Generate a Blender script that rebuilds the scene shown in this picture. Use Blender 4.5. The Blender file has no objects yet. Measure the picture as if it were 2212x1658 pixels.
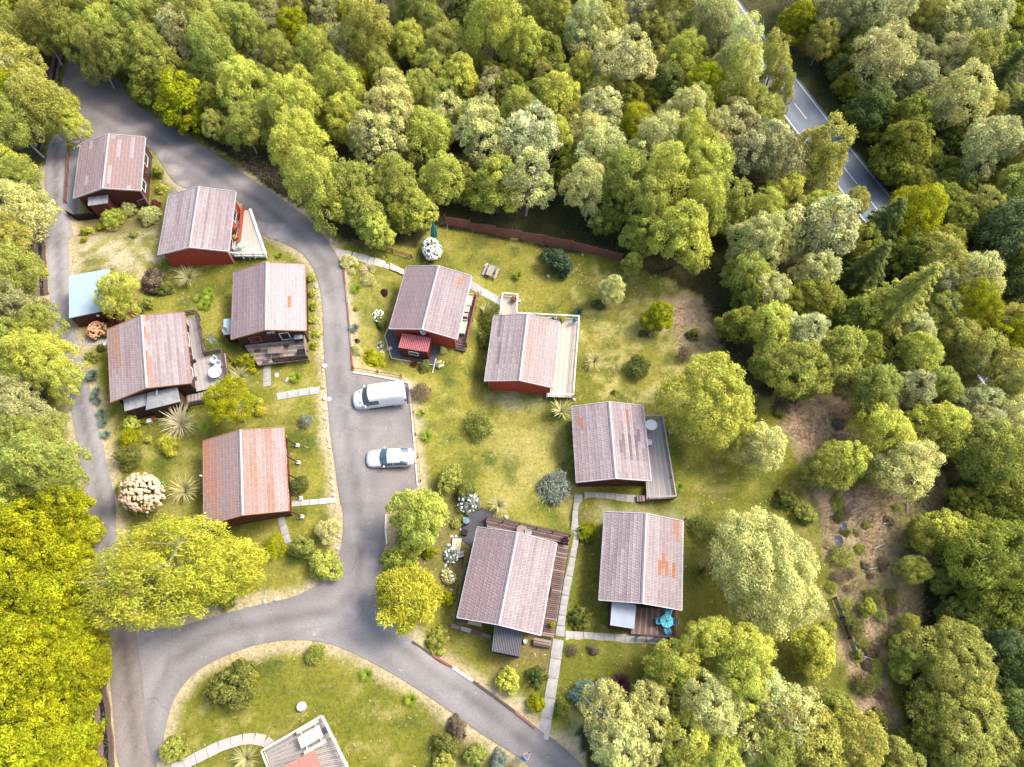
import bpy, bmesh, math, random
import numpy as np
from mathutils import Matrix, Vector
from mathutils.geometry import tessellate_polygon

random.seed(7)
RNG = np.random.default_rng(7)
sc = bpy.context.scene
col = sc.collection

# ------------------------------------------------------------------ camera
CAM_H = 66.4
TH = math.radians(64.206)          # pitch below the horizon
ROLL = math.radians(-1.239)
FPX = 1531.8                       # focal length in units of a 2212 px wide frame
cs, ss = math.cos(TH), math.sin(TH)
fwd = Vector((0, cs, -ss)); upv = Vector((0, ss, cs)); rgt = Vector((1, 0, 0))
r2 = rgt * math.cos(ROLL) - upv * math.sin(ROLL)
u2 = rgt * math.sin(ROLL) + upv * math.cos(ROLL)
cam_d = bpy.data.cameras.new('camera')
cam = bpy.data.objects.new('camera', cam_d)
cam.matrix_world = Matrix(((r2.x, u2.x, -fwd.x, 0), (r2.y, u2.y, -fwd.y, 0), (r2.z, u2.z, -fwd.z, CAM_H), (0, 0, 0, 1)))
cam_d.sensor_width = 36.0
cam_d.lens = 36.0 * FPX / 2212.0
cam_d.clip_start = 0.5
cam_d.clip_end = 6000
col.objects.link(cam)
sc.camera = cam

# ------------------------------------------------------------------ world and sun
SUN_AZ = math.radians(66)          # towards the sun, measured clockwise from +Y
SUN_EL = math.radians(50)
w = bpy.data.worlds.new('World'); sc.world = w; w.use_nodes = True
nt = w.node_tree
bg = nt.nodes['Background']
sky = nt.nodes.new('ShaderNodeTexSky')
sky.sky_type = 'NISHITA'; sky.sun_disc = False
sky.sun_elevation = SUN_EL; sky.sun_rotation = SUN_AZ
sky.air_density = 1.0; sky.dust_density = 4.0; sky.ozone_density = .6
nt.links.new(sky.outputs[0], bg.inputs[0]); bg.inputs[1].default_value = 0.15
sd = bpy.data.lights.new('sun', 'SUN'); sd.energy = 1.4; sd.angle = math.radians(20.0); sd.color = (1.0, 0.955, 0.89)
so = bpy.data.objects.new('sun', sd); col.objects.link(so)
tos = Vector((math.sin(SUN_AZ) * math.cos(SUN_EL), math.cos(SUN_AZ) * math.cos(SUN_EL), math.sin(SUN_EL)))
so.rotation_euler = tos.to_track_quat('Z', 'Y').to_euler()
so.location = (40, 40, 90)
vs = sc.view_settings
vs.view_transform = 'Standard'; vs.look = 'None'; vs.gamma = 1.0; vs.use_curve_mapping = False
vs.exposure = 2.0
sc.cycles.max_bounces = 6; sc.cycles.diffuse_bounces = 3; sc.cycles.transmission_bounces = 4

# ------------------------------------------------------------------ terrain
CP = np.array([(-47, 57.5, .2), (-35, 49, 1.2), (-25.3, 39, 1.4), (-35.4, 31.7, 2.7), (-24.3, 20.2, 1.5), (-9, 41.7, -2.3),
    (1.1, 37, -4.4), (10.2, 26, -3.6), (0, 11.9, -1.3), (12.4, 14.1, -2.3), (-14, 31, .0), (-13, 23, .0), (-16, 12, .2), (-17, 36, .2), (-19, 45, .2),
    (-45, 36, 2.9), (-40, 15, 2.8), (-62, 80, .4), (0, 95, -5.5), (0, 62, -4.8), (45, 70, -7.6), (60, 90, -8), (40, 22, -5.6), (30, 0, -4.4), (3, -4, -1.6),
    (-38, 0, 2.2), (-70, 30, 4.5), (-70, 0, 4), (-30, 75, -1.6), (70, 30, -7.5), (60, -10, -6), (-14, 3, .2), (36, 92, -7.6), (52, 60, -7.6), (25, 110, -7.4), (62, 42, -7.8)])
def _k(d2): return np.exp(-d2 / (2 * 17.0 ** 2))
_d2 = ((CP[:, None, :2] - CP[None, :, :2]) ** 2).sum(-1)
_MEAN = CP[:, 2].mean()
_A = np.linalg.solve(_k(_d2) + 0.06 * np.eye(len(CP)), CP[:, 2] - _MEAN)
PADS = [(-47.22, 57.55, .42, .18), (-34.86, 49.07, 1.37, .09), (-25.28, 39.05, 1.63, .16), (-9.06, 41.72, -2.15, -.15), (-35.38, 31.7, 2.85, .30), (1.12, 36.99, -4.24, -.09), (10.16, 26.13, -3.39, .04), (-24.28, 20.23, 1.71, .21), (.02, 11.88, -1.05, -.18), (12.41, 14.14, -2.1, -.10)]
def Tn(x, y):
    x = np.asarray(x, float); y = np.asarray(y, float)
    z = np.full(x.shape, _MEAN)
    for (cx, cy, _), a in zip(CP, _A):
        z = z + a * _k((x - cx) ** 2 + (y - cy) ** 2)
    for cx, cy, zr, a in PADS:      # every cabin stands on a levelled terrace
        lx = (x - cx) * math.cos(a) + (y - cy) * math.sin(a); ly = -(x - cx) * math.sin(a) + (y - cy) * math.cos(a)
        d = np.hypot(np.maximum(np.abs(lx) - 4.4, 0), np.maximum(np.maximum(-ly - 6.6, ly - 4.4), 0)); k = np.clip(1 - d / 2.6, 0, 1); k = k * k * (3 - 2 * k)
        z = z * (1 - k) + (zr - .55) * k
    return z
_CPL = [(float(a), float(b), float(k)) for (a, b, _), k in zip(CP, _A)]; _PADL = [(a, b, z - .55, math.cos(q), math.sin(q)) for a, b, z, q in PADS]
def T(x, y):
    z = _MEAN; e = math.exp
    for cx, cy, a in _CPL:
        d = (x - cx) ** 2 + (y - cy) ** 2
        if d < 7000: z += a * e(-d / 578.0)
    for cx, cy, zp, ca, sa in _PADL:
        ux = x - cx; uy = y - cy
        if ux * ux + uy * uy > 140: continue
        lx = ux * ca + uy * sa; ly = -ux * sa + uy * ca
        d = math.hypot(max(abs(lx) - 4.4, 0), max(-ly - 6.6, ly - 4.4, 0)); k = min(1, max(0, 1 - d / 2.6)); k = k * k * (3 - 2 * k); z = z * (1 - k) + zp * k
    return float(z)

def ray(px, py):
    u = (px - 1106) / FPX; v = (py - 829) / FPX
    d = r2 * u - u2 * v + fwd
    return d
def atz(px, py, z):
    """point of the pixel's line of sight at the absolute height z"""
    d = ray(px, py); t = (z - CAM_H) / d.z
    return Vector((d.x * t, d.y * t, z))
def P(px, py, h=0.0):
    """point at height h above the ground on the pixel's line of sight"""
    z = 0.0
    for _ in range(14):
        p = atz(px, py, z + h); z = T(p.x, p.y)
    p = atz(px, py, z + h); return p
def ppm(p):
    """display pixels per metre at a world point"""
    d = (Vector(p) - Vector((0, 0, CAM_H))).dot(fwd)
    return FPX / d

# ------------------------------------------------------------------ numpy noise
def vnoise(x, y, scale, seed):
    g = np.random.default_rng(seed).random((256, 256))
    X = np.asarray(x) / scale; Y = np.asarray(y) / scale
    xi = np.floor(X).astype(int); yi = np.floor(Y).astype(int)
    fx = X - xi; fy = Y - yi; fx = fx * fx * (3 - 2 * fx); fy = fy * fy * (3 - 2 * fy)
    a = g[xi % 256, yi % 256]; b = g[(xi + 1) % 256, yi % 256]; c = g[xi % 256, (yi + 1) % 256]; d = g[(xi + 1) % 256, (yi + 1) % 256]
    return (a * (1 - fx) + b * fx) * (1 - fy) + (c * (1 - fx) + d * fx) * fy
def fnoise(x, y, scale, seed, o=3):
    s = 0; a = .55; t = 0
    for k in range(o):
        s = s + a * vnoise(x, y, scale / 2 ** k, seed + k); t += a; a *= .55
    return s / t
def inpoly(x, y, poly):
    x = np.asarray(x); y = np.asarray(y); r = np.zeros(x.shape, bool); n = len(poly)
    for i in range(n):
        x0, y0 = poly[i][:2]; x1, y1 = poly[(i + 1) % n][:2]
        if y0 == y1: continue
        c = ((y0 > y) != (y1 > y)) & (x < (x1 - x0) * (y - y0) / (y1 - y0) + x0)
        r ^= c
    return r
def distpoly(x, y, poly, closed=True):
    x = np.asarray(x); y = np.asarray(y); d = np.full(x.shape, 1e9); n = len(poly)
    for i in range(n if closed else n - 1):
        x0, y0 = poly[i][:2]; x1, y1 = poly[(i + 1) % n][:2]
        dx, dy = x1 - x0, y1 - y0; L = dx * dx + dy * dy + 1e-9
        t = np.clip(((x - x0) * dx + (y - y0) * dy) / L, 0, 1)
        d = np.minimum(d, np.hypot(x - x0 - t * dx, y - y0 - t * dy))
    return d

# ------------------------------------------------------------------ materials
MATS = {}
def mat(name, c, rough=.75, var=.18, scale=6.0, bump=.0, metal=0.0, spec=.3, c2=None, objcol=False, attr=None, k=.62):
    if name in MATS: return MATS[name]
    c = tuple(x * k for x in c); c2 = tuple(x * k for x in c2) if c2 else None
    m = bpy.data.materials.new(name); m.use_nodes = True; MATS[name] = m
    n = m.node_tree.nodes; l = m.node_tree.links; b = n['Principled BSDF']
    b.inputs['Roughness'].default_value = rough; b.inputs['Metallic'].default_value = metal
    b.inputs['Specular IOR Level'].default_value = spec
    tc = n.new('ShaderNodeTexCoord')
    nz = n.new('ShaderNodeTexNoise'); nz.inputs['Scale'].default_value = scale; nz.inputs['Detail'].default_value = 6; nz.inputs['Roughness'].default_value = .65
    l.new(tc.outputs['Object'], nz.inputs['Vector'])
    mr = n.new('ShaderNodeMapRange'); mr.inputs[1].default_value = .25; mr.inputs[2].default_value = .75; mr.inputs[3].default_value = 1 - var; mr.inputs[4].default_value = 1 + var
    l.new(nz.outputs['Fac'], mr.inputs[0])
    mx = n.new('ShaderNodeMix'); mx.data_type = 'RGBA'; mx.blend_type = 'MULTIPLY'; mx.inputs[0].default_value = 1.0
    if objcol:
        oi = n.new('ShaderNodeObjectInfo'); at = n.new('ShaderNodeAttribute'); at.attribute_name = 'tint'; m2 = n.new('ShaderNodeMix'); m2.data_type = 'RGBA'; m2.blend_type = 'MULTIPLY'; m2.inputs[0].default_value = 1
        l.new(oi.outputs['Color'], m2.inputs[6]); l.new(at.outputs['Color'], m2.inputs[7]); l.new(m2.outputs[2], mx.inputs[6])
    elif attr:
        at = n.new('ShaderNodeAttribute'); at.attribute_name = attr; l.new(at.outputs['Color'], mx.inputs[6])
    elif c2 is not None:
        m2 = n.new('ShaderNodeMix'); m2.data_type = 'RGBA'; m2.inputs[6].default_value = (*c, 1); m2.inputs[7].default_value = (*c2, 1)
        nz2 = n.new('ShaderNodeTexNoise'); nz2.inputs['Scale'].default_value = scale * .35; nz2.inputs['Detail'].default_value = 4
        l.new(tc.outputs['Object'], nz2.inputs['Vector'])
        r3 = n.new('ShaderNodeMapRange'); r3.inputs[1].default_value = .4; r3.inputs[2].default_value = .62; l.new(nz2.outputs['Fac'], r3.inputs[0])
        l.new(r3.outputs[0], m2.inputs[0]); l.new(m2.outputs[2], mx.inputs[6])
    else:
        mx.inputs[6].default_value = (*c, 1)
    l.new(mr.outputs[0], mx.inputs[7]); l.new(mx.outputs[2], b.inputs['Base Color'])
    if bump:
        bp = n.new('ShaderNodeBump'); bp.inputs['Strength'].default_value = bump; bp.inputs['Distance'].default_value = .05
        l.new(nz.outputs['Fac'], bp.inputs['Height']); l.new(bp.outputs[0], b.inputs['Normal'])
    return m
def leafmat(name, trans=.4, attr='tint'):
    m = bpy.data.materials.new(name); m.use_nodes = True; MATS[name] = m
    n = m.node_tree.nodes; l = m.node_tree.links; b = n['Principled BSDF']; out = n['Material Output']
    oi = n.new('ShaderNodeObjectInfo'); at = n.new('ShaderNodeAttribute'); at.attribute_name = attr
    mx = n.new('ShaderNodeMix'); mx.data_type = 'RGBA'; mx.blend_type = 'MULTIPLY'; mx.inputs[0].default_value = 1
    l.new(oi.outputs['Color'], mx.inputs[6]); l.new(at.outputs['Color'], mx.inputs[7])
    b.inputs['Roughness'].default_value = .75; b.inputs['Specular IOR Level'].default_value = .12
    l.new(mx.outputs[2], b.inputs['Base Color'])
    tr = n.new('ShaderNodeBsdfTranslucent'); l.new(mx.outputs[2], tr.inputs[0])
    ms = n.new('ShaderNodeMixShader'); ms.inputs[0].default_value = trans
    l.new(b.outputs[0], ms.inputs[1]); l.new(tr.outputs[0], ms.inputs[2]); l.new(ms.outputs[0], out.inputs[0])
    return m
LEAF = leafmat('foliage'); GRASSM = leafmat('grass_blades', .45)
M_WHITE = mat('white_paint', (.72, .71, .69), .5, .08, 5)
M_CREAM = mat('cream_paint', (.62, .57, .47), .6, .1, 5)
M_RED = mat('red_stain', (.26, .037, .018), .7, .22, 3, k=1.05)
M_DRED = mat('dark_red_stain', (.105, .024, .014), .7, .22, 3)
M_BROWN = mat('brown_stain', (.05, .021, .015), .7, .25, 3)
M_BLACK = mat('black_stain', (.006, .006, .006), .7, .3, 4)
M_FENCE = mat('fence_red_brown', (.19, .072, .052), .75, .3, 4, c2=(.13, .052, .042), k=.85)
M_TIMB = mat('weathered_timber', (.27, .21, .17), .8, .3, 9, c2=(.18, .135, .115))
M_GREYT = mat('grey_timber', (.36, .33, .31), .8, .25, 9, c2=(.27, .235, .22))
M_DTIMB = mat('dark_timber', (.075, .05, .042), .8, .3, 7)
M_SLAB = mat('concrete_slab', (.36, .345, .32), .85, .18, 4, bump=.2, c2=(.27, .26, .23))
M_ROCK = mat('pale_stone', (.48, .45, .41), .85, .25, 5, bump=.4)
M_GRAVD = mat('dark_gravel', (.07, .07, .078), .9, .45, 16, bump=.6)
M_GRAVL = mat('pale_gravel', (.36, .345, .33), .9, .4, 18, bump=.6)
M_GLASS = mat('window_glass', (.02, .03, .035), .08, .1, 2, spec=.8)
M_BARK = mat('grey_bark', (.13, .11, .085), .9, .35, 6, bump=.5)
M_BIRCH = mat('birch_bark', (.42, .39, .34), .85, .35, 7, bump=.3)
M_BLUEROOF = mat('pale_blue_roof_sheet', (.32, .42, .45), .45, .07, 1.2)
M_GREYROOF = mat('grey_felt_roof', (.22, .23, .235), .8, .2, 3, c2=(.3, .3, .29))
M_TILE = mat('roof_tile', (.4, .35, .35), .7, .22, 2.4, bump=.15, objcol=True)
M_PLASTIC = mat('white_plastic', (.78, .78, .78), .35, .03, 2)
M_TEAL = mat('teal_fabric', (.03, .22, .18), .7, .12, 4)
M_BLUE = mat('bright_blue_wood', (.02, .27, .48), .5, .1, 6)
M_CYAN = mat('cyan_table_paint', (.06, .48, .56), .45, .06, 6)
M_METAL = mat('grey_metal', (.4, .41, .42), .5, .08, 3, metal=.05)
M_TYRE = mat('tyre_rubber', (.015, .015, .016), .85, .1, 5)
M_TERRA = mat('terracotta', (.42, .12, .05), .75, .15, 5)
M_SOIL = mat('bare_soil', (.15, .1, .075), .95, .35, 4, bump=.5)

# ------------------------------------------------------------------ mesh helpers
class MB:
    def __init__(s): s.v = []; s.f = []
    def add(s, vs_, fs): o = len(s.v); s.v += [Vector(v) for v in vs_]; s.f += [tuple(i + o for i in f) for f in fs]; return s
    def hexa(s, top, th):
        """a board: four top corners, thickness downwards"""
        t = [Vector(p) for p in top]; b = [p - Vector((0, 0, th)) for p in t]
        return s.add(t + b, [(0, 1, 2, 3), (7, 6, 5, 4), (0, 4, 5, 1), (1, 5, 6, 2), (2, 6, 7, 3), (3, 7, 4, 0)])
    def box(s, c, sx, sy, sz, rz=0.0):
        c = Vector(c); M = Matrix.Rotation(rz, 3, 'Z')
        q = [c + M @ Vector((x * sx / 2, y * sy / 2, z * sz / 2)) for z in (1, -1) for x, y in ((-1, -1), (1, -1), (1, 1), (-1, 1))]
        return s.add(q, [(0, 1, 2, 3), (7, 6, 5, 4), (0, 4, 5, 1), (1, 5, 6, 2), (2, 6, 7, 3), (3, 7, 4, 0)])
    def bar(s, p0, p1, wd, ht):
        return s.add(*barverts(p0, p1, wd, ht))
    def tube(s, pts, rad, n=7):
        pts = [Vector(p) for p in pts]; o = len(s.v); rings = []
        for i, p in enumerate(pts):
            d = (pts[min(i + 1, len(pts) - 1)] - pts[max(i - 1, 0)]).normalized()
            a = d.cross(Vector((0, 0, 1)) if abs(d.z) < .9 else Vector((1, 0, 0))).normalized(); b = d.cross(a)
            r = rad[i] if hasattr(rad, '__len__') else rad
            s.v += [p + (a * math.cos(2 * math.pi * k / n) + b * math.sin(2 * math.pi * k / n)) * r for k in range(n)]
        for i in range(len(pts) - 1):
            for k in range(n):
                s.f.append((o + i * n + k, o + i * n + (k + 1) % n, o + (i + 1) * n + (k + 1) % n, o + (i + 1) * n + k))
        s.f.append(tuple(o + k for k in range(n))[::-1]); e = o + (len(pts) - 1) * n; s.f.append(tuple(e + k for k in range(n)))
        return s
    def lathe(s, c, prof, n=16, ax=None):
        """profile of (radius, height) turned about z (or the axis ax) through c"""
        c = Vector(c); o = len(s.v)
        R = Matrix.Identity(3) if ax is None else Vector((0, 0, 1)).rotation_difference(Vector(ax).normalized()).to_matrix()
        for r, z in prof:
            s.v += [c + R @ Vector((r * math.cos(2 * math.pi * k / n), r * math.sin(2 * math.pi * k / n), z)) for k in range(n)]
        for i in range(len(prof) - 1):
            for k in range(n):
                s.f.append((o + i * n + k, o + i * n + (k + 1) % n, o + (i + 1) * n + (k + 1) % n, o + (i + 1) * n + k))
        s.f.append(tuple(o + k for k in range(n))[::-1]); e = o + (len(prof) - 1) * n; s.f.append(tuple(e + k for k in range(n)))
        return s
def barverts(p0, p1, wd, ht):
    p0 = Vector(p0); p1 = Vector(p1); d = (p1 - p0).normalized()
    sd_ = d.cross(Vector((0, 0, 1)));
    if sd_.length < 1e-3: sd_ = Vector((1, 0, 0))
    sd_.normalize(); up = sd_.cross(d).normalized()
    q = [p + sd_ * (a * wd / 2) + up * (b * ht / 2) for b in (1, -1) for p, a in ((p0, -1), (p0, 1), (p1, 1), (p1, -1))]
    return q, [(0, 1, 2, 3), (7, 6, 5, 4), (0, 4, 5, 1), (1, 5, 6, 2), (2, 6, 7, 3), (3, 7, 4, 0)]

WM = {}      # world matrix of every object that parents something
def empty(name, loc, rz=0.0, label=None, cat=None, group=None, kind=None):
    o = bpy.data.objects.new(name, None); col.objects.link(o)
    o.empty_display_size = .3
    o.location = loc; o.rotation_euler = (0, 0, rz)
    WM[o.name] = Matrix.Translation(Vector(loc)) @ Matrix.Rotation(rz, 4, 'Z')
    return tag(o, label, cat, group, kind)
def tag(o, label=None, cat=None, group=None, kind=None):
    if label: o['label'] = label
    if cat: o['category'] = cat
    if group: o['group'] = group
    if kind: o['kind'] = kind
    return o
def wm(p): return WM.get(p.name, Matrix.Identity(4)) if p is not None else Matrix.Identity(4)
def obj(name, mb, m, parent=None, smooth=False, origin=None, color=None):
    """links the builder's world-space geometry as ONE mesh object, kept in the parent's frame"""
    M = wm(parent)
    if parent is None:
        if origin is None: vv = np.array(mb.v); origin = Vector((vv[:, 0].mean(), vv[:, 1].mean(), vv[:, 2].min()))
        M = Matrix.Translation(Vector(origin))
    Mi = M.inverted()
    me = bpy.data.meshes.new(name); me.from_pydata([Mi @ v for v in mb.v], [], mb.f); me.update()
    bm = bmesh.new(); bm.from_mesh(me); bmesh.ops.recalc_face_normals(bm, faces=bm.faces[:]); bm.to_mesh(me); bm.free()
    if m: me.materials.append(m)
    if smooth:
        for p in me.polygons: p.use_smooth = True
    o = bpy.data.objects.new(name, me); col.objects.link(o)
    if color: o.color = (*color, 1)
    if parent is None: o.location = M.translation; WM[o.name] = M
    else: o.parent = parent; WM[o.name] = wm(parent)
    return o
UNIT = {}
def put(name, me, Mw, parent, color=None):
    o = bpy.data.objects.new(name, me); col.objects.link(o)
    o.parent = parent; o.matrix_basis = wm(parent).inverted() @ Mw
    if color: o.color = (*color, 1)
    return o
def bar(name, p0, p1, wd, ht, m, parent):
    """a board, rail, post or slab: a shared unit box stretched between two points"""
    if m.name not in UNIT:
        me = bpy.data.meshes.new('board_' + m.name)
        q, f = barverts((0, -.5, 0), (0, .5, 0), 1, 1); me.from_pydata(q, [], f); me.update()
        bm = bmesh.new(); bm.from_mesh(me); bmesh.ops.recalc_face_normals(bm, faces=bm.faces[:]); bm.to_mesh(me); bm.free()
        me.materials.append(m); UNIT[m.name] = me
    p0 = Vector(p0); p1 = Vector(p1); d = p1 - p0; L = d.length; d.normalize()
    s_ = d.cross(Vector((0, 0, 1)))
    if s_.length < 1e-3: s_ = Vector((1, 0, 0))
    s_.normalize(); up = s_.cross(d).normalized(); c = (p0 + p1) / 2
    Mw = Matrix(((s_.x * wd, d.x * L, up.x * ht, c.x), (s_.y * wd, d.y * L, up.y * ht, c.y), (s_.z * wd, d.z * L, up.z * ht, c.z), (0, 0, 0, 1)))
    return put(name, UNIT[m.name], Mw, parent)
def npmesh(name, V, quads=None, tris=None, m=None, tint=None):
    """mesh from numpy arrays; tint: one colour per vertex"""
    me = bpy.data.meshes.new(name)
    V = np.asarray(V, np.float32); me.vertices.add(len(V)); me.vertices.foreach_set('co', V.ravel())
    loops = []; starts = []; tot = 0
    for a, k in ((quads, 4), (tris, 3)):
        if a is None or len(a) == 0: continue
        a = np.asarray(a, np.int32); loops.append(a.ravel()); starts.append(np.arange(len(a), dtype=np.int32) * k + tot); tot += a.size
    lp = np.concatenate(loops); st = np.concatenate(starts)
    me.loops.add(len(lp)); me.loops.foreach_set('vertex_index', lp)
    me.polygons.add(len(st)); me.polygons.foreach_set('loop_start', st)
    if tint is not None:
        a = me.attributes.new('tint', 'FLOAT_COLOR', 'POINT')
        c = np.ones((len(V), 4), np.float32); c[:, :3] = tint; a.data.foreach_set('color', c.ravel())
    if m: me.materials.append(m)
    me.update(calc_edges=True); me.validate()
    return me
def meobj(name, me, parent=None, loc=(0, 0, 0)):
    o = bpy.data.objects.new(name, me); col.objects.link(o); o.location = loc
    if parent is not None: o.parent = parent
    return o

# ================================================================== SETTING: roads, ground, paths
def gpoly(pts): return [P(x, y) for x, y in pts]
ROAD_D = [(138, 165), (150, 126), (166, 126), (178, 160), (225, 160), (262, 172), (273, 207), (300, 233), (367, 270), (447, 320), (553, 394), (620, 437), (663, 470), (700, 512), (722, 540), (739, 573),
    (746, 630), (751, 686), (757, 760), (760, 795), (761, 806), (761, 806), (772, 808), (870, 825), (884, 828), (884, 828), (885, 840), (888, 876), (894, 960), (901, 1040), (902, 1054), (902, 1054), (885, 1062), (838, 1085), (832, 1130), (833, 1180), (812, 1245), (822, 1310), (873, 1372), (953, 1425), (1053, 1492),
    (1106, 1529), (1156, 1572), (1200, 1599), (1262, 1658), (1330, 1730), (1215, 1730), (1150, 1660), (1106, 1625), (1070, 1605), (1020, 1572), (953, 1522), (887, 1479), (820, 1439),
    (740, 1399), (686, 1384), (620, 1382), (553, 1392), (467, 1425), (417, 1455), (377, 1505), (357, 1572), (347, 1660), (318, 1620), (312, 1500), (303, 1420), (290, 1345), (330, 1362), (384, 1355), (467, 1332),
    (553, 1308), (620, 1295), (663, 1278), (693, 1258), (726, 1218), (741, 1172), (743, 1105), (735, 1087), (726, 1020), (716, 953), (711, 903), (705, 820), (700, 753), (698, 653), (686, 596),
    (663, 556), (636, 536), (600, 520), (566, 510), (545, 470), (510, 425), (394, 409), (367, 384), (345, 345), (327, 320), (250, 300), (165, 315), (128, 300), (126, 235)]
TRACK_D = [(140, 280), (147, 340), (146, 440), (150, 553), (150, 640), (148, 696), (180, 753), (197, 853), (217, 937), (240, 1037), (252, 1093), (250, 1148), (262, 1235), (295, 1345), (310, 1438), (320, 1522),
    (331, 1605), (347, 1700), (258, 1700), (243, 1522), (233, 1405), (222, 1305), (207, 1225), (197, 1145), (190, 1087), (177, 1020), (160, 920), (143, 820), (117, 730), (108, 640), (103, 553), (97, 470), (95, 380), (105, 300)]
def smooth_poly(w_, keep=2.2):
    """cut the corners of an outline twice so that kerbs run as curves"""
    for _ in range(2):
        o = []
        for i in range(len(w_)):
            a = w_[i]; b = w_[(i + 1) % len(w_)]
            o += [a * .75 + b * .25, a * .25 + b * .75]
        w_ = o
    return w_
ROAD_W = smooth_poly([Vector((p.x, p.y)) for p in gpoly(ROAD_D)])
TRACK_W = smooth_poly([Vector((p.x, p.y)) for p in gpoly(TRACK_D)])
HW0 = P(1590, 0); HW1 = P(1906, 404)                 # far kerb of the main road
hd = Vector((HW1.x - HW0.x, HW1.y - HW0.y)).normalized(); hn = Vector((hd.y, -hd.x))
if hn.x > 0: hn = -hn
hA = Vector((HW0.x, HW0.y)) - hd * 60; hB = Vector((HW1.x, HW1.y)) + hd * 90
HW_WID = 6.4
def hpt(t, o): return hA + hd * t + hn * o
HLEN = (hB - hA).length
HW_W = [hpt(0, -.3), hpt(HLEN, -.3), hpt(HLEN, HW_WID), hpt(0, HW_WID)]

def flat_sheet(name, outline, lift, m, cell=.7, colour=None, label=None):
    """a ground sheet with the exact outline, cut into cells so that it follows the terrain"""
    bm = bmesh.new()
    vs_ = [bm.verts.new((p[0], p[1], 0)) for p in outline]
    tri = tessellate_polygon([[Vector((p[0], p[1], 0)) for p in outline]])
    for t in tri:
        try: bm.faces.new([vs_[i] for i in t])
        except ValueError: pass
    xs = [p[0] for p in outline]; ys = [p[1] for p in outline]
    for ax, lo, hi in ((0, min(xs), max(xs)), (1, min(ys), max(ys))):
        k = lo + cell
        while k < hi:
            co = [0, 0, 0]; no = [0, 0, 0]; co[ax] = k; no[ax] = 1
            bmesh.ops.bisect_plane(bm, geom=bm.verts[:] + bm.edges[:] + bm.faces[:], plane_co=co, plane_no=no, dist=1e-5); k += cell
    X = np.array([v.co.x for v in bm.verts]); Y = np.array([v.co.y for v in bm.verts]); Z = Tn(X, Y) + lift
    for v, z in zip(bm.verts, Z): v.co.z = z
    bmesh.ops.recalc_face_normals(bm, faces=bm.faces[:])
    if sum(f.normal.z for f in bm.faces) < 0: bmesh.ops.reverse_faces(bm, faces=bm.faces[:])
    me = bpy.data.meshes.new(name); bm.to_mesh(me); bm.free(); me.materials.append(m)
    if colour is not None:
        a = me.attributes.new('tint', 'FLOAT_COLOR', 'POINT'); c = np.ones((len(X), 4), np.float32); c[:, :3] = colour(X, Y); a.data.foreach_set('color', c.ravel())
    for p in me.polygons: p.use_smooth = True
    o = bpy.data.objects.new(name, me); col.objects.link(o); o['kind'] = 'structure'
    return o

# wheel lines worn into the tarmac (paler where tyres run, darker between)
def line_w(pts): return [(p.x, p.y) for p in gpoly(pts)]
CL = line_w([(200, 230), (300, 280), (420, 350), (540, 425), (640, 500), (700, 570), (725, 680), (732, 800), (745, 900), (770, 1050), (785, 1180), (770, 1270), (720, 1320), (600, 1340), (470, 1370), (370, 1430), (325, 1530), (320, 1658)])
CL2 = line_w([(770, 1250), (790, 1340), (870, 1400), (960, 1470), (1070, 1550), (1180, 1640), (1300, 1730)])
CL3 = line_w([(120, 300), (120, 440), (127, 560), (132, 680), (158, 790), (180, 900), (205, 1020), (222, 1120), (240, 1240), (262, 1350), (275, 1450), (288, 1560), (300, 1700)])
PATCH = [(795, 1190, .8), (770, 1160, .5), (800, 1215, .6), (672, 1195, .7), (660, 1220, .4), (885, 1380, .7), (560, 1375, .5), (685, 1375, .6), (1000, 1500, .5), (770, 1320, .6), (740, 870, .7), (820, 930, 1.2), (600, 500, 1.5), (520, 395, 1.2), (270, 270, 2.0), (372, 368, 1.4), (392, 402, 1.1), (350, 335, .9), (565, 492, 1.5), (605, 518, 1.5)]
PATCH_W = [(*P(x, y).xy, r) for x, y, r in PATCH]
def tarmac(X, Y, base=(.162, .150, .144)):
    d = np.minimum(distpoly(X, Y, CL, False), distpoly(X, Y, CL2, False))
    wear = .10 * np.exp(-((d - .85) / .38) ** 2) - .20 * np.exp(-(d / .38) ** 2) - .10 * np.exp(-((d - 1.75) / .35) ** 2)
    n1 = fnoise(X, Y, 5.0, 3) - .5; n2 = fnoise(X, Y, 1.3, 9) - .5
    k = 1 + wear + .55 * n1 + .35 * n2
    for x, y, r in PATCH_W:
        q = np.hypot(X - x, Y - y) + 1.0 * (vnoise(X, Y, .8, 31) - .5)
        k = k + (.22 if r < .9 or r in (1.2, 2.0) else .5) * np.clip((r - q) / (.15 if r < .9 else .6), 0, 1)
    warm = np.clip(fnoise(X, Y, 7, 55) * 1.6 - .5, 0, 1) * np.clip((d - 1.2) / 1.0, 0, 1)
    c = np.stack([base[0] * k * (1 + .14 * warm), base[1] * k * (1 + .02 * warm), base[2] * k * (1 - .09 * warm)], -1)
    # gravelly end by the turning area
    g = np.clip((Y - 58) / 12, 0, 1)[:, None] * .75
    return .74 * np.array((1.0, 1.0, 1.0)) * (c * (1 - g) + np.stack([.135 * k, .115 * k, .105 * k], -1) * g)
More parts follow.
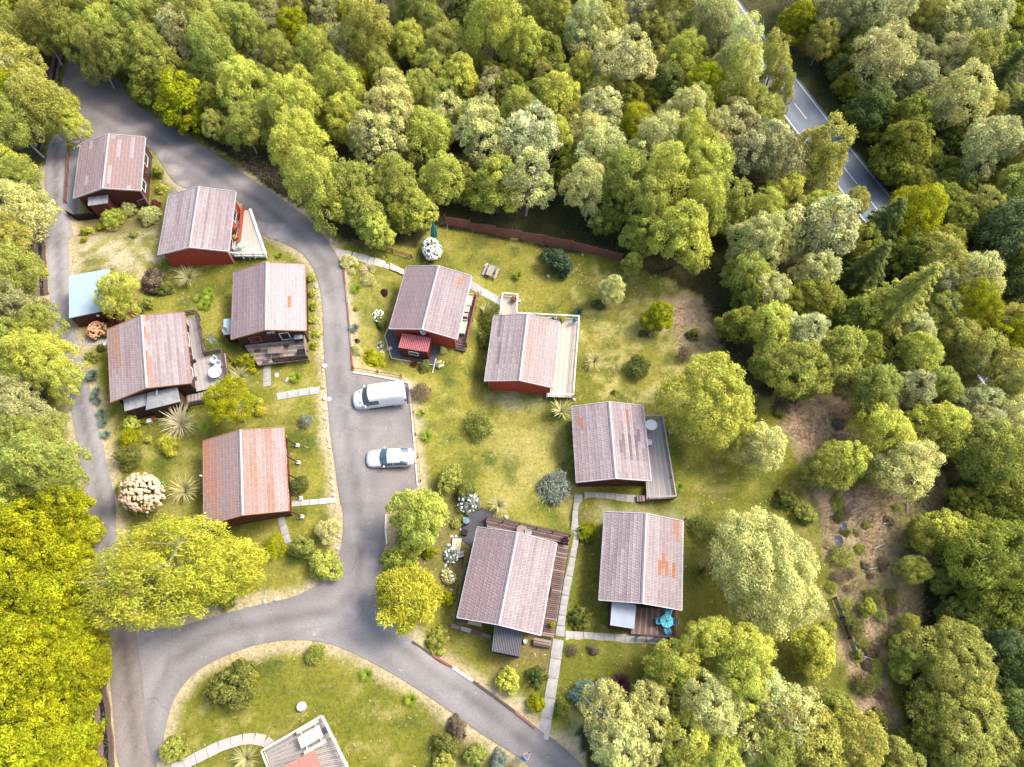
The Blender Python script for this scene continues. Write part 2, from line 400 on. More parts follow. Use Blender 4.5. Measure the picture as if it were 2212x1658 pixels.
def tracky(X, Y):
    d = distpoly(X, Y, CL3, False)
    wear = .22 * np.exp(-((d - .75) / .35) ** 2) - .28 * np.exp(-(d / .35) ** 2)
    n1 = fnoise(X, Y, 3.0, 13) - .5
    k = 1 + wear + .55 * n1
    br = np.clip((18 - Y) / 8, 0, 1)[:, None]
    a = np.stack([.235 * k, .220 * k, .212 * k], -1); b = np.stack([.185 * k, .155 * k, .135 * k], -1)
    edge = np.clip((distpoly(X, Y, CL3, False) - 1.3) / .5, 0, 1)[:, None]
    soil = np.stack([.22 * k, .165 * k, .125 * k], -1)
    a = a * (1 - edge) + soil * edge
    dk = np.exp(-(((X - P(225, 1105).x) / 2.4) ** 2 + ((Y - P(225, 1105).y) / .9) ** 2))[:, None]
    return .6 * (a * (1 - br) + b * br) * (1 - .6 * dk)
M_ROAD = mat('tarmac', (.1, .1, .1), .88, .2, 7.0, bump=.15, attr='tint')
def crack(m):
    n = m.node_tree.nodes; l = m.node_tree.links; b = n['Principled BSDF']; src = b.inputs['Base Color'].links[0].from_socket
    tc = n.new('ShaderNodeTexCoord'); nz = n.new('ShaderNodeTexNoise'); nz.inputs['Scale'].default_value = .9; nz.inputs['Detail'].default_value = 5
    l.new(tc.outputs['Object'], nz.inputs['Vector'])
    ad = n.new('ShaderNodeVectorMath'); ad.operation = 'MULTIPLY_ADD'; ad.inputs[1].default_value = (1.6, 1.6, 0); l.new(nz.outputs['Color'], ad.inputs[0]); l.new(tc.outputs['Object'], ad.inputs[2])
    vo = n.new('ShaderNodeTexVoronoi'); vo.feature = 'DISTANCE_TO_EDGE'; vo.inputs['Scale'].default_value = .22; l.new(ad.outputs[0], vo.inputs['Vector'])
    mr = n.new('ShaderNodeMapRange'); mr.inputs[1].default_value = 0; mr.inputs[2].default_value = .012; mr.inputs[3].default_value = .82; mr.inputs[4].default_value = 1; l.new(vo.outputs['Distance'], mr.inputs[0])
    v2 = n.new('ShaderNodeTexVoronoi'); v2.inputs['Scale'].default_value = 1.1; l.new(ad.outputs[0], v2.inputs['Vector'])
    m2 = n.new('ShaderNodeMapRange'); m2.inputs[1].default_value = .05; m2.inputs[2].default_value = .11; m2.inputs[3].default_value = 1.45; m2.inputs[4].default_value = 1; l.new(v2.outputs['Distance'], m2.inputs[0])
    mu = n.new('ShaderNodeMath'); mu.operation = 'MULTIPLY'; l.new(mr.outputs[0], mu.inputs[0]); l.new(m2.outputs[0], mu.inputs[1])
    mx = n.new('ShaderNodeMix'); mx.data_type = 'RGBA'; mx.blend_type = 'MULTIPLY'; mx.inputs[0].default_value = 1; l.new(src, mx.inputs[6]); l.new(mu.outputs[0], mx.inputs[7]); l.new(mx.outputs[2], b.inputs['Base Color'])
crack(M_ROAD)
flat_sheet('access_road', ROAD_W, .055, M_ROAD, .6, tarmac)
flat_sheet('track', TRACK_W, .035, M_ROAD, .6, tracky)
def hway(X, Y):
    o = (X - hA.x) * hn.x + (Y - hA.y) * hn.y
    k = 1 + .3 * (np.exp(-((o - 1.9) / .45) ** 2) + np.exp(-((o - 5.0) / .45) ** 2)) + .15 * (fnoise(X, Y, 4, 21) - .5)
    return np.stack([.085 * k, .098 * k, .112 * k], -1)
flat_sheet('main_road', HW_W, .05, M_ROAD, 1.0, hway)
M_LINE = mat('road_paint', (.62, .62, .6), .6, .2, 4)
mk = empty('road_marking', (hpt(HLEN / 2, 0).x, hpt(HLEN / 2, 0).y, T(*hpt(HLEN / 2, 0))), kind='structure')
def mstrip(t0, t1, o, wd, nm):
    b = MB(); n = max(1, int((t1 - t0) / 4))
    for k in range(n):
        q = []
        for t, oo in ((k / n, o - wd / 2), ((k + 1) / n, o - wd / 2), ((k + 1) / n, o + wd / 2), (k / n, o + wd / 2)):
            p = hpt(t0 + (t1 - t0) * t, oo); q.append((p.x, p.y, T(p.x, p.y) + .062))
        b.add(q, [(0, 1, 2, 3)])
    return obj(nm, b, M_LINE, mk)
mstrip(2, HLEN - 2, .18, .15, 'edge_line'); mstrip(2, HLEN - 2, HW_WID - .35, .15, 'edge_line')
tt = 6.0
while tt < HLEN - 8: mstrip(tt, tt + 3.2, HW_WID / 2, .12, 'centre_dash'); tt += 6.4

# ---- ground sheet
def axis(lo, hi, st, far):
    a = np.arange(lo, hi + 1e-6, st); k = []; s_ = st; v = 0
    while v < far: s_ *= 1.6; v += s_; k.append(v)
    k = np.array(k); return np.concatenate([lo - k[::-1], a, hi + k])
GX = axis(-84, 84, .42, 2500); GY = axis(-16, 116, .42, 2500)
XX, YY = np.meshgrid(GX, GY, indexing='ij'); X = XX.ravel(); Y = YY.ravel()
def W2(pts): return [(p.x, p.y) for p in gpoly(pts)]
CLEAR = W2([(70, 400), (95, 290), (130, 150), (150, 115), (270, 160), (300, 215), (450, 305), (650, 458), (740, 512), (900, 540), (945, 482), (1340, 560), (1400, 580), (1520, 640), (1560, 760), (1640, 850), (1700, 840), (1850, 870),
    (1900, 1000), (2030, 1010), (2060, 1150), (2000, 1300), (1960, 1450), (1960, 1658), (1700, 1560), (1560, 1530), (1300, 1530), (1230, 1560), (1290, 1720), (190, 1720), (165, 1200), (85, 800)])
BRACK = [W2(q) for q in ([(1465, 640), (1530, 650), (1560, 740), (1480, 775), (1450, 700)], [(1670, 850), (1830, 870), (1870, 960), (1760, 1010), (1690, 930)],
    [(1740, 1060), (1900, 1050), (1960, 1020), (2030, 1020), (2055, 1150), (1985, 1260), (2005, 1330), (1890, 1420), (1960, 1620), (1850, 1530), (1800, 1290), (1785, 1180)],
    [(450, 272), (500, 285), (570, 350), (620, 400), (600, 415), (520, 350)])]
DRY = [W2(q) for q in ([(175, 505), (330, 500), (345, 555), (260, 590), (165, 585)], [(1050, 930), (1235, 900), (1240, 1110), (1100, 1090)], [(790, 640), (840, 650), (850, 760), (800, 770)], [(390, 940), (440, 980), (420, 1100), (370, 1040)])]
TUFT = W2([(1225, 570), (1450, 600), (1560, 760), (1500, 880), (1300, 870), (1250, 760)])
GRAV = [W2(q) for q in ([(1185, 1600), (1232, 1545), (1300, 1560), (1330, 1730), (1275, 1660)], [(147, 330), (165, 320), (165, 470), (145, 445)], [(330, 318), (365, 320), (400, 400), (385, 410), (355, 380)], [(1050, 850), (1190, 865), (1190, 885), (1050, 870)], [(1300, 1095), (1460, 1100), (1470, 1125), (1300, 1125)])]
SOIL = [W2(q) for q in ([(160, 470), (345, 455), (350, 500), (160, 520)], [(260, 1350), (420, 1345), (330, 1400), (310, 1430)], [(205, 1260), (225, 1260), (240, 1658), (215, 1658)], [(960, 1560), (1090, 1590), (1150, 1680), (950, 1680)], [(1060, 1395), (1180, 1380), (1180, 1440), (1080, 1435)], [(880, 1060), (1000, 1070), (1000, 1200), (850, 1340), (840, 1200)])]
jx = X + 2.2 * (fnoise(X, Y, 3.5, 41) - .5); jy = Y + 2.2 * (fnoise(X, Y, 3.5, 47) - .5)
C = np.zeros((len(X), 3))
def soft(q, fe=1.6):
    sg = np.where(inpoly(jx, jy, q), 1, -1) * distpoly(jx, jy, q)
    return np.clip(.5 + sg / fe + 1.3 * (n_b - .5) + .9 * (n_c - .5), 0, 1)
n_a = fnoise(X, Y, 9, 61); n_b = fnoise(X, Y, 2.2, 67); n_c = fnoise(X, Y, .9, 71, 2)
def mixc(C, c, k): k = np.clip(k, 0, 1)[:, None]; return C * (1 - k) + np.array(c) * k
C[:] = (.155, .15, .017)
C = mixc(C, (.235, .205, .045), (n_a - .42) * 3.5)
C = mixc(C, (.085, .10, .012), (.46 - n_b) * 4)
C = mixc(C, (.33, .275, .13), (n_c * .6 + n_b * .4 - .56) * 4)
tf = inpoly(jx, jy, TUFT); C = mixc(C, (.36, .30, .15), tf * (n_c - .42) * 4)
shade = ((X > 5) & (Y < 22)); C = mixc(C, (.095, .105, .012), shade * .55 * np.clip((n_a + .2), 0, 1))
for q in DRY: C = mixc(C, (.34, .28, .14), soft(q, 4) * (.25 + n_b * .7))
C = mixc(C, (.46, .38, .42), soft(DRY[0], 2) * np.clip(n_c * 2.6 - .75, 0, 1))
for q in SOIL: C = mixc(C, (.19, .135, .10), soft(q, 2.5) * (.45 + n_b * .6))
for q in BRACK:
    k = soft(q, 2.5); C = mixc(C, (.50, .335, .36), k * (.55 + n_c * .6)); C = mixc(C, (.25, .17, .17), k * (n_b - .5) * 3); C = mixc(C, (.16, .17, .03), k * (n_a - .5) * 3)
for q in GRAV: C = mixc(C, (.32, .305, .29), soft(q, 1.6) * (.5 + n_b * .5))
dr = np.minimum(distpoly(X, Y, [tuple(p) for p in ROAD_W]), distpoly(X, Y, [tuple(p) for p in TRACK_W]))
C = mixc(C, (.42, .335, .33), (1.25 - dr - 1.3 * (n_b - .5)) * 1.5 * (Y < 60) * (.55 + .6 * n_c))
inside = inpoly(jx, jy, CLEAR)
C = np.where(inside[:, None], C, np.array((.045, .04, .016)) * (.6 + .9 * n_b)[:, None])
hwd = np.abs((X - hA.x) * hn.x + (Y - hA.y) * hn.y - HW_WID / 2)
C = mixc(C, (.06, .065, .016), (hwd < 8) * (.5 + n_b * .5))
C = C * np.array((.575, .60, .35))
Z = Tn(X, Y)
wild = (~inside) | np.any([inpoly(jx, jy, q) for q in BRACK], 0)
Z = Z + np.where(wild & (dr > 1.2) & (hwd > HW_WID / 2 + .8), .5 * (n_b - .5) * np.clip((dr - 1.2) / 2, 0, 1), 0) - .01
nx, ny = len(GX), len(GY)
ii = (np.arange(nx - 1)[:, None] * ny + np.arange(ny - 1)[None]).ravel()
M_GROUND = mat('grass_and_soil', (.1, .1, .1), .95, .38, 3.0, bump=.5, attr='tint')
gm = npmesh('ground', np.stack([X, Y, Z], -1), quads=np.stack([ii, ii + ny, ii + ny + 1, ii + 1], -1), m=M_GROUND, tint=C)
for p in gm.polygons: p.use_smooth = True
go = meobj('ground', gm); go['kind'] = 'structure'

# ---- grass blades, straw and dead bracken standing on that ground (nobody could count them)
BLK = []          # footprints kept free of blades (filled by the builders below)
def ground_colour(x, y):
    i = np.clip(np.searchsorted(GX, x) - 1, 0, nx - 2); j = np.clip(np.searchsorted(GY, y) - 1, 0, ny - 2)
    return C[i * ny + j]
def blades(name, x, y, c, hgt, wid, lean, m=GRASSM):
    n = len(x); z = Tn(x, y)
    a = RNG.random(n) * 2 * np.pi; h = hgt * (.6 + .8 * RNG.random(n)); le = lean * (.4 + .9 * RNG.random(n)) * h / hgt
    b = a + np.pi / 2 + RNG.normal(0, .4, n); wv = wid * (.6 + .8 * RNG.random(n))
    base = np.stack([x, y, z - .02], -1); s_ = np.stack([np.cos(b) * wv, np.sin(b) * wv, 0 * x], -1) / 2
    tip = base + np.stack([np.cos(a) * le, np.sin(a) * le, h], -1)
    V = np.stack([base - s_, base + s_, tip], 1).reshape(-1, 3)
    t = np.repeat(c, 3, 0)
    return npmesh(name, V, tris=np.arange(3 * n).reshape(-1, 3), m=m, tint=t)
def free(x, y):
    k = np.ones(len(x), bool)
    for q in BLK: k &= ~inpoly(x, y, q)
    return k
def grow_grass():
    # lawn
    N = 420000
    x = RNG.uniform(-60, 48, N); y = RNG.uniform(-10, 75, N)
    k = inpoly(x, y, CLEAR) & ~inpoly(x, y, ROAD_W) & ~inpoly(x, y, TRACK_W)
    for q in BRACK + GRAV: k &= ~inpoly(x, y, q)
    x = x[k]; y = y[k]; k = free(x, y); x = x[k]; y = y[k]
    c = ground_colour(x, y) * (1.15 + 1.1 * RNG.random(len(x)))[:, None] * np.array((1.0, 1.02, .9))
    straw = RNG.random(len(x)) < .18 + .3 * inpoly(x, y, TUFT); c[straw] = np.array((.30, .27, .12)) * (.7 + .5 * RNG.random(straw.sum()))[:, None]
    o = meobj('grass', blades('grass', x, y, c, .10, .05, .15)); o['label'] = 'short yellow green lawn grass around the cabins'; o['category'] = 'grass'; o['kind'] = 'stuff'
    # pale straw tufts lying over the lawn
    N = 60000; x = RNG.uniform(-60, 48, N); y = RNG.uniform(-10, 75, N)
    k = inpoly(x, y, CLEAR) & ~inpoly(x, y, ROAD_W) & ~inpoly(x, y, TRACK_W) & (RNG.random(N) < np.where(inpoly(x, y, TUFT), .75, .28) * np.clip((vnoise(x, y, 1.6, 88) - .3) * 2.5, 0, 1))
    for q in BRACK + GRAV: k &= ~inpoly(x, y, q)
    x = x[k]; y = y[k]; k = free(x, y); x = x[k]; y = y[k]
    c = np.array((.36, .33, .135)) * (.6 + .6 * RNG.random(len(x)))[:, None]
    o = meobj('straw_tufts', blades('straw_tufts', x, y, c, .10, .15, .34)); o['label'] = 'pale straw coloured tufts strewn through the lawns'; o['category'] = 'straw'; o['kind'] = 'stuff'
    # bracken litter
    N = 260000; x = RNG.uniform(-40, 60, N); y = RNG.uniform(-10, 80, N)
    k = np.zeros(N, bool); jx = x + 1.6 * (fnoise(x, y, 2, 41) - .5); jy = y + 1.6 * (fnoise(x, y, 2, 47) - .5)
    for q in BRACK + [DRY[0]]: k |= inpoly(jx, jy, q)
    x = x[k]; y = y[k]
    n = len(x); u = RNG.random(n)[:, None]; c = np.array((.30, .19, .15)) * u + np.array((.15, .09, .075)) * (1 - u); g = RNG.random(n) < .18; c[g] = (.085, .10, .02); g = RNG.random(n) < .2; c[g] = (.31, .245, .19)
    g = inpoly(x, y, DRY[0]); c[g] = np.array((.31, .26, .17)) * (.7 + .5 * RNG.random(g.sum()))[:, None]
    o = meobj('dead_bracken', blades('dead_bracken', x, y, c, .25, .055, .65)); o['label'] = 'flattened brown dead bracken stems on the open banks'; o['category'] = 'bracken'; o['kind'] = 'stuff'
    # rough undergrowth on the woodland floor
    N = 120000; x = RNG.uniform(-80, 80, N); y = RNG.uniform(-14, 110, N)
    k = ~inpoly(x, y, CLEAR) & ~inpoly(x, y, ROAD_W) & ~inpoly(x, y, TRACK_W) & ~inpoly(x, y, HW_W)
    x = x[k]; y = y[k]; c = np.array((.085, .095, .02)) * (.5 + 1.1 * RNG.random(len(x)))[:, None]
    o = meobj('undergrowth', blades('undergrowth', x, y, c, .3, .12, .3)); o['label'] = 'dim green undergrowth on the floor of the wood'; o['category'] = 'undergrowth'; o['kind'] = 'stuff'

# ---- slab paths
def along(pts, h=0.0):
    """polyline of ground points and a function that walks it by metres"""
    fine = []
    for (x0, y0), (x1, y1) in zip(pts, pts[1:]):
        n = max(1, int(math.hypot(x1 - x0, y1 - y0) / 9)); fine += [(x0 + (x1 - x0) * i / n, y0 + (y1 - y0) * i / n) for i in range(n)]
    w_ = [P(x, y, h) for x, y in fine + [pts[-1]]]; L = [0]
    for a, b in zip(w_, w_[1:]): L.append(L[-1] + (b - a).length)
    def at(s):
        s = max(0, min(s, L[-1] - 1e-6))
        for i in range(len(w_) - 1):
            if s <= L[i + 1]:
                return w_[i].lerp(w_[i + 1], (s - L[i]) / (L[i + 1] - L[i]))
        return w_[-1].copy()
    return L[-1], at
def slab_path(pts, wd, sl, m=M_SLAB, lift=.05, jit=.0, nm='paving_slab'):
    L, at = along(pts); n = max(1, round(L / sl)); st = L / n
    c = at(L / 2); e = empty('path', c, kind='structure')
    for i in range(n):
        a = at(i * st + .015); b = at((i + 1) * st - .015)
        off = Vector((random.uniform(-jit, jit), random.uniform(-jit, jit), lift - .04 + random.uniform(-.012, .012)))
        bar(nm, a + off, b + off, wd * random.uniform(.95, 1.03), .1, m, e)
    BLK.append(ribbon([at(L * k / 12) for k in range(13)], wd + .1))
    return e
def ribbon(w_, wd):
    l = []; r = []
    for i, p in enumerate(w_):
        d = (w_[min(i + 1, len(w_) - 1)] - w_[max(i - 1, 0)]); d = Vector((d.x, d.y)).normalized(); n_ = Vector((-d.y, d.x)) * wd / 2
        l.append((p.x + n_.x, p.y + n_.y)); r.append((p.x - n_.x, p.y - n_.y))
    return l + r[::-1]
M_SLABW = mat('pale_slab', (.38, .355, .32), .85, .1, 4, bump=.15)
slab_path([(1250, 1068), (1241, 1165), (1226, 1250), (1215, 1310), (1208, 1375)], .85, .95, jit=.03)
slab_path([(1206, 1382), (1197, 1450), (1186, 1520), (1172, 1597)], .95, 1.5)
slab_path([(1221, 1373), (1300, 1378), (1380, 1381), (1442, 1384)], .78, .95, jit=.02)
slab_path([(1262, 1071), (1320, 1074), (1374, 1079)], .78, 1.0)
slab_path([(724, 545), (760, 552), (800, 564), (840, 574), (874, 586)], 1.0, .62, M_SLABW, jit=.05)
slab_path([(1012, 612), (1040, 630), (1062, 642), (1084, 655)], 1.0, .95, M_SLABW, jit=.02)
slab_path([(630, 1089), (680, 1085), (726, 1081)], .55, .75, M_SLABW)
slab_path([(577, 792), (577, 836)], .72, .75)
slab_path([(598, 858), (640, 850), (692, 843)], .8, 1.0)
slab_path([(372, 1664), (430, 1635), (480, 1610), (530, 1596), (566, 1596), (592, 1616)], .85, .95, M_SLABW)
slab_path([(606, 1118), (613, 1142), (623, 1174)], .6, .8)
slab_path([(180, 741), (206, 738), (231, 741)], .9, .25, M_GREYT, nm='deck_board')
# ---- open drain beside the track: a wet channel between low banks, the shade of its depth put into the black bed
def drain(pts):
    L, at = along(pts); n = max(4, int(L / .7)); e = empty('drainage_ditch', at(L / 2), kind='structure')
    w_ = [at(L * k / n) for k in range(n + 1)]
    for nm, o0, o1, z0, z1, m in (('channel_bed', -.2, .2, .01, .01, M_BLACK), ('bank', .19, .62, .03, .16, M_SOIL), ('bank', -.62, -.19, .16, .03, M_SOIL)):
        b = MB(); q = []
        for i, p in enumerate(w_):
            d = w_[min(i + 1, n)] - w_[max(i - 1, 0)]; d = Vector((d.x, d.y, 0)).normalized(); s_ = Vector((d.y, -d.x, 0)); jit = .05 * math.sin(i * 1.7) + .04 * math.sin(i * .61)
            q.append((p + s_ * (o0 + jit) + Vector((0, 0, z0)), p + s_ * (o1 + jit) + Vector((0, 0, z1))))
        for (a0, a1), (b0, b1) in zip(q, q[1:]): b.add([a0, a1, b1, b0], [(0, 1, 2, 3)])
        if nm == 'bank':
            for (a0, a1), (b0, b1) in zip(q, q[1:]):
                s0, s1 = (a1, b1) if o0 > 0 else (a0, b0)
                b.add([s0, s1, s1 - Vector((0, 0, .3)), s0 - Vector((0, 0, .3))], [(0, 1, 2, 3)])
        obj(nm, b, m, e)
drain([(127, 118), (120, 150), (112, 185)]); drain([(98, 258), (90, 290), (82, 325)])
drain([(74, 385), (79, 450), (86, 553), (91, 640)]); drain([(115, 930), (116, 985)])
drain([(192, 1270), (196, 1355), (212, 1465), (222, 1538), (232, 1680)])

# ================================================================== CABINS
CL_, CW_, CR_ = 8.2, 7.4, 1.04          # roof length, width, rise
RZ = 3.7                                 # ridge above the cabin's base
SLOPE = math.atan2(CR_, CW_ / 2); SLEN = math.hypot(CR_, CW_ / 2)
NC, NP = 11, 6
def tile_mesh(npan, length, depth):
    xs = []; 
    for k in range(npan):
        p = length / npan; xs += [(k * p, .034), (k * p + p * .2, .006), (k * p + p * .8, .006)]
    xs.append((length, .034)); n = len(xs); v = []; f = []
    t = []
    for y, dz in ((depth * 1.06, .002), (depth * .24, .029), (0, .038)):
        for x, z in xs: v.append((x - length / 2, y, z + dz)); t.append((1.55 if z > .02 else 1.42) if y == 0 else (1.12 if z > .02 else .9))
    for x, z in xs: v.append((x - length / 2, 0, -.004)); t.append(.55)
    for i in range(n - 1):
        for r in range(3): f.append((r * n + i, (r + 1) * n + i, (r + 1) * n + i + 1, r * n + i + 1))
    me = bpy.data.meshes.new('roof_tile_panel'); me.from_pydata(v, [], f); me.update(); me.materials.append(M_TILE)
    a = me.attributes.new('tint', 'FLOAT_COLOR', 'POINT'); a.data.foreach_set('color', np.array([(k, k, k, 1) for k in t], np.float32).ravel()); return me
PL = CL_ / NP; PD = SLEN / NC
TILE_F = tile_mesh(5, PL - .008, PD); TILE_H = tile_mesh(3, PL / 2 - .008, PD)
def clad(mb, p0, dirv, out, half, z0, zw, zr=None, bh=.2):
    """lapped boards on one wall: p0 wall centre, zr: gable apex height"""
    z = z0
    top = zr if zr else zw
    while z < top - .02:
        z1 = min(z + bh, top)
        def hw(zz): return half if (not zr or zz <= zw) else half * max(0.0, (zr - zz) / (zr - zw))
        a, b = hw(z), hw(z1)
        q = [p0 - dirv * a + out * .03, p0 + dirv * a + out * .03, p0 + dirv * b + out * .006, p0 - dirv * b + out * .006]
        q = [Vector((v.x, v.y, zz)) for v, zz in zip(q, (z, z, z1, z1))]
        r = [Vector((v.x, v.y, z)) for v in (p0 - dirv * a + out * .006, p0 + dirv * a + out * .006)]
        mb.add(q, [(0, 1, 2, 3)]); mb.add([q[0], q[1], r[1], r[0]], [(0, 1, 2, 3)])
        z = z1
    return mb
def window(root, c, out, wd, ht, fm=M_WHITE, nm='window'):
    """frame standing proud of the wall with a pane set back in it"""
    c = Vector(c); out = Vector(out); s_ = out.cross(Vector((0, 0, 1)))
    b = MB()
    for k in (-1, 1):
        b.bar(c + s_ * (k * wd / 2) - Vector((0, 0, ht / 2)) + out * .03, c + s_ * (k * wd / 2) + Vector((0, 0, ht / 2)) + out * .03, .08, .09)
        b.bar(c - s_ * (wd / 2 - .041) + Vector((0, 0, k * ht / 2)) + out * .03, c + s_ * (wd / 2 - .041) + Vector((0, 0, k * ht / 2)) + out * .03, .09, .08)
    fr = obj(nm, b, fm, root)
    b = MB().add([c + out * .036 + s_ * (x * (wd / 2 - .02)) + Vector((0, 0, z * (ht / 2 - .02))) for x, z in ((-1, -1), (1, -1), (1, 1), (-1, 1))], [(0, 1, 2, 3)])
    obj('pane', b, M_GLASS, fr)
def V2(q): return [(p.x, p.y) for p in q]
CAB = {}
class Streak:
    """random source that keeps neighbours on one course alike, as weather streaks do"""
    def __init__(s, r, b): s.r = r; s.b = b
    def random(s): return min(1.0, max(0.0, .72 * s.b + .28 * s.r.random()))
    def uniform(s, a, b): return s.r.uniform(a, b)
    def choice(s, q): return s.r.choice(q)
def cabin(key, x, y, zr, yaw, label, wallm, trim, tint, doors=True):
    base = Vector((x, y, zr - RZ)); root = empty('cabin', base, yaw, label, 'cabin', 'timber cabins with low pitched tile roofs')
    M = wm(root); R = M.to_3x3(); ex = R @ Vector((1, 0, 0)); ey = R @ Vector((0, 1, 0))
    def L(a, b, c): return M @ Vector((a, b, c))
    hw, n0, s0 = 3.28, 3.78, -3.62
    zw = RZ - .12 - CR_ * hw / (CW_ / 2) - .03; zg = RZ - .15
    for nm, p, d, o, h, g in (('wall', L(0, s0, 0), ex, -ey, hw, zg), ('wall', L(0, n0, 0), ex, ey, hw, zg), ('wall', L(hw, (n0 + s0) / 2, 0), ey, ex, (n0 - s0) / 2, None), ('wall', L(-hw, (n0 + s0) / 2, 0), ey, -ex, (n0 - s0) / 2, None)):
        b = MB(); clad(b, p, d, o, h, base.z - .9, base.z + zw, base.z + g if g else None); obj(nm, b, wallm, root)
    for sx in (-1, 1):
        for yy in (n0, s0): obj('corner_board', MB().box(L(sx * hw, yy, zw / 2 - .45), .14, .14, zw + .85, yaw), wallm, root)
    if doors:
        for sx in (1, -1):
            for yy, ww in ((-2.1, 1.3), (1.9, 1.5)): window(root, L(sx * (hw + .03), yy, 1.35), ex * sx, ww, 1.05)
        b = MB(); b.box(L(hw + .05, -.2, 1.0), .06, .95, 2.0, yaw); d = obj('door', b, M_BROWN, root); b = MB(); b.box(L(hw + .11, .18, 1.0), .06, .1, .04, yaw); obj('handle', b, M_METAL, d)
    # roof: sheathing, tile panels, ridge, barge boards, gutters
    b = MB()
    for sx in (-1, 1):
        b.hexa([L(0, CL_ / 2 - .02, RZ - .06), L(0, -CL_ / 2 + .02, RZ - .06), L(sx * (CW_ / 2 - .02), -CL_ / 2 + .02, RZ - .06 - CR_), L(sx * (CW_ / 2 - .02), CL_ / 2 - .02, RZ - .06 - CR_)], .07)
    roof = obj('roof', b, M_DTIMB, root)
    rr = random.Random(key * 13 + 5)
    for sx in (1, -1):
        sl = Vector((-sx * CW_ / 2, 0, CR_)).normalized(); nz_ = Vector((sx * CR_, 0, CW_ / 2)).normalized(); al = sl.cross(nz_)
        for c in range(NC):
            r1 = rr.random(); ph = rr.random() * 6
            segs = [(k * PL + PL / 2, TILE_F) for k in range(NP)] if c % 2 == 0 else [(PL / 4, TILE_H)] + [(PL * (k + 1), TILE_F) for k in range(NP - 1)] + [(CL_ - PL / 4, TILE_H)]
            for s_, me in segs:
                org = Vector((sx * CW_ / 2, (s_ - CL_ / 2), RZ - CR_ - .055)) + sl * (c * PD) + nz_ * rr.uniform(.0, .006)
                Ml = Matrix(((al.x, sl.x, nz_.x, org.x), (al.y, sl.y, nz_.y, org.y), (al.z, sl.z, nz_.z, org.z), (0, 0, 0, 1)))
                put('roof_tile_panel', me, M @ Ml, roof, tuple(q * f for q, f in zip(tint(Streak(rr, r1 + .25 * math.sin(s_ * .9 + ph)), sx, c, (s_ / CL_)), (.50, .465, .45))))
    b = MB(); n = 8
    for k in range(n):
        ya = -CL_ / 2 + CL_ * k / n; yb = ya + CL_ / n + .03; z_ = RZ + .028 + (.008 if k % 2 else 0)
        b.add([L(-.17, ya, z_ - .045), L(0, ya, z_ + .012), L(.17, ya, z_ - .045), L(-.17, yb, z_ - .045), L(0, yb, z_ + .012), L(.17, yb, z_ - .045)], [(0, 1, 4, 3), (1, 2, 5, 4), (0, 3, 4, 1), (0, 1, 2)])
    obj('ridge_cap', b, mat('ridge_tile', (.40, .36, .36), .7, .15, 3), roof)
    for sy in (1, -1):
        for sx in (1, -1):
            bar('barge_board', L(0, sy * (CL_ / 2 + .02), RZ - .05), L(sx * (CW_ / 2 + .02), sy * (CL_ / 2 + .02), RZ - .05 - CR_), .05, .2, trim, roof)
    for sx in (1, -1):
        b = MB(); b.tube([L(sx * (CW_ / 2 + .05), -CL_ / 2, RZ - CR_ - .1), L(sx * (CW_ / 2 + .05), CL_ / 2, RZ - CR_ - .1)], .055, 6); b.tube([L(sx * (CW_ / 2 + .03), -CL_ / 2 + .2, RZ - CR_ - .1), L(sx * (hw + .1), s0 + .05, RZ - CR_ - .5), L(sx * (hw + .1), s0 + .05, -.2)], .035, 6)
        obj('gutter', b, trim, roof)
    BLK.append(V2([L(-3.5, -3.9, 0), L(3.5, -3.9, 0), L(3.5, 3.9, 0), L(-3.5, 3.9, 0)]))
    CAB[key] = dict(root=root, L=L, ex=ex, ey=ey, base=base, hw=hw, s0=s0, n0=n0, roof=roof)
    return CAB[key]

def lerp3(a, b, t): return tuple(x + (y - x) * t for x, y in zip(a, b))
PINK = (.305, .245, .25); PALE = (.42, .385, .38); MAUVE = (.225, .18, .195); RUST = (.38, .165, .075); RUSTP = (.38, .235, .17); DARK = (.135, .10, .115)
def jitter(rr, c, a=.03): k = 1 + rr.uniform(-a, a); return tuple(x * k for x in c)
def t1(rr, sx, c, s): return jitter(rr, lerp3(PINK, RUSTP if sx > 0 else MAUVE, rr.random() * .8) if rr.random() < .8 else PALE)
def t3(rr, sx, c, s): return jitter(rr, lerp3(PINK, PALE, rr.random()))
def t2(rr, sx, c, s):
    if sx > 0: return (.5, .2, .07) if (c == 4 and .4 < s < .5) else jitter(rr, lerp3(PALE, (.47, .44, .44), rr.random()), .05)
    return jitter(rr, lerp3(PINK, MAUVE, rr.random()))
def t6(rr, sx, c, s): return RUSTP if sx > 0 and c in (2, 3) and .8 < s < .95 else jitter(rr, lerp3(PINK, MAUVE if sx < 0 else PALE, rr.random() * .7))
def t4(rr, sx, c, s):
    if sx > 0 and c >= 9: return jitter(rr, lerp3(RUST, PALE, rr.choice((.2, .5, .9))))
    if sx < 0 and c < 4 and s > .35 or (sx < 0 and rr.random() < .12): return jitter(rr, lerp3(PINK, RUSTP, rr.random()))
    return jitter(rr, lerp3(PINK, PALE, rr.random() * (1 if sx > 0 else .7)))
def t5(rr, sx, c, s):
    if sx > 0: return jitter(rr, lerp3(RUSTP, PALE, rr.random() * .8))
    return jitter(rr, (.40, .21, .14)) if (c < 4 and rr.random() < .75) else jitter(rr, lerp3(PINK, RUSTP, rr.random() * .5))
def t7(rr, sx, c, s):
    if sx > 0: return jitter(rr, lerp3(PALE, RUSTP, rr.random() * .6))
    return jitter(rr, MAUVE) if rr.random() < .1 else jitter(rr, lerp3(PINK, PALE, rr.random()))
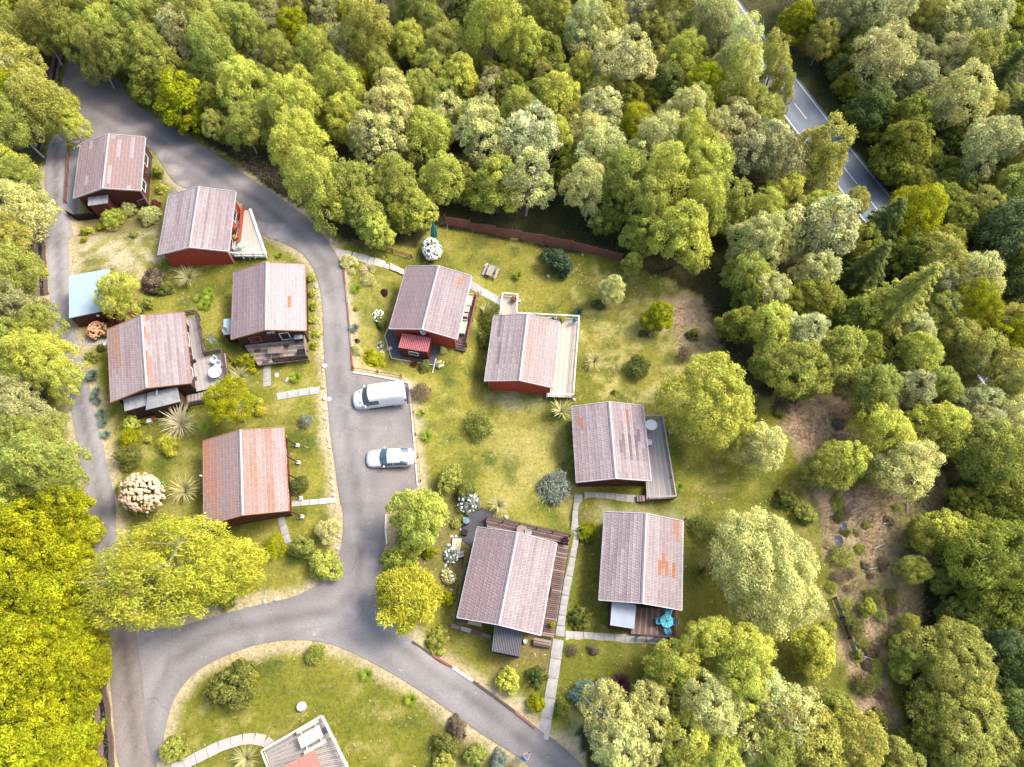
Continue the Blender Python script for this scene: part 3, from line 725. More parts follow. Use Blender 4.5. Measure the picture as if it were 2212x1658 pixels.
def t8(rr, sx, c, s):
    if sx > 0:
        if c == 5 and .72 < s < .9: return RUST
        if 1 <= c <= 8 and .28 < s < .72 and rr.random() < .75: return jitter(rr, lerp3(PINK, DARK, rr.r.random() * .9))
        return jitter(rr, lerp3(PINK, PALE, rr.random()))
    if 1 <= c <= 2 and .68 < s < .9: return lerp3(RUST, PINK, .35)
    return jitter(rr, lerp3(PINK, PALE, rr.random() * (.3 + .1 * c)))
def t9(rr, sx, c, s): return jitter(rr, lerp3(PINK, PALE if sx > 0 else MAUVE, rr.random() * (.8 if sx > 0 else .55)))
def t10(rr, sx, c, s):
    if sx > 0:
        if 2 <= c <= 6 and .38 < s < .52 and (c > 4 or s < .5): return RUST
        if c <= 2 and .6 < s < 1 and rr.random() < .35: return lerp3(RUST, PINK, .4)
        return jitter(rr, lerp3(PINK, PALE, rr.random() * .9))
    return jitter(rr, lerp3(lerp3(PINK, MAUVE, .5), PALE, rr.random()))
def t11(rr, sx, c, s): return jitter(rr, (.42, .2, .16), .04)
M_TRIMO = mat('orange_brown_trim', (.34, .17, .09), .7, .2, 4)
M_TRIMG = mat('pale_grey_trim', (.52, .49, .48), .6, .12, 4)
ZS = 3.4
cabin(1, -47.22, 57.55, .42 + ZS, .18, 'red cabin with a black timber wall along its gable end, by the turning area', M_DRED, M_TRIMG, t1)
cabin(3, -34.86, 49.07, 1.37 + ZS, .09, 'red cabin with a pale three cornered deck beside the access road', M_RED, M_TRIMG, t3)
cabin(2, -25.28, 39.05, 1.63 + ZS, .16, 'cabin with a dark brown gable porch and one orange roof tile', M_BROWN, M_TRIMO, t2)
cabin(6, -9.06, 41.72, -2.15 + ZS, -.15, 'red cabin with a small pink roofed hut at its gable end', M_RED, M_TRIMG, t6)
cabin(4, -35.38, 31.7, 2.85 + ZS, .30, 'cabin with rust streaks by its ridge and a wide grey deck', M_BROWN, M_TRIMO, t4)
cabin(7, 1.12, 36.99, -4.24 + ZS, -.09, 'red cabin with a long pale deck inside white balustrades', M_RED, M_TRIMG, t7)
cabin(8, 10.16, 26.13, -3.39 + ZS, .04, 'red cabin with dark and orange roof tiles and a grey slatted deck', M_DRED, M_TRIMG, t8)
cabin(5, -24.28, 20.23, 1.71 + ZS, .21, 'red cabin with the most rust coloured roof and bare slanting eave struts', M_DRED, M_TRIMO, t5)
cabin(9, .02, 11.88, -1.05 + ZS, -.18, 'cabin with a dark corrugated lean-to and a brown wraparound deck', M_BROWN, M_TRIMG, t9)
cabin(10, 12.41, 14.14, -2.10 + ZS, -.10, 'cabin with a pale blue roofed annex and a blue table on its porch', M_DRED, M_TRIMG, t10)

# ---- decks, railings, lean-tos (all parts of their cabin)
def hexobj(name, top, th, m, parent): return obj(name, MB().hexa(top, th), m, parent)
def deck(root, quad, z, n, m, skirt=None, gap=.10, lay=0):
    """boards run from edge a-b to edge d-c, n of them across a-b"""
    a, b, c, d = [atz(x, y, z) for x, y in quad]
    fr = MB(); cen = (a + b + c + d) / 4
    zb = min(T(p.x, p.y) for p in (a, b, c, d)) - .1
    q = [p.lerp(cen, .03) - Vector((0, 0, .05)) for p in (a, b, c, d)]
    for i in range(4):
        p0, p1 = q[i], q[(i + 1) % 4]
        fr.bar(p0 - Vector((0, 0, .09)), p1 - Vector((0, 0, .09)), .08, .18)
        for t in (0, .5): 
            pp = p0.lerp(p1, t); fr.bar((pp.x, pp.y, min(zb, z - .3)), (pp.x, pp.y, z - .1), .1, .1)
    dk = obj('deck', fr, skirt or M_DTIMB, root)
    for i in range(n):
        t0 = (i + gap / 2) / n; t1_ = (i + 1 - gap / 2) / n; dz = Vector((0, 0, random.uniform(-.006, .006)))
        hexobj('deck_board', [a.lerp(b, t0) + dz, a.lerp(b, t1_) + dz, d.lerp(c, t1_) + dz, d.lerp(c, t0) + dz], .035, m[i % len(m)] if isinstance(m, (list, tuple)) else m, dk)
    BLK.append(V2([a, b, c, d]))
    return dk
def railing(root, pts, z, h, m, rails=2, bal=0.0, post=1.8, top=.1):
    """posts, a top rail and either spaced rails or upright balusters"""
    w_ = [atz(x, y, z) for x, y in pts]
    e = empty('railing', w_[0]); e.parent = root; e.matrix_basis = wm(root).inverted() @ Matrix.Translation(w_[0]); WM[e.name] = Matrix.Translation(w_[0])
    for a, b in zip(w_, w_[1:]):
        L = (b - a).length; n = max(1, round(L / post))
        for k in range(n + 1):
            p = a.lerp(b, k / n); bar('post', p - Vector((0, 0, .35)), p + Vector((0, 0, h)), .09, .09, m, e)
        bar('top_rail', a + Vector((0, 0, h + .02)), b + Vector((0, 0, h + .02)), top + .03, .05, m, e)
        if bal:
            k = int(L / bal); bar('bottom_rail', a + Vector((0, 0, .1)), b + Vector((0, 0, .1)), .06, .06, m, e)
            for i in range(1, k):
                p = a.lerp(b, i / k); bar('baluster', p + Vector((0, 0, .1)), p + Vector((0, 0, h)), .045, .045, m, e)
        else:
            for i in range(rails):
                zz = h * (i + .6) / (rails + .6); bar('rail', a + Vector((0, 0, zz)), b + Vector((0, 0, zz)), .04, .13, m, e)
    return e
M_PALEDK = mat('pale_decking', (.55, .47, .37), .8, .15, 9); M_PALEDK2 = mat('pale_decking_worn', (.50, .42, .33), .8, .15, 9)
M_WDK = mat('whitish_decking', (.60, .54, .46), .8, .1, 9)
M_GDK = mat('grey_decking', (.34, .30, .285), .8, .2, 9); M_GDK2 = mat('grey_decking_pale', (.40, .365, .33), .8, .2, 9)
M_BDK = mat('brown_decking', (.17, .105, .085), .8, .25, 9); M_BDK2 = mat('brown_decking_pale', (.27, .20, .17), .8, .25, 9); M_BDK3 = mat('plum_decking', (.14, .08, .075), .8, .25, 9)
M_CORRP = mat('pink_corrugated_sheet', (.36, .085, .10), .5, .1, 2)
M_CORRD = mat('dark_corrugated_sheet', (.13, .125, .135), .5, .15, 2)
def annex(root, roofq, zt, drop, m_roof, m_wall, zb, corr=0, fall=0.0, inset=.12, nm='annex'):
    """lean-to: sheet roof (four corners in the photograph at height zt) on walls; fall lowers the last two corners"""
    a, b = [atz(x, y, zt) for x, y in roofq[:2]]; c, d = [atz(x, y, zt - fall) for x, y in roofq[2:]]
    r = MB()
    if corr:
        n = corr * 4
        for i in range(n):
            t0, t1_ = i / n, (i + 1) / n; z0 = .035 * math.sin(i * math.pi / 2); z1 = .035 * math.sin((i + 1) * math.pi / 2)
            q = [a.lerp(b, t0) + Vector((0, 0, z0)), a.lerp(b, t1_) + Vector((0, 0, z1)), d.lerp(c, t1_) + Vector((0, 0, z1)), d.lerp(c, t0) + Vector((0, 0, z0))]
            r.add(q, [(0, 1, 2, 3)])
        r.hexa([p - Vector((0, 0, .05)) for p in (a, b, c, d)], .05)
    else: r.hexa([a, b, c, d], .09)
    cen = (a + b + c + d) / 4
    q = [p.lerp(cen, inset) - Vector((0, 0, .06)) for p in (a, b, c, d)]
    wb = MB()
    for i in range(4):
        p0, p1 = q[i], q[(i + 1) % 4]; o_ = ((p0 + p1) / 2 - cen); o_.z = 0; o_.normalize()
        z = zb; top = min(p0.z, p1.z); dv = (p1 - p0) / 2; dv.z = 0; mid = (p0 + p1) / 2
        clad(wb, Vector((mid.x, mid.y, 0)), dv.normalized(), o_, dv.length, zb, top, None, .18)
        wb.add([Vector((p0.x, p0.y, top)), Vector((p1.x, p1.y, top)), p1, p0], [(0, 1, 2, 3)])
    wo = obj(nm + '_wall', wb, m_wall, root); ro = obj(nm + '_roof', r, m_roof, root)
    BLK.append(V2(q))
    return dict(a=a, b=b, c=c, d=d, q=q, roof=ro, wall=wo)

# cabin 1 -----------------------------------------------------------
k = CAB[1]; r_ = k['root']; bz = k['base'].z
deck(r_, [(311, 330), (325, 335), (317, 441), (303, 430)], bz + .2, 6, [M_BROWN, M_DTIMB])
railing(r_, [(312, 322), (325, 334), (317, 441), (303, 446)], bz + .2, .85, M_DTIMB, 3, post=2.0)
an = annex(r_, [(190, 427), (234, 421), (232, 439), (190, 445)], bz + 2.25, 0, M_GREYROOF, M_DRED, bz - .5, fall=.15)
deck(r_, [(236, 432), (303, 424), (305, 444), (240, 452)], bz + .15, 8, M_DTIMB)
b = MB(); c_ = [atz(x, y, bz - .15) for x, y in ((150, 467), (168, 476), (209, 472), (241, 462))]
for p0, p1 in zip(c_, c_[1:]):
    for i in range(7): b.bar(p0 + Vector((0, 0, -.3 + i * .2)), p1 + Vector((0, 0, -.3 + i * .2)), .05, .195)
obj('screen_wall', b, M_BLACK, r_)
obj('outdoor_cupboard', MB().box(atz(243, 428, bz + .9), 1.0, .8, 1.5, .18), M_BLACK, r_)
obj('outdoor_cupboard', MB().box(atz(290, 421, bz + .6), .7, .6, .9, .18), M_TERRA, r_)
# cabin 3 -----------------------------------------------------------
k = CAB[3]; r_ = k['root']; bz = k['base'].z; z3 = bz + .5
deck(r_, [(521, 457), (541, 453), (575, 556), (499, 554)], z3, 14, [M_WDK, M_PALEDK], M_WHITE)
railing(r_, [(541, 453), (575, 553)], z3, .12, M_WHITE, 0, post=3, top=.28)
railing(r_, [(500, 556), (575, 556)], z3, .8, M_WHITE, 2, post=1.3)
b = MB(); b.box(k['L'](4.0, .9, .55), .12, 5.2, 1.0, .09); obj('deck_screen', b, M_RED, r_)
# cabin 2 -----------------------------------------------------------
k = CAB[2]; r_ = k['root']; bz = k['base'].z; z2 = bz + .35
deck(r_, [(520, 742), (661, 733), (667, 777), (556, 790)], z2, 1, M_DTIMB)
a, b_, c, d = [atz(x, y, z2 + .04) for x, y in ((524, 742), (661, 732), (667, 777), (558, 790))]
dk = obj('deck', MB().bar(d, c, .06, .16), M_TIMB, r_)
for i in range(15):
    t0, t1_ = (i + .05) / 15, (i + .95) / 15
    hexobj('deck_board', [a.lerp(d, t0), b_.lerp(c, t0), b_.lerp(c, t1_), a.lerp(d, t1_)], .035, (M_TIMB, M_GDK, M_TIMB)[i % 3], dk)
railing(r_, [(592, 783), (666, 776)], z2, .8, M_BROWN, 3, post=1.8)
railing(r_, [(666, 776), (661, 733)], z2, .8, M_TIMB, 2, post=2.0)
annex(r_, [(483, 690), (500, 688), (500, 722), (482, 724)], bz + 1.75, 0, M_BLUEROOF, M_BROWN, bz - .4, fall=.1, nm='tank_store')
def dish(root, p, aim, r=.4, pole=None, m=M_METAL, nm='satellite_dish'):
    p = Vector(p); aim = Vector(aim).normalized()
    pr = [(r * t, .28 * r * t * t) for t in (0.02, .25, .5, .75, 1.0)] + [(r * .97, .28 * r + .0), (r * .5, .28 * r * .25 - .02), (.02, -.02)]
    b = MB(); b.lathe(p, pr, 18, aim); d = obj(nm, b, m, root, smooth=False)
    b = MB(); lo = p - Vector((0, 0, r)); tip = p + aim * r * 1.1; b.bar(p - aim * .03 + Vector((0, 0, -.9 * r)), tip, .03, .03); b.box(tip, .09, .09, .09); obj('receiver_arm', b, M_METAL, root or d)
    b = MB()
    if pole: b.tube([p - aim * .05, p - aim * .16, Vector((p.x - aim.x * .16, p.y - aim.y * .16, pole))], .028, 6)
    else: b.tube([p - aim * .03, p - aim * .3], .025, 6)
    obj('mount', b, M_METAL, root or d); return d
dish(r_, atz(487, 714, bz + 2.0), (-.3, -.5, .55), .36)
# little white deer cut-out on the gable
b = MB(); o0 = k['L'](.15, k['s0'] - .06, 2.45); sx = k['ex']; up = Vector((0, 0, 1))
for (x0, z0, x1, z1, t) in ((-.3, 0, .3, .02, .16), (.26, .02, .5, .26, .09), (.44, .26, .66, .22, .08), (-.28, 0, -.36, -.34, .06), (-.16, -.02, -.14, -.34, .06), (.16, 0, .1, -.34, .06), (.26, 0, .32, -.34, .06), (-.3, .04, -.42, .1, .05), (.5, .28, .46, .44, .04), (.55, .27, .62, .42, .04)):
    b.bar(o0 + sx * x0 + up * z0, o0 + sx * x1 + up * z1, .03, t)
obj('deer_ornament', b, M_WHITE, r_)
window(r_, k['L'](-1.7, k['s0'] - .03, 1.4), -k['ey'], 1.1, 1.0, M_RED); window(r_, k['L'](1.3, k['s0'] - .03, 1.4), -k['ey'], .9, 1.3)
# cabin 6 -----------------------------------------------------------
k = CAB[6]; r_ = k['root']; bz = k['base'].z; z6 = bz + .25
deck(r_, [(1012, 632), (1031, 637), (1006, 744), (986, 740)], z6, 1, M_DTIMB)
a, b_, c, d = [atz(x, y, z6 + .04) for x, y in ((1012, 632), (1031, 637), (1007, 745), (986, 740))]
dk = obj('deck', MB().bar(b_, c, .06, .16), M_BDK, r_)
for i in range(38):
    t0, t1_ = (i + .08) / 38, (i + .92) / 38
    hexobj('deck_board', [a.lerp(d, t0), b_.lerp(c, t0), b_.lerp(c, t1_), a.lerp(d, t1_)], .035, (M_BDK, M_BDK3, M_BDK2)[random.choice((0, 0, 1, 1, 2))], dk)
railing(r_, [(1033, 637), (1008, 748)], z6, .8, M_FENCE, 3, post=1.9)
st = obj('steps', MB().bar(atz(985, 752, z6 - .35), atz(1006, 757, z6 - .35), .5, .3), M_DTIMB, r_)
for i in range(3): bar('tread', atz(985, 743 + i * 4.5, z6 - .06 - i * .11), atz(1007, 748 + i * 4.5, z6 - .06 - i * .11), .24, .05, M_BDK, st)
dish(r_, k['L'](.1, k['s0'] - .35, 3.1), (-.5, -.65, .6), .42)
# hut of cabin 6: own pink roof, white window
hz = bz + 2.15
an = annex(r_, [(869, 720), (932, 730), (924, 761), (860, 751)], hz, 0, M_CORRP, M_DRED, bz - .4, corr=16, fall=.35, inset=.05, nm='hut')
mid = (an['q'][2] + an['q'][3]) / 2; o_ = (mid - (an['q'][0] + an['q'][1]) / 2); o_.z = 0; o_.normalize()
window(r_, Vector((mid.x, mid.y, bz + 1.0)) + o_ * .05, o_, 1.05, .62)
# cabin 4 -----------------------------------------------------------
k = CAB[4]; r_ = k['root']; bz = k['base'].z; z4 = bz + .35
deck(r_, [(396, 688), (428, 684), (446, 775), (410, 780)], z4, 10, [M_GDK2, M_GDK])
deck(r_, [(411, 776), (487, 764), (494, 832), (424, 846)], z4, 22, [M_GDK, M_GDK2, M_GDK2])
deck(r_, [(403, 855), (474, 839), (476, 862), (404, 876)], z4 - .3, 20, [M_TIMB, M_GDK])
railing(r_, [(398, 684), (428, 680)], z4, .85, M_DTIMB, 3, post=1.6)
railing(r_, [(428, 681), (444, 767)], z4, .85, M_DTIMB, 2, post=1.9)
railing(r_, [(444, 770), (484, 762), (495, 834)], z4, .85, M_DTIMB, 3, post=1.7)
railing(r_, [(362, 893), (408, 879), (478, 864)], z4 - .3, .8, M_DTIMB, 3, post=1.9)
annex(r_, [(266, 863), (316, 850), (317, 876), (269, 889)], bz + 2.05, 0, M_GREYROOF, M_BROWN, bz - .5, fall=.12)
annex(r_, [(318, 849), (383, 836), (389, 868), (315, 886)], bz + 2.3, 0, M_GREYROOF, M_BROWN, bz - .5, fall=.15)
obj('gas_bottle', MB().lathe(atz(283, 893, bz - .1), [(.16, 0), (.18, .1), (.18, .5), (.1, .62), (.06, .7)], 12), M_TYRE, r_, True)
obj('downpipe', MB().bar(atz(339, 843, bz + 2.9), atz(338, 855, bz + 2.3), .07, .07), M_WHITE, r_)
obj('wall_lamp', MB().box(atz(229, 745, bz + 1.8), .3, .3, .35), M_WHITE, r_)
obj('bracket', MB().box(atz(421, 819, bz + 1.7), .4, .4, .06, .3), M_DTIMB, r_)
# cabin 7 -----------------------------------------------------------
k = CAB[7]; r_ = k['root']; bz = k['base'].z; z7 = bz + .35
deck(r_, [(1085, 640), (1118, 643), (1114, 690), (1078, 690)], z7, 9, [M_PALEDK, M_PALEDK2], M_CREAM)
deck(r_, [(1112, 684), (1250, 690), (1249, 704), (1112, 700)], z7, 30, [M_PALEDK, M_PALEDK2], M_CREAM)
deck(r_, [(1192, 700), (1249, 705), (1236, 859), (1180, 857)], z7 + .004, 15, [M_PALEDK, M_WDK, M_PALEDK2], M_CREAM)
railing(r_, [(1080, 689), (1086, 641), (1118, 644), (1116, 684)], z7, .8, M_WHITE, bal=.22, post=1.8)
railing(r_, [(1116, 684), (1250, 691), (1237, 860), (1182, 858)], z7, .8, M_WHITE, bal=.22, post=2.1)
# cabin 8 -----------------------------------------------------------
k = CAB[8]; r_ = k['root']; bz = k['base'].z; z8 = bz + .45
deck(r_, [(1388, 904), (1427, 904), (1456, 1077), (1397, 1080)], z8, 15, [M_GDK, M_GDK2, M_GDK])
railing(r_, [(1390, 905), (1428, 905), (1457, 1077), (1399, 1080)], z8, .8, M_GREYT, bal=.16, post=2.1)
st = obj('steps', MB().bar(atz(1377, 1078, z8 - .5), atz(1394, 1078, z8 - .5), .6, .3), M_DTIMB, r_)
for i in range(3): bar('tread', atz(1378 + i * 6, 1071, z8 - .36 + i * .12), atz(1379 + i * 6, 1084, z8 - .36 + i * .12), .28, .05, M_TIMB, st)
# cabin 5: slanting struts ------------------------------------------
k = CAB[5]; r_ = k['root']; L = k['L']; bz = k['base'].z
for yy in (-3.9, -2.1, -.3, 1.5, 3.3):
    bar('strut', L(3.45, yy, RZ - CR_ - .1), L(4.25, yy - .1, -.1), .09, .09, M_BROWN, r_)
    bar('strut_foot', L(4.25, yy - .1, -.3), L(4.25, yy - .1, .06), .3, .3, M_WHITE, r_)
b = MB(); b.tube([L(-3.4, .6, 2.2), L(-4.1, .8, 2.5)], .07, 8); obj('flue', b, M_WHITE, r_)
# cabin 9 -----------------------------------------------------------
k = CAB[9]; r_ = k['root']; bz = k['base'].z; z9 = bz + .3
deck(r_, [(1049, 1117), (1052, 1139), (1229, 1176), (1231, 1156)], z9, 6, [M_BDK, M_BDK3, M_BDK2], M_DTIMB)
a, b_, c, d = [atz(x, y, z9 + .02) for x, y in ((1190, 1172), (1230, 1180), (1198, 1378), (1160, 1372))]
dk = obj('deck', MB().bar(b_ - Vector((0, 0, .1)), c - Vector((0, 0, .1)), .08, .2), M_DTIMB, r_); BLK.append(V2([a, b_, c, d]))
for i in range(46):
    t0, t1_ = (i + .14) / 46, (i + .86) / 46
    hexobj('deck_board', [a.lerp(d, t0), b_.lerp(c, t0), b_.lerp(c, t1_), a.lerp(d, t1_)], .04, (M_BDK, M_BDK3, M_BDK2, M_GDK2)[random.choice((0, 1, 1, 2, 3) if i < 16 else (0, 0, 1, 1, 2))], dk)
railing(r_, [(1051, 1120), (1231, 1159)], z9, .85, M_DTIMB, 1, post=1.6)
st = obj('steps', MB().bar(atz(1152, 1388, z9 - .3), atz(1190, 1395, z9 - .3), .5, .2), M_DTIMB, r_)
for i in range(3): bar('tread', atz(1153, 1380 + i * 5, z9 - .1 - i * .1), atz(1191, 1388 + i * 5, z9 - .1 - i * .1), .22, .05, M_BDK2, st)
annex(r_, [(1068, 1352), (1130, 1365), (1122, 1419), (1062, 1407)], bz + 1.95, 0, M_CORRD, M_BLACK, bz - .5, corr=17, fall=.2, inset=.05, nm='lean_to')
# cabin 10 ----------------------------------------------------------
k = CAB[10]; r_ = k['root']; bz = k['base'].z; z10 = bz + .25
deck(r_, [(1368, 1312), (1457, 1316), (1456, 1374), (1362, 1370)], z10, 22, [M_BDK, M_BDK2, M_BDK])
railing(r_, [(1380, 1374), (1456, 1378), (1457, 1320)], z10, .75, M_DTIMB, 2, post=1.8)
annex(r_, [(1322, 1298), (1374, 1307), (1370, 1359), (1318, 1351)], bz + 2.1, 0, mat('blue_grey_roof_sheet', (.30, .345, .40), .5, .08, 2), M_DRED, bz - .4, fall=.12, inset=.06)
for dx in (-.1, .55): window(r_, k['L'](dx, k['s0'] - .03, 1.5), -k['ey'], .45, .6)
# cabin 11: only its deck and a roof corner reach into the picture ----
c11 = atz(677, 1624, 2.9)
yaw = .50
cx = c11 - (Matrix.Rotation(yaw, 3, 'Z') @ Vector((CW_ / 2, CL_ / 2, 0)))
cabin(11, cx.x, cx.y, 2.9 + CR_, yaw, 'cabin with a smooth salmon pink roof corner beside a railed timber deck', M_DRED, M_TRIMO, t11)
r_ = CAB[11]['root']; z11 = CAB[11]['base'].z + .5
CAB11Z = z11
deck(r_, [(571, 1622), (601, 1692), (775, 1700), (699, 1547)], z11, 34, [M_GDK2, M_GREYT, M_GDK2], gap=.2)
railing(r_, [(601, 1700), (571, 1622), (699, 1547), (775, 1700)], z11, .8, M_CREAM, bal=.2, post=2.2)

# garden shed with the pale blue roof ---------------------------------
p = P(195, 650); sh = empty('garden_shed', p, 0, 'dark red garden shed with a flat pale blue sheet roof beside the track', 'shed')
an = annex(sh, [(149, 596), (237, 581), (240, 668), (149, 688)], p.z + 2.55, 0, M_BLUEROOF, M_DRED, p.z - .5, fall=.25, inset=.04, nm='shed')
mid = (an['q'][2] + an['q'][3]) / 2; obj('shed_lamp', MB().box((mid.x + .6, mid.y - .1, p.z + 1.9), .22, .15, .15), M_CREAM, sh)
# paved dark yard round the hut of cabin 6 ------------------------------
YARD = [(838, 712), (831, 727), (846, 775), (938, 790), (953, 752), (905, 735)]
flat_sheet('yard', [P(x, y).xy for x, y in YARD], .06, mat('dark_paving', (.085, .085, .095), .85, .3, 8, bump=.3), 1.0); BLK.append(W2(YARD))
e = empty('yard_kerb', P(838, 750), 0, 'thin pale kerb boards round the dark paved yard of the hut', 'kerb')
for a, b_ in zip([(872, 640), (838, 712), (831, 727), (846, 775)], [(838, 712), (831, 727), (846, 775), (938, 790)]): bar('kerb_board', P(*a, .06), P(*b_, .06), .07, .2, M_CREAM, e)
YARD9 = [(1042, 1098), (1068, 1108), (1052, 1150), (1008, 1345), (980, 1345), (1000, 1250), (1016, 1180), (990, 1160), (1005, 1110)]
flat_sheet('yard', [P(x, y).xy for x, y in YARD9], .05, M_GRAVD, 1.0); BLK.append(W2(YARD9))
flat_sheet('yard', [P(x, y).xy for x, y in [(150, 330), (170, 320), (168, 470), (146, 445)]], .05, mat('blue_grey_gravel', (.16, .165, .18), .9, .35, 14, bump=.6), 1.0)

# ================================================================== VEGETATION
def norm(a): return a / (np.linalg.norm(a, axis=-1, keepdims=True) + 1e-9)
def leaf_quads(c, d, n_, l, w_):
    """elongated leaf sprays: centre, long axis, normal, length, width"""
    s_ = norm(np.cross(d, n_)); l = l[:, None] / 2; w_ = w_[:, None] / 2
    V = np.stack([c - d * l, c + s_ * w_ + n_ * w_ * .25, c + d * l, c - s_ * w_ + n_ * w_ * .25], 1).reshape(-1, 3)
    return V, np.arange(len(V)).reshape(-1, 4)
def crown(seed, n=9000, ll=.11, lw=.05, asp=1.2, K=70, rc=.30, droop=0.0, spray=0.0, cz=0.0, low=-.6, lobes=.18, tv=.14, dens=.12, M=1, bare=.0):
    """leaf sprays gathered in clumps; the clumps sit on the skins of M overlapping sub-crowns"""
    g = np.random.default_rng(seed)
    if M == 1: sub = [(np.zeros(3), np.ones(3))]
    else:
        sub = [(np.array([g.normal(0, .07), g.normal(0, .07), .36]), np.array([.55, .55, .62]))]
        a0 = g.random() * 6.28
        for k in range(M - 1):
            a = a0 + 6.283 * k / (M - 1) + g.normal(0, .3); r = g.uniform(.34, .56); z = g.uniform(-.55, .28)
            s_ = g.uniform(.40, .56); sub.append((np.array([np.cos(a) * r, np.sin(a) * r, z]), np.array([s_, s_, s_ * g.uniform(.85, 1.2)])))
    cc = []; out = []; rad = []
    for c0, sc_ in sub:
        Kk = max(8, int(K * (sc_[0] ** 2) / (1 if M == 1 else .9)))
        i = np.arange(Kk) + .5; ph = np.arccos(1 - 2 * i / Kk); th = np.pi * (1 + 5 ** .5) * i + g.random() * 6
        D = norm(np.stack([np.cos(th) * np.sin(ph), np.sin(th) * np.sin(ph), np.cos(ph)], -1) + g.normal(0, .16, (Kk, 3)))
        D = D[(D[:, 2] > low) & (g.random(Kk) > bare)]
        L3 = norm(g.normal(0, 1, (5, 3)))
        f = (.74 if M == 1 else .9) + lobes * np.clip((D @ L3.T).max(1) - .45, -.4, 1) + g.normal(0, .07, len(D))
        p = c0 + D * f[:, None] * sc_
        keep = np.ones(len(p), bool)
        for c1, s1 in sub:
            if c1 is not c0: keep &= (((p - c1) / s1) ** 2).sum(1) > .62
        cc.append(p[keep]); out.append(D[keep]); rad.append(rc * g.uniform(.7, 1.35, keep.sum()))
    cc = np.vstack(cc); out = np.vstack(out); rad = np.concatenate(rad)
    m = int(len(cc) * dens); q = g.integers(0, len(cc), m); cc = np.vstack([cc, cc[q] * g.uniform(.3, .65, (m, 1))]); out = np.vstack([out, out[q]]); rad = np.r_[rad, rad[q] * 1.15]
    cc = cc * np.array([1, 1, asp])
    tint_c = 1 + g.normal(0, tv, len(cc)); hue_c = g.normal(0, .03, len(cc))
    pr = rad ** 2; pr /= pr.sum(); ci = g.choice(len(cc), int(n * 2.2), p=pr)
    d = norm(g.normal(0, 1, (len(ci), 3)))
    ok = (d * out[ci]).sum(1) * .6 + d[:, 2] * .45 > -.28 + .3 * g.random(len(ci)); ci = ci[ok][:n]; d = d[ok][:n]; n = len(ci)
    rr = rad[ci][:, None] * (.5 + .55 * g.random((n, 1)) ** .6); rr[g.random(n) < .08] *= 1.3
    pos = cc[ci] + d * rr * np.array([1, 1, .9 + .5 * droop])
    if droop: pos[:, 2] -= droop * .25 * rad[ci] * g.random(n)
    nn = norm(d * .8 + np.array([0, 0, .35]) + g.normal(0, .55, (n, 3)))
    ax = g.normal(0, 1, (n, 3)) + d * spray * 2.5 + np.array([0, 0, -1.0]) * droop * 2.2 + out[ci] * droop * .6
    ax = norm(ax - nn * (ax * nn).sum(1, keepdims=True) * (1 - spray))
    if spray: nn = norm(np.cross(ax, g.normal(0, 1, (n, 3))))
    V, Q = leaf_quads(pos, ax, nn, ll * g.uniform(.5, 1.4, n), lw * g.uniform(.6, 1.35, n))
    t = (tint_c[ci] * g.uniform(.6, 1.42, n))[:, None] * np.stack([1 + hue_c[ci], np.ones(n), 1 - hue_c[ci]], -1)
    V[:, 2] += cz
    return npmesh('crown', V, quads=Q, m=LEAF, tint=np.repeat(np.clip(t, .3, 1.9), 4, 0))
def conifer(seed, n=9000, tiers=15, H=3.2):
    g = np.random.default_rng(seed); C_ = []; A_ = []; N_ = []
    for k in range(tiers):
        z = .25 + (H - .3) * k / tiers; R = (1 - k / tiers) ** .85 * 1.0 + .06; nb = max(5, int(13 * R))
        for b in range(nb):
            a = 2 * np.pi * (b + g.random() * .7) / nb; L = R * g.uniform(.75, 1.1); m = int(n / tiers / nb * (R * 1.6 + .2)) + 6
            t = g.random(m) ** .7; dirv = np.array([np.cos(a), np.sin(a), 0]); sd_ = np.array([-np.sin(a), np.cos(a), 0])
            sp = (1.05 - t) * .28 * L * g.normal(0, 1, m)
            p = dirv * (t * L)[:, None] + sd_ * sp[:, None]; p[:, 2] = z - .22 * L * t ** 1.5 + g.normal(0, .025, m)
            C_.append(p); A_.append(norm(dirv + sd_ * (np.sign(sp) * .8)[:, None] + g.normal(0, .25, (m, 3)) + np.array([0, 0, -.15]))); N_.append(norm(np.array([0, 0, 1.]) + g.normal(0, .35, (m, 3))))
    c = np.vstack(C_); a = np.vstack(A_); nn = np.vstack(N_); n = len(c)
    V, Q = leaf_quads(c, a, nn, .13 * g.uniform(.6, 1.3, n), .035 * g.uniform(.7, 1.3, n))
    r = np.hypot(c[:, 0], c[:, 1]); t = (g.uniform(.7, 1.25, n))[:, None] * np.ones(3)
    return npmesh('crown', V, quads=Q, m=LEAF, tint=np.repeat(t, 4, 0))
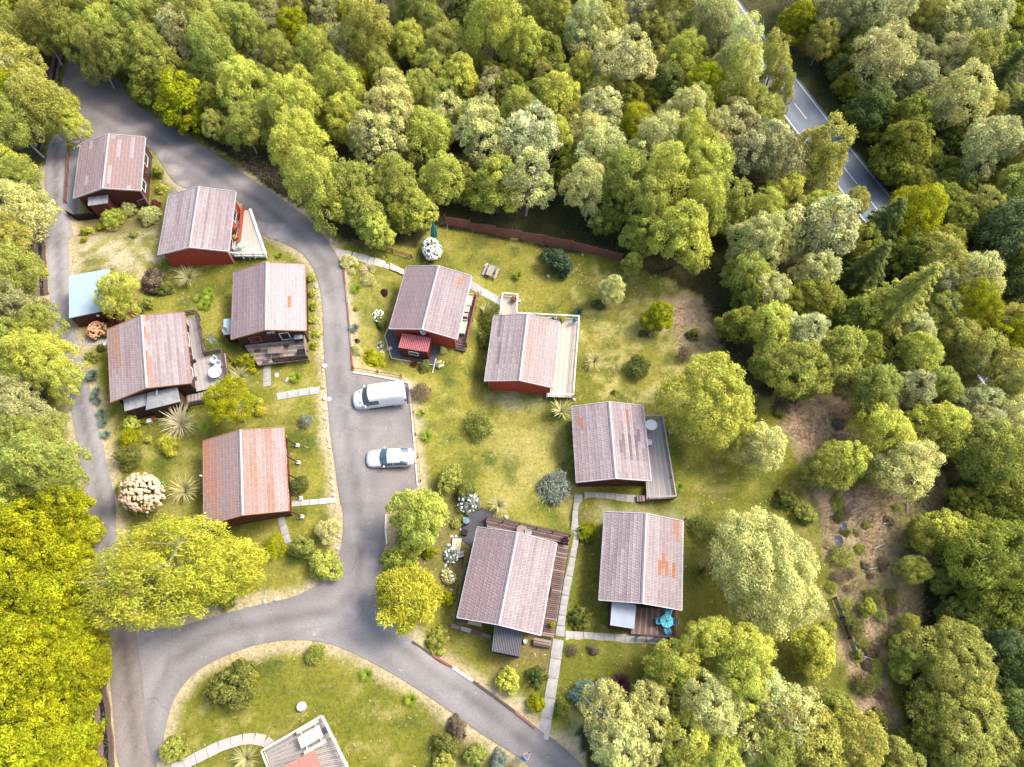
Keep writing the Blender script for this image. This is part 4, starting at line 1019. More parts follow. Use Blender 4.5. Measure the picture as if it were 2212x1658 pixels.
def trunk(seed, h, r, nl, cr, asp, cz, m, lean=.06, reach=.75):
    """tapered trunk with limbs reaching into the crown (unit crown radius)"""
    g = random.Random(seed); b = MB()
    bx, by = g.uniform(-lean, lean), g.uniform(-lean, lean); pts = []; rad = []
    for k in range(6): t = k / 5; pts.append((bx * t * t * 2 + .02 * math.sin(3 * t + seed), by * t * t * 2, h * t)); rad.append(r * (1 - .72 * t))
    b.tube(pts, rad, 7)
    for i in range(nl):
        t = g.uniform(.35, .95); k = int(t * 5); o = Vector(pts[k]).lerp(Vector(pts[min(k + 1, 5)]), t * 5 - k); a = g.uniform(0, 6.28); L = g.uniform(.5, 1) * reach
        e = o + Vector((math.cos(a) * L, math.sin(a) * L, g.uniform(.15, .7) * L * asp)); md = o.lerp(e, .5) + Vector((g.uniform(-.08, .08), g.uniform(-.08, .08), g.uniform(-.02, .1)))
        b.tube([o, md, e], [r * .42, r * .26, r * .06], 5)
        for j in range(2):
            e2 = md + Vector((g.uniform(-.4, .4), g.uniform(-.4, .4), g.uniform(.05, .4))) * reach; b.tube([md, e2], [r * .2, r * .04], 4)
    me = bpy.data.meshes.new('trunk'); me.from_pydata(b.v, [], b.f); me.update(); me.materials.append(m)
    return me
TREEV = {}
def reg(kind, me_c, me_t, hc):
    if kind != 'conifer': me_c.transform(Matrix.Translation((0, 0, hc)))
    TREEV.setdefault(kind, []).append((me_c, me_t, hc))
for s_ in range(5): a_ = 1.45; reg('birch', crown(100 + s_, 17000, .095, .026, a_, 120, .17, droop=.8, lobes=.2, M=5 + s_ % 3), trunk(s_, 2.1, .05, 7, 1, a_, 1.8, M_BIRCH), a_ + .4)
for s_ in range(4): a_ = 1.15; reg('round', crown(200 + s_, 18000, .075, .032, a_, 135, .16, droop=.25, lobes=.2, M=5 + s_ % 3), trunk(20 + s_, 1.6, .055, 6, 1, a_, 1.5, M_BARK), a_ + .35)
for s_ in range(4): a_ = 1.15; reg('oak', crown(300 + s_, 17000, .085, .046, a_, 125, .175, lobes=.25, tv=.18, M=6 + s_ % 2), trunk(40 + s_, 1.6, .065, 7, 1, a_, 1.5, M_BARK), a_ + .35)
for s_ in range(3): a_ = 1.3; reg('open', crown(400 + s_, 9500, .09, .040, a_, 115, .165, lobes=.3, tv=.18, dens=.05, M=6, bare=.18), trunk(60 + s_, 2.1, .055, 18, 1, a_, 1.6, M_BIRCH, .1, .95), a_ + .4)
for s_ in range(2): reg('conifer', conifer(500 + s_), trunk(80 + s_, 3.0, .06, 0, 1, 1, 1, M_BARK, .01), 1.5)
for s_ in range(1): a_ = .85; reg('big', crown(600 + s_, 36000, .052, .020, a_, 330, .105, droop=.5, lobes=.22, M=7), trunk(90 + s_, 1.2, .05, 12, 1, a_, 1.2, M_BIRCH), a_ + .25)
reg('bigbirch', crown(650, 32000, .050, .015, .62, 330, .12, droop=.45, lobes=.45, tv=.12, dens=.05, M=10, bare=.22), trunk(95, 1.1, .04, 22, 1, .62, 1.2, M_BIRCH, .05, .9), .95)
reg('dome', crown(660, 42000, .040, .020, .85, 300, .12, droop=.1, lobes=.1, dens=.08), trunk(97, 1.0, .06, 10, 1, .8, 1.1, M_BARK), 1.0)
TC = dict(lime=(.355, .38, .075), yel=(.255, .27, .010), mid=(.25, .28, .065), pale=(.40, .41, .17), grey=(.29, .295, .14), olive=(.285, .285, .07), dark=(.11, .14, .04), white=(.45, .46, .26), teal=(.10, .14, .06), gold=(.43, .41, .05), glow=(.42, .42, .05), larch=(.29, .30, .07), silver=(.40, .41, .20), deep=(.19, .21, .035))
TC = {k_: (c_[0] * 1.09, c_[1] * 1.06, c_[2] * .88) for k_, c_ in TC.items()}
def jit(c, a=.1): k = 1 + random.uniform(-a, a); h = random.uniform(-.05, .05); return (c[0] * k * (1 + h), c[1] * k, c[2] * k * (1 - h))
LAND = [(1080, 480, 'behind the long red fence'), (1290, 520, 'behind the end of the long red fence'), (840, 500, 'behind the low brown fence'), (690, 420, 'beside the low dark road rail'), (450, 250, 'beside the white marker post'), (220, 150, 'above the turning area'), (1680, 230, 'beside the dashed main road'), (1810, 380, 'beside the lower main road'), (1700, 820, 'beside the small pale dish'), (1820, 1050, 'beside the bracken bank'),
    (1990, 1160, 'at the far edge of the bracken'), (1960, 1400, 'at the foot of the bracken bank'), (1500, 1420, 'below the blue table cabin'), (1290, 1580, 'beside the pale gravel patch'), (1500, 640, 'beside the small bracken patch'), (100, 280, 'overhanging the head of the track'), (90, 420, 'beside the upper drain'), (100, 640, 'across the track from the blue roofed shed'), (130, 850, 'across the track from the strap leaved row'), (150, 1080, 'across the track from the peach rhododendron'), (200, 1440, 'beside the lower drain')]
def where(px, py, zone):
    d, t = min((math.hypot(px - x, py - y), t) for x, y, t in LAND)
    return t if d < 95 else ZONE[zone]
def tree(px, py, r, colour, kind=None, label=None, group=None, name=None, hs=1.0, cat='tree', ysc=None, vi=None):
    """px, py: middle of the crown in the photograph, r: its half width there"""
    if kind is None: kind = {'lime': 'birch', 'yel': 'oak', 'mid': 'round', 'pale': 'round', 'grey': 'open', 'olive': 'birch', 'dark': 'oak', 'white': 'open', 'teal': 'oak', 'larch': 'conifer', 'deep': 'oak', 'silver': 'round'}[colour]
    vr = TREEV[kind]; me_c, me_t, hc = vr[random.randrange(len(vr)) if vi is None else vi]
    R = r / 20.0
    for _ in range(4): p = P(px, py, hc * R * hs); R = r / ppm(p) / .98
    g = Vector((p.x, p.y, T(p.x, p.y) - .04))
    e = empty(name or {'conifer': 'conifer_tree', 'birch': 'birch_tree'}.get(kind, 'broadleaf_tree'), g, random.uniform(0, 6.28), label, cat, group)
    e.scale = (R * random.uniform(.88, 1.12), R * random.uniform(.88, 1.12), R * hs * random.uniform(.92, 1.15))
    e.rotation_euler = (random.uniform(-.1, .1), random.uniform(-.1, .1), random.uniform(0, 6.28))
    if ysc: e.scale = (R, R * ysc, R * hs); e.rotation_euler = (0, 0, .1)
    c = bpy.data.objects.new('crown', me_c); col.objects.link(c); c.parent = e; c.color = (*jit(TC[colour]), 1)
    t = bpy.data.objects.new('trunk', me_t); col.objects.link(t); t.parent = e
    return e
LOOK = dict(lime='bright lime green', yel='yellow green', mid='fresh green', pale='pale green', grey='thin grey green', olive='olive green', dark='dark green', white='whitish green', teal='blue green', larch='layered yellow green', deep='deep green', silver='silvery green')
NOUN = dict(birch='drooping tree', round='bushy tree', oak='leafy tree', open='sparse tree', conifer='conifer', big='large tree')
ZONE = dict(n='in the wood between access road and main road', w='in the strip of wood beside the drain and track', f='on the far side of the main road', e='in the wood behind the bracken bank', s='among the trees below the slab path lawn', h='in the wood above the turning area')
def forest(zone, txt):
    for q in txt.split(';'):
        q = q.split()
        if not q: continue
        px, py, r, cl = float(q[0]), float(q[1]), float(q[2]), q[3]
        kd = q[4] if len(q) > 4 else {'lime': 'birch', 'yel': 'oak', 'mid': 'round', 'pale': 'round', 'grey': 'open', 'olive': 'birch', 'dark': 'oak', 'white': 'open', 'teal': 'oak', 'larch': 'conifer', 'deep': 'oak', 'silver': 'round'}[cl]
        if r >= 70: kd = 'big'
        lab = '%s %s %s %s' % ('small' if r < 33 else 'large' if r >= 48 else 'mid-sized', LOOK[cl], NOUN[kd].replace('large ', ''), where(px, py, zone)); TREES.append((px, py, r))
        tree(px, py, r * 1.18, cl, kd, lab, lab)
TREES = []
forest('n', '''573 40 36 grey round;620 20 28 olive;633 70 26 yel birch;696 43 36 grey round;760 47 26 yel birch;803 77 46 olive;877 43 24 mid;937 53 28 mid birch;990 37 27 dark;1053 23 36 mid;1062 77 50 lime;
563 123 30 grey round;610 133 33 mid birch;676 120 36 lime;743 117 36 grey round;883 113 28 lime;830 153 32 mid birch;930 143 28 mid birch;973 103 36 olive;993 167 40 lime round;573 187 34 mid birch;656 197 32 lime;726 195 40 lime;780 177 24 yel;
853 213 42 pale birch;903 187 36 mid birch;1057 190 34 grey;973 243 36 pale open;1050 250 36 pale open;586 267 40 mid;643 263 44 lime;663 322 52 lime;686 393 56 lime;746 265 38 lime birch;843 255 50 pale open;816 312 48 pale open;940 296 42 lime;948 375 42 lime;
1040 300 46 pale open;1073 400 50 lime oak;770 400 42 mid birch;843 393 40 mid birch;906 452 36 lime oak;780 450 38 mid oak;806 492 30 lime oak;740 440 30 mid oak;860 470 28 deep;1000 400 32 deep;
1126 50 26 mid;1122 110 40 lime;1183 43 34 mid birch;1216 47 34 lime;1190 127 36 deep;1283 33 46 olive open;1266 87 38 pale birch;1313 83 36 olive;1373 27 36 grey;1403 67 38 mid;1460 63 34 pale birch;1470 20 44 olive;1536 53 42 pale birch;1562 52 38 pale birch;
1592 128 48 pale birch;1536 93 38 grey birch;1360 140 50 silver open;1296 150 32 white;1253 167 26 lime;1196 217 46 lime round;1426 147 28 olive;1480 143 36 lime;1516 187 40 yel birch;1583 180 46 olive;1440 197 36 dark;1296 247 42 silver open;1373 277 32 yel birch;1460 257 42 pale birch;
1510 247 36 mid birch;1580 267 44 grey;1628 240 38 olive;1139 300 46 white;1203 310 32 lime birch;1270 303 36 pale birch;1293 350 46 pale birch;1426 317 52 pale birch;1503 323 46 lime;1536 300 36 pale birch;1273 415 42 pale birch;1340 383 48 mid birch;1423 383 52 lime;1513 377 50 lime;
1523 450 46 lime;1406 440 46 mid birch;1320 462 34 deep oak;1383 503 38 lime round;1473 520 56 lime round;1139 400 50 pale open;1626 333 50 grey;1580 450 46 mid;1640 460 34 lime;1626 520 52 pale round;1680 310 40 silver open;1686 350 44 grey;1769 350 56 olive round;1690 417 40 lime round;
1790 445 40 lime round;1848 442 24 olive;1948 445 38 yel birch;1979 474 46 yel birch;1792 494 58 silver open;1682 520 44 pale;1678 135 40 olive;1690 196 24 olive;1640 300 34 deep;1100 200 34 deep;1110 250 36 mid birch;1240 260 30 olive;1360 220 34 deep;1230 380 34 deep;1740 470 36 mid;1370 572 20 lime round''')
forest('f', '''1738 45 36 yel;1778 85 30 olive;1812 43 48 grey round;1892 43 54 silver round;1999 40 34 olive;2056 60 40 pale;2119 57 46 silver;2179 30 40 yel;1919 133 56 silver;1979 117 32 grey round;2036 140 38 silver;2102 140 42 olive round;1976 187 44 grey round;1882 235 38 dark;2076 217 58 pale;2129 250 26 olive;
2159 167 46 dark conifer;2200 250 44 dark conifer;1950 317 48 deep;1965 262 36 deep;2150 120 36 deep;2020 440 40 deep;2200 330 36 olive;2060 480 40 deep;2120 470 44 olive round;2179 500 54 teal;2042 534 42 deep;2195 410 44 mid;2130 330 50 silver round;2192 90 36 deep;1870 90 36 mid round;2195 580 40 deep''')
forest('e', '''1899 494 48 dark conifer;1876 576 50 dark conifer;2009 573 50 olive round;1926 653 68 larch;2086 613 50 pale;2019 627 44 grey round;1759 587 46 pale;1672 627 46 pale;1769 650 42 deep;1710 650 34 deep;1676 703 50 lime round;1736 727 42 silver open;1812 767 56 mid;2106 670 42 yel birch;2026 673 44 mid;2179 703 46 olive round;1976 710 36 silver;2069 720 44 olive round;
2126 770 54 olive round;2186 760 46 yel birch;2176 825 52 olive birch;1969 783 42 lime round;1892 837 56 mid;2036 837 38 mid;1692 787 54 mid;1742 813 44 mid oak;1969 853 40 grey;2109 873 38 silver;2179 913 52 pale;2026 923 52 lime round;1902 930 50 lime round;2126 930 50 grey round;1819 997 46 lime round;1776 1013 36 mid;1959 1010 58 pale round;2159 1003 60 mid;2090 990 40 mid;
2192 620 42 dark;1840 690 40 deep;1870 750 40 deep;1620 640 36 deep;1610 590 40 mid;1850 520 40 deep;1960 560 40 deep;1600 700 34 deep;2159 1215 92 deep;2100 1180 50 deep;2195 1110 50 deep;2026 1145 38 lime oak;1976 1228 26 lime birch;2086 1345 40 mid;2152 1382 42 teal;1956 1415 28 mid;2069 1438 76 olive round;2086 1572 80 olive round;2189 1455 46 dark;2200 1330 50 deep;2190 1540 50 dark;
2150 1640 44 dark;2010 1520 36 deep;2000 1600 30 deep;1876 1312 15 lime oak;1969 1342 15 lime birch;2040 1260 26 mid oak;1950 1450 20 lime oak;2205 1630 40 deep;2050 1660 34 deep;2130 1300 46 deep''')
forest('s', '''1523 1388 50 lime;1473 1440 48 lime;1606 1405 58 lime birch;1573 1465 54 lime birch;1540 1505 54 pale birch;1623 1488 50 pale round;1306 1560 54 pale open;1390 1572 76 pale open;1340 1622 58 pale open;1473 1605 58 lime open;1533 1622 50 lime birch;1606 1605 50 pale open;1690 1540 60 pale open;1745 1590 66 olive round;1850 1605 66 olive round;1930 1645 46 olive round;
1660 1620 46 mid birch;1420 1500 36 mid oak;1440 1650 44 mid oak;1810 1530 36 mid;1768 1412 40 lime oak''')
forest('h', '''37 33 46 deep;37 80 40 mid birch;133 40 48 olive;187 27 40 mid birch;247 77 44 lime;207 127 36 olive;300 50 44 mid birch;350 43 40 olive;417 40 44 olive;390 90 42 grey birch;320 110 40 mid birch;257 133 36 mid birch;333 143 36 mid birch;450 140 44 mid birch;463 97 40 mid birch;443 167 36 mid;493 60 44 mid birch;533 83 36 mid birch;313 185 34 deep;
400 220 42 yel;473 230 34 deep;520 200 46 lime birch;527 267 40 mid birch;365 180 34 deep;90 20 40 deep;240 20 36 deep;90 75 36 olive;160 90 36 mid birch;545 15 36 mid;460 10 36 olive;380 0 40 mid birch;300 0 40 deep;60 0 36 deep''')
forest('w', '''20 150 50 olive;43 187 46 pale birch;20 213 44 yel birch;80 227 48 olive;127 237 38 lime;150 275 28 lime;40 273 42 mid birch;20 360 36 lime oak;43 383 34 mid birch;33 450 50 pale round;20 517 42 olive birch;33 603 48 mid birch;33 670 46 grey round;77 703 34 mid birch;27 740 42 mid round;93 770 48 lime birch;43 793 46 lime round;110 807 38 lime birch;50 903 50 grey round;
117 913 26 mid;33 953 46 mid;83 1013 58 mid birch;43 1053 50 lime round;133 1053 40 mid birch;90 960 40 mid birch;20 850 44 grey round;60 1140 56 yel;125 1100 44 yel;160 1150 34 yel;30 1220 56 yel;100 1210 50 yel;150 1205 38 yel;40 1300 56 yel;110 1290 48 yel;165 1270 34 yel;30 1380 54 yel;95 1365 50 yel;155 1355 40 yel;195 1405 34 yel;215 1440 24 yel;60 1450 54 yel;
130 1440 50 yel;180 1465 36 yel;30 1530 56 yel;100 1520 52 yel;165 1530 34 yel;45 1610 56 yel;120 1600 46 yel;180 1590 26 yel;60 1670 46 yel;130 1660 36 yel;180 1655 28 yel;10 1150 44 yel;8 1300 40 yel;20 1110 44 lime round;100 1060 40 mid round''')
for k in range(26):
  if not 17 <= k <= 19: forest('n' if 500 < 60 + k * 84 < 1640 else 'h' if k < 10 else 'f', '%d %d %d %s' % (40 + k * 86, -28 - (k % 2) * 16, 44, ('mid birch', 'olive', 'deep', 'lime', 'mid')[k % 5] if k < 20 else ('silver', 'deep', 'pale', 'olive round')[k % 4]))
SAP = W2([(150, 40), (560, 60), (1560, 60), (1700, 260), (1790, 380), (1900, 470), (2200, 560), (2200, 1000), (1990, 990), (1850, 850), (1640, 820), (1560, 700), (1500, 600), (1330, 530), (1150, 480), (950, 450), (880, 520), (720, 490), (600, 390), (440, 280), (300, 190)])
g = random.Random(21); n_s = 0
for gy in range(20, 1000, 36):
    for gx in range(140, 2200, 40):
        x = gx + g.uniform(-14, 14); y = gy + g.uniform(-12, 12); p = P(x, y)
        if n_s < 130 and inpoly(np.array([p.x]), np.array([p.y]), SAP)[0] and min(math.hypot(x - a, y - b - 8) for a, b, _ in TREES) > 24:
            cl, kd = g.choice((('deep', 'oak'), ('mid', 'round'), ('deep', 'birch'), ('olive', 'birch'), ('mid', 'birch')))
            lab = '%s young %s filling a gap between taller trees' % (LOOK[cl], NOUN[kd]); tree(x, y + 6, g.uniform(24, 34), cl, kd, lab, lab, 'sapling', .85); n_s += 1
SAP2 = W2([(1760, 60), (2210, 20), (2210, 560), (1990, 480), (1900, 330), (1830, 200)]); SAP3 = W2([(2080, 1000), (2210, 1000), (2210, 1700), (2000, 1700), (1985, 1480), (2060, 1280)]); n_s = 0
for gy in range(30, 1660, 40):
    for gx in range(1740, 2215, 44):
        x = gx + g.uniform(-14, 14); y = gy + g.uniform(-12, 12); p = P(x, y); q = (np.array([p.x]), np.array([p.y]))
        if n_s < 70 and (inpoly(*q, SAP2)[0] or inpoly(*q, SAP3)[0]) and min(math.hypot(x - a, y - b - 8) - .35 * r for a, b, r in TREES) > 12:
            cl, kd = g.choice((('deep', 'oak'), ('mid', 'round'), ('deep', 'round'), ('dark', 'oak'))); n_s += 1
            lab = '%s young %s in the shade %s' % (LOOK[cl], NOUN[kd], 'across the main road' if y < 600 else 'below the large deep green tree'); tree(x, y + 6, g.uniform(24, 36), cl, kd, lab, lab, 'sapling', .85)
# trees that stand alone
tree(352, 1228, 188, 'glow', 'bigbirch', 'huge spreading yellow green birch arching over the track below the rustiest cabin', vi=0, name='birch_tree', ysc=.62, hs=.8)
tree(478, 1222, 62, 'glow', 'birch', 'smaller yellow birch leaning out of the huge spreading birch by the track')
tree(1655, 1238, 128, 'pale', 'dome', 'large pale dome shaped tree beside the dark three rail fence', vi=0)
tree(1535, 868, 104, 'lime', 'big', 'large round lime green tree overhanging the grey slatted deck', vi=0)
tree(1648, 968, 58, 'pale', 'round', 'pale tree touching the large round lime tree by the bracken')
tree(1423, 684, 29, 'yel', 'oak', 'small bright yellow tree beside a short leaning log on the lawn')
tree(1313, 623, 29, 'pale', 'birch', 'small pale green tree on the lawn below the long red fence')
tree(500, 876, 47, 'yel', 'birch', 'yellow feathery tree at the corner of the wide grey deck')
tree(264, 636, 38, 'lime', 'birch', 'lime green tree leaning against the pale blue roofed shed')
tree(897, 1110, 66, 'lime', 'round', 'lime green tree at the foot of the car park beside the road')
tree(880, 1302, 64, 'gold', 'round', 'x'); GOLD = [o for o in col.objects if o.get('label') == 'x'][0]
me_g = crown(700, 15000, .15, .035, .95, 90, .24, spray=.9, lobes=.12, cz=1.52)
GOLD['label'] = 'golden feathery conifer bulging over the edge of the road junction'; GOLD.name = 'conifer_shrub'; [setattr(c, 'data', me_g) for c in GOLD.children if c.name.startswith('crown')]

# ---- shrubs, tussocks and flowers in the gardens
def stems(seed):
    g = random.Random(seed); b = MB()
    for k in range(6):
        a = k * 1.05 + g.random(); b.tube([(.05 * math.cos(a), .05 * math.sin(a), 0), (.28 * math.cos(a), .28 * math.sin(a), .5), (.6 * math.cos(a), .6 * math.sin(a), .9)], [.04, .03, .01], 5)
    me = bpy.data.meshes.new('stem'); me.from_pydata(b.v, [], b.f); me.update(); me.materials.append(M_BARK); return me
BUSH = {}
for s_ in range(5): BUSH.setdefault('bush', []).append((crown(800 + s_, 5200, .15, .07, .8, 62, .22, cz=.72, lobes=.3, tv=.18, M=5 + s_ % 2, bare=.08), stems(s_)))
for s_ in range(3): BUSH.setdefault('fine', []).append((crown(820 + s_, 6000, .12, .04, .85, 70, .22, cz=.76, droop=.2, lobes=.2, M=4 + s_), stems(5 + s_)))
for s_ in range(2): BUSH.setdefault('spray', []).append((crown(840 + s_, 3000, .30, .05, .8, 34, .34, cz=.75, spray=.8, lobes=.1), stems(8 + s_)))
for s_ in range(2): BUSH.setdefault('twiggy', []).append((crown(850 + s_, 1500, .26, .05, .8, 34, .36, cz=.75, spray=.5, lobes=.3, dens=.3), stems(11 + s_)))
def tussock(seed, n, arch, wid, ht):
    """strap leaves rising from one crown and arching over (unit radius)"""
    g = np.random.default_rng(seed); a = g.random(n) * 2 * np.pi; reach = g.uniform(.45, 1.1, n); h = ht * g.uniform(.6, 1.15, n); S = 5; V = []; Q = []; tt = np.linspace(0, 1, S)
    for k in range(n):
        d = np.array([np.cos(a[k]), np.sin(a[k]), 0]); sd_ = np.array([-np.sin(a[k]), np.cos(a[k]), 0]); w_ = wid * g.uniform(.6, 1.3); bend = g.normal(0, .12)
        for i, t in enumerate(tt):
            p = d * (reach[k] * (t ** 1.25)) + sd_ * bend * t * t; p = p + np.array([0, 0, h[k] * (t * (1 + arch) - arch * 1.05 * t * t * 1.15)]); ww = w_ * (1 - t ** 2.2) + .002
            V += [p - sd_ * ww, p + sd_ * ww]
            if i: o = len(V); Q.append((o - 4, o - 3, o - 1, o - 2))
    t = np.repeat(g.uniform(.65, 1.3, n), 2 * S)[:, None] * np.ones(3)
    return npmesh('leaves', np.array(V), quads=np.array(Q), m=LEAF, tint=t)
BUSH['pampas'] = [(tussock(900 + k, 150, .75, .02, 1.0), None) for k in range(2)]
BUSH['spiky'] = [(tussock(910 + k, 70, .35, .055, .95), None) for k in range(2)]
BUSH['rush'] = [(tussock(920 + k, 190, .5, .05, 1.05), None) for k in range(2)]
def blossoms(seed, n, size, asp=.85):
    """rounded flower heads sitting on the outside of a shrub"""
    g = random.Random(seed); b = MB()
    for k in range(n):
        z = g.uniform(-.15, 1); a = g.uniform(0, 6.28); r = math.sqrt(max(0, 1 - z * z)) * g.uniform(.85, 1.04); c = Vector((r * math.cos(a), r * math.sin(a), .8 + asp * z * g.uniform(.9, 1.05))); s_ = size * g.uniform(.6, 1.25)
        ax = Vector((c.x, c.y, c.z - .3)).normalized(); b.lathe(c, [(s_ * .55, -.5 * s_), (s_, 0), (s_ * .75, .5 * s_), (s_ * .2, .72 * s_)], 6, ax)
    me = bpy.data.meshes.new('blossom'); me.from_pydata(b.v, [], b.f); me.update(); return me
FLW = {}
def flower_mat(nm, c): return mat('petals_' + nm, c, .8, .2, 9, k=.75)
def shrub(px, py, r, kind, c, label, hs=1.0, name='shrub', cat='shrub', group=None, flower=None):
    vr = BUSH[kind]; i = random.randrange(len(vr)); me_c, me_t = vr[i]; R = r / 22.0; hc = .45 if kind in ('pampas', 'spiky', 'rush') else .8
    for _ in range(4): p = P(px, py, hc * R * hs); R = r / ppm(p) / (1.05 if me_t else .9)
    e = empty(name, (p.x, p.y, T(p.x, p.y) - .02), 0, label, cat, group)
    e.rotation_euler = (0, 0, random.uniform(0, 6.28)); e.scale = (R * random.uniform(.82, 1.16), R * random.uniform(.82, 1.16), R * hs * random.uniform(.75, 1.1))
    o = bpy.data.objects.new('foliage', me_c); col.objects.link(o); o.parent = e; o.color = (*jit(TC[c] if isinstance(c, str) else c, .08), 1)
    if me_t: o = bpy.data.objects.new('stem', me_t); col.objects.link(o); o.parent = e
    if flower:
        nm, fc, n, sz = flower; me = blossoms(hash((px, py)) % 999, n, sz); me.materials.append(flower_mat(nm, fc)); o = bpy.data.objects.new('blossom', me); col.objects.link(o); o.parent = e
    return e
TC.update(straw=(.50, .42, .24), straw2=(.42, .39, .17), lawn=(.24, .31, .03), rhodo=(.06, .095, .045), plum=(.085, .03, .045), coral=(.38, .14, .09), rdark=(.16, .045, .035), brown=(.17, .13, .08), blueg=(.17, .23, .17), bgrey=(.22, .24, .18), moss=(.15, .165, .035), cream=(.5, .47, .18))
S = shrub
# by the top cabins
S(240, 470, 25, 'fine', 'lime', 'lime bush in front of the black timber wall'); S(277, 452, 16, 'fine', 'pale', 'small pale bush touching the lime bush by the black wall')
S(322, 464, 22, 'fine', 'pale', 'pale round bush with a thin stem beside the red cabin porch'); S(187, 497, 16, 'bush', 'lime', 'lime bush on the bare soil nearest the track'); S(287, 504, 11, 'bush', 'mid', 'low green plant at the edge of the dry straw patch')
S(180, 518, 8, 'bush', 'yel', 'tiny yellow plant beside the dry straw patch'); S(217, 488, 10, 'bush', 'yel', 'small yellow bush between the lime bushes on bare soil'); S(340, 370, 15, 'bush', 'mid', 'green clump on the grass wedge by the pale gravel')
S(345, 405, 14, 'bush', 'lime', 'low lime clump on the grass between the two red cabins'); S(336, 440, 11, 'bush', 'rdark', 'dark reddish plant beside the brown porch rail')
S(405, 600, 28, 'pampas', 'straw2', 'pampas clump below the red gable with the pale deck', name='grass_tussock', cat='tussock')
for x, y in ((430, 646), (450, 630), (454, 643), (439, 660), (450, 661)): S(x, y, 11, 'rush', 'lawn', 'small green rush clump in the cluster of five on the lawn', name='rush_clump', cat='rush', group='five rush clumps on the lawn')
S(327, 607, 34, 'bush', 'brown', 'brownish green shrub behind the lime tree at the shed'); S(355, 625, 20, 'bush', 'moss', 'mossy green shrub beside the brownish shrub'); S(320, 653, 14, 'bush', 'mid', 'ferny green plant at the foot of the lime tree'); S(300, 668, 12, 'bush', 'moss', 'dark low plant above the rust streaked roof')
S(208, 714, 20, 'bush', 'moss', 'rounded coral flowered shrub at the shed wall', flower=('coral', (.62, .30, .17), 150, .14)); S(253, 694, 18, 'bush', 'rdark', 'dark red leaved shrub between the shed and the rust streaked roof'); S(275, 680, 10, 'bush', 'coral', 'small russet shrub behind the dark red leaved shrub')
S(196, 768, 18, 'bush', 'mid', 'green shrub on the narrow bed beside the track'); S(218, 752, 10, 'bush', 'moss', 'dark plant by the wall lamp')
S(202, 812, 17, 'rush', 'blueg', 'blue green strap leaved clump at the head of the row beside the track', name='strap_leaf_plant', cat='plant')
for x, y in ((208, 845), (212, 868), (217, 892), (222, 915), (228, 940), (206, 858), (220, 904)): S(x, y, 12, 'rush', 'blueg', 'blue green strap leaved clump in the row along the track', name='strap_leaf_plant', cat='plant', group='strap leaved row along the track')
S(603, 552, 10, 'rush', 'lawn', 'small green tuft between the pale deck and the brown porch roof', name='rush_clump', cat='rush')
S(530, 782, 24, 'bush', 'yel', 'bright yellow shrub at the corner of the brown porch deck'); S(517, 812, 26, 'pampas', 'straw2', 'straw coloured tussock under the yellow porch shrub', name='grass_tussock', cat='tussock')
S(562, 887, 13, 'fine', 'gold', 'round golden ball shrub beside the yellow feathery tree'); S(555, 868, 12, 'bush', 'lime', 'small lime bush above the golden ball shrub')
S(390, 916, 42, 'pampas', 'straw', 'wide pampas clump with long pale stems under the deck rail', name='grass_tussock', cat='tussock'); S(440, 921, 14, 'rush', 'lawn', 'green spiky tuft beside the wide pampas clump', name='rush_clump', cat='rush')
S(285, 918, 18, 'bush', 'lime', 'lime shrub below the grey roofed annexes'); S(280, 947, 22, 'fine', 'yel', 'yellow shrub above the dark rounded shrub'); S(277, 985, 30, 'fine', 'moss', 'dark rounded shrub below the yellow shrub'); S(362, 955, 26, 'fine', 'gold', 'golden wedge shaped shrub below the wide pampas clump'); S(320, 950, 10, 'bush', 'lime', 'little lime plant between the yellow shrub and the golden wedge'); S(313, 909, 9, 'bush', 'yel', 'little yellow plant by the orange pot')
S(307, 1067, 45, 'fine', 'moss', 'big peach flowered rhododendron by the track', 1.1, flower=('peach', (.62, .40, .25), 330, .10)); S(260, 1053, 15, 'bush', 'mid', 'green shrub squeezed beside the peach rhododendron'); S(397, 1060, 33, 'pampas', 'straw2', 'spiky green pampas clump beside the rustiest roof', name='grass_tussock', cat='tussock')
S(640, 817, 15, 'rush', 'lawn', 'green spiky ball on the lawn below the porch rail', name='rush_clump', cat='rush'); S(660, 908, 16, 'fine', 'bgrey', 'silver grey dome shrub on the verge lawn'); S(648, 1047, 19, 'spray', 'moss', 'dark green shrub beside the slanting struts')
for x, y in ((675, 632), (678, 660), (676, 690), (681, 720), (672, 600), (680, 745)): S(x, y, 9, 'bush', 'lime', 'small yellow green plant in the stony bed along the porch cabin wall', group='plants in the stony bed')
S(705, 1148, 32, 'fine', 'cream', 'cream leaved round shrub at the road corner', 1.1); S(655, 1180, 30, 'bush', 'mid', 'dark green shrub behind the cream leaved shrub'); S(695, 1222, 36, 'bush', 'lime', 'lime green shrub at the bend under the cream leaved shrub')
S(590, 1180, 26, 'fine', 'yel', 'yellow bush at the tip of the huge birch'); S(480, 1292, 26, 'bush', 'deep', 'shady green bush under the huge birch')
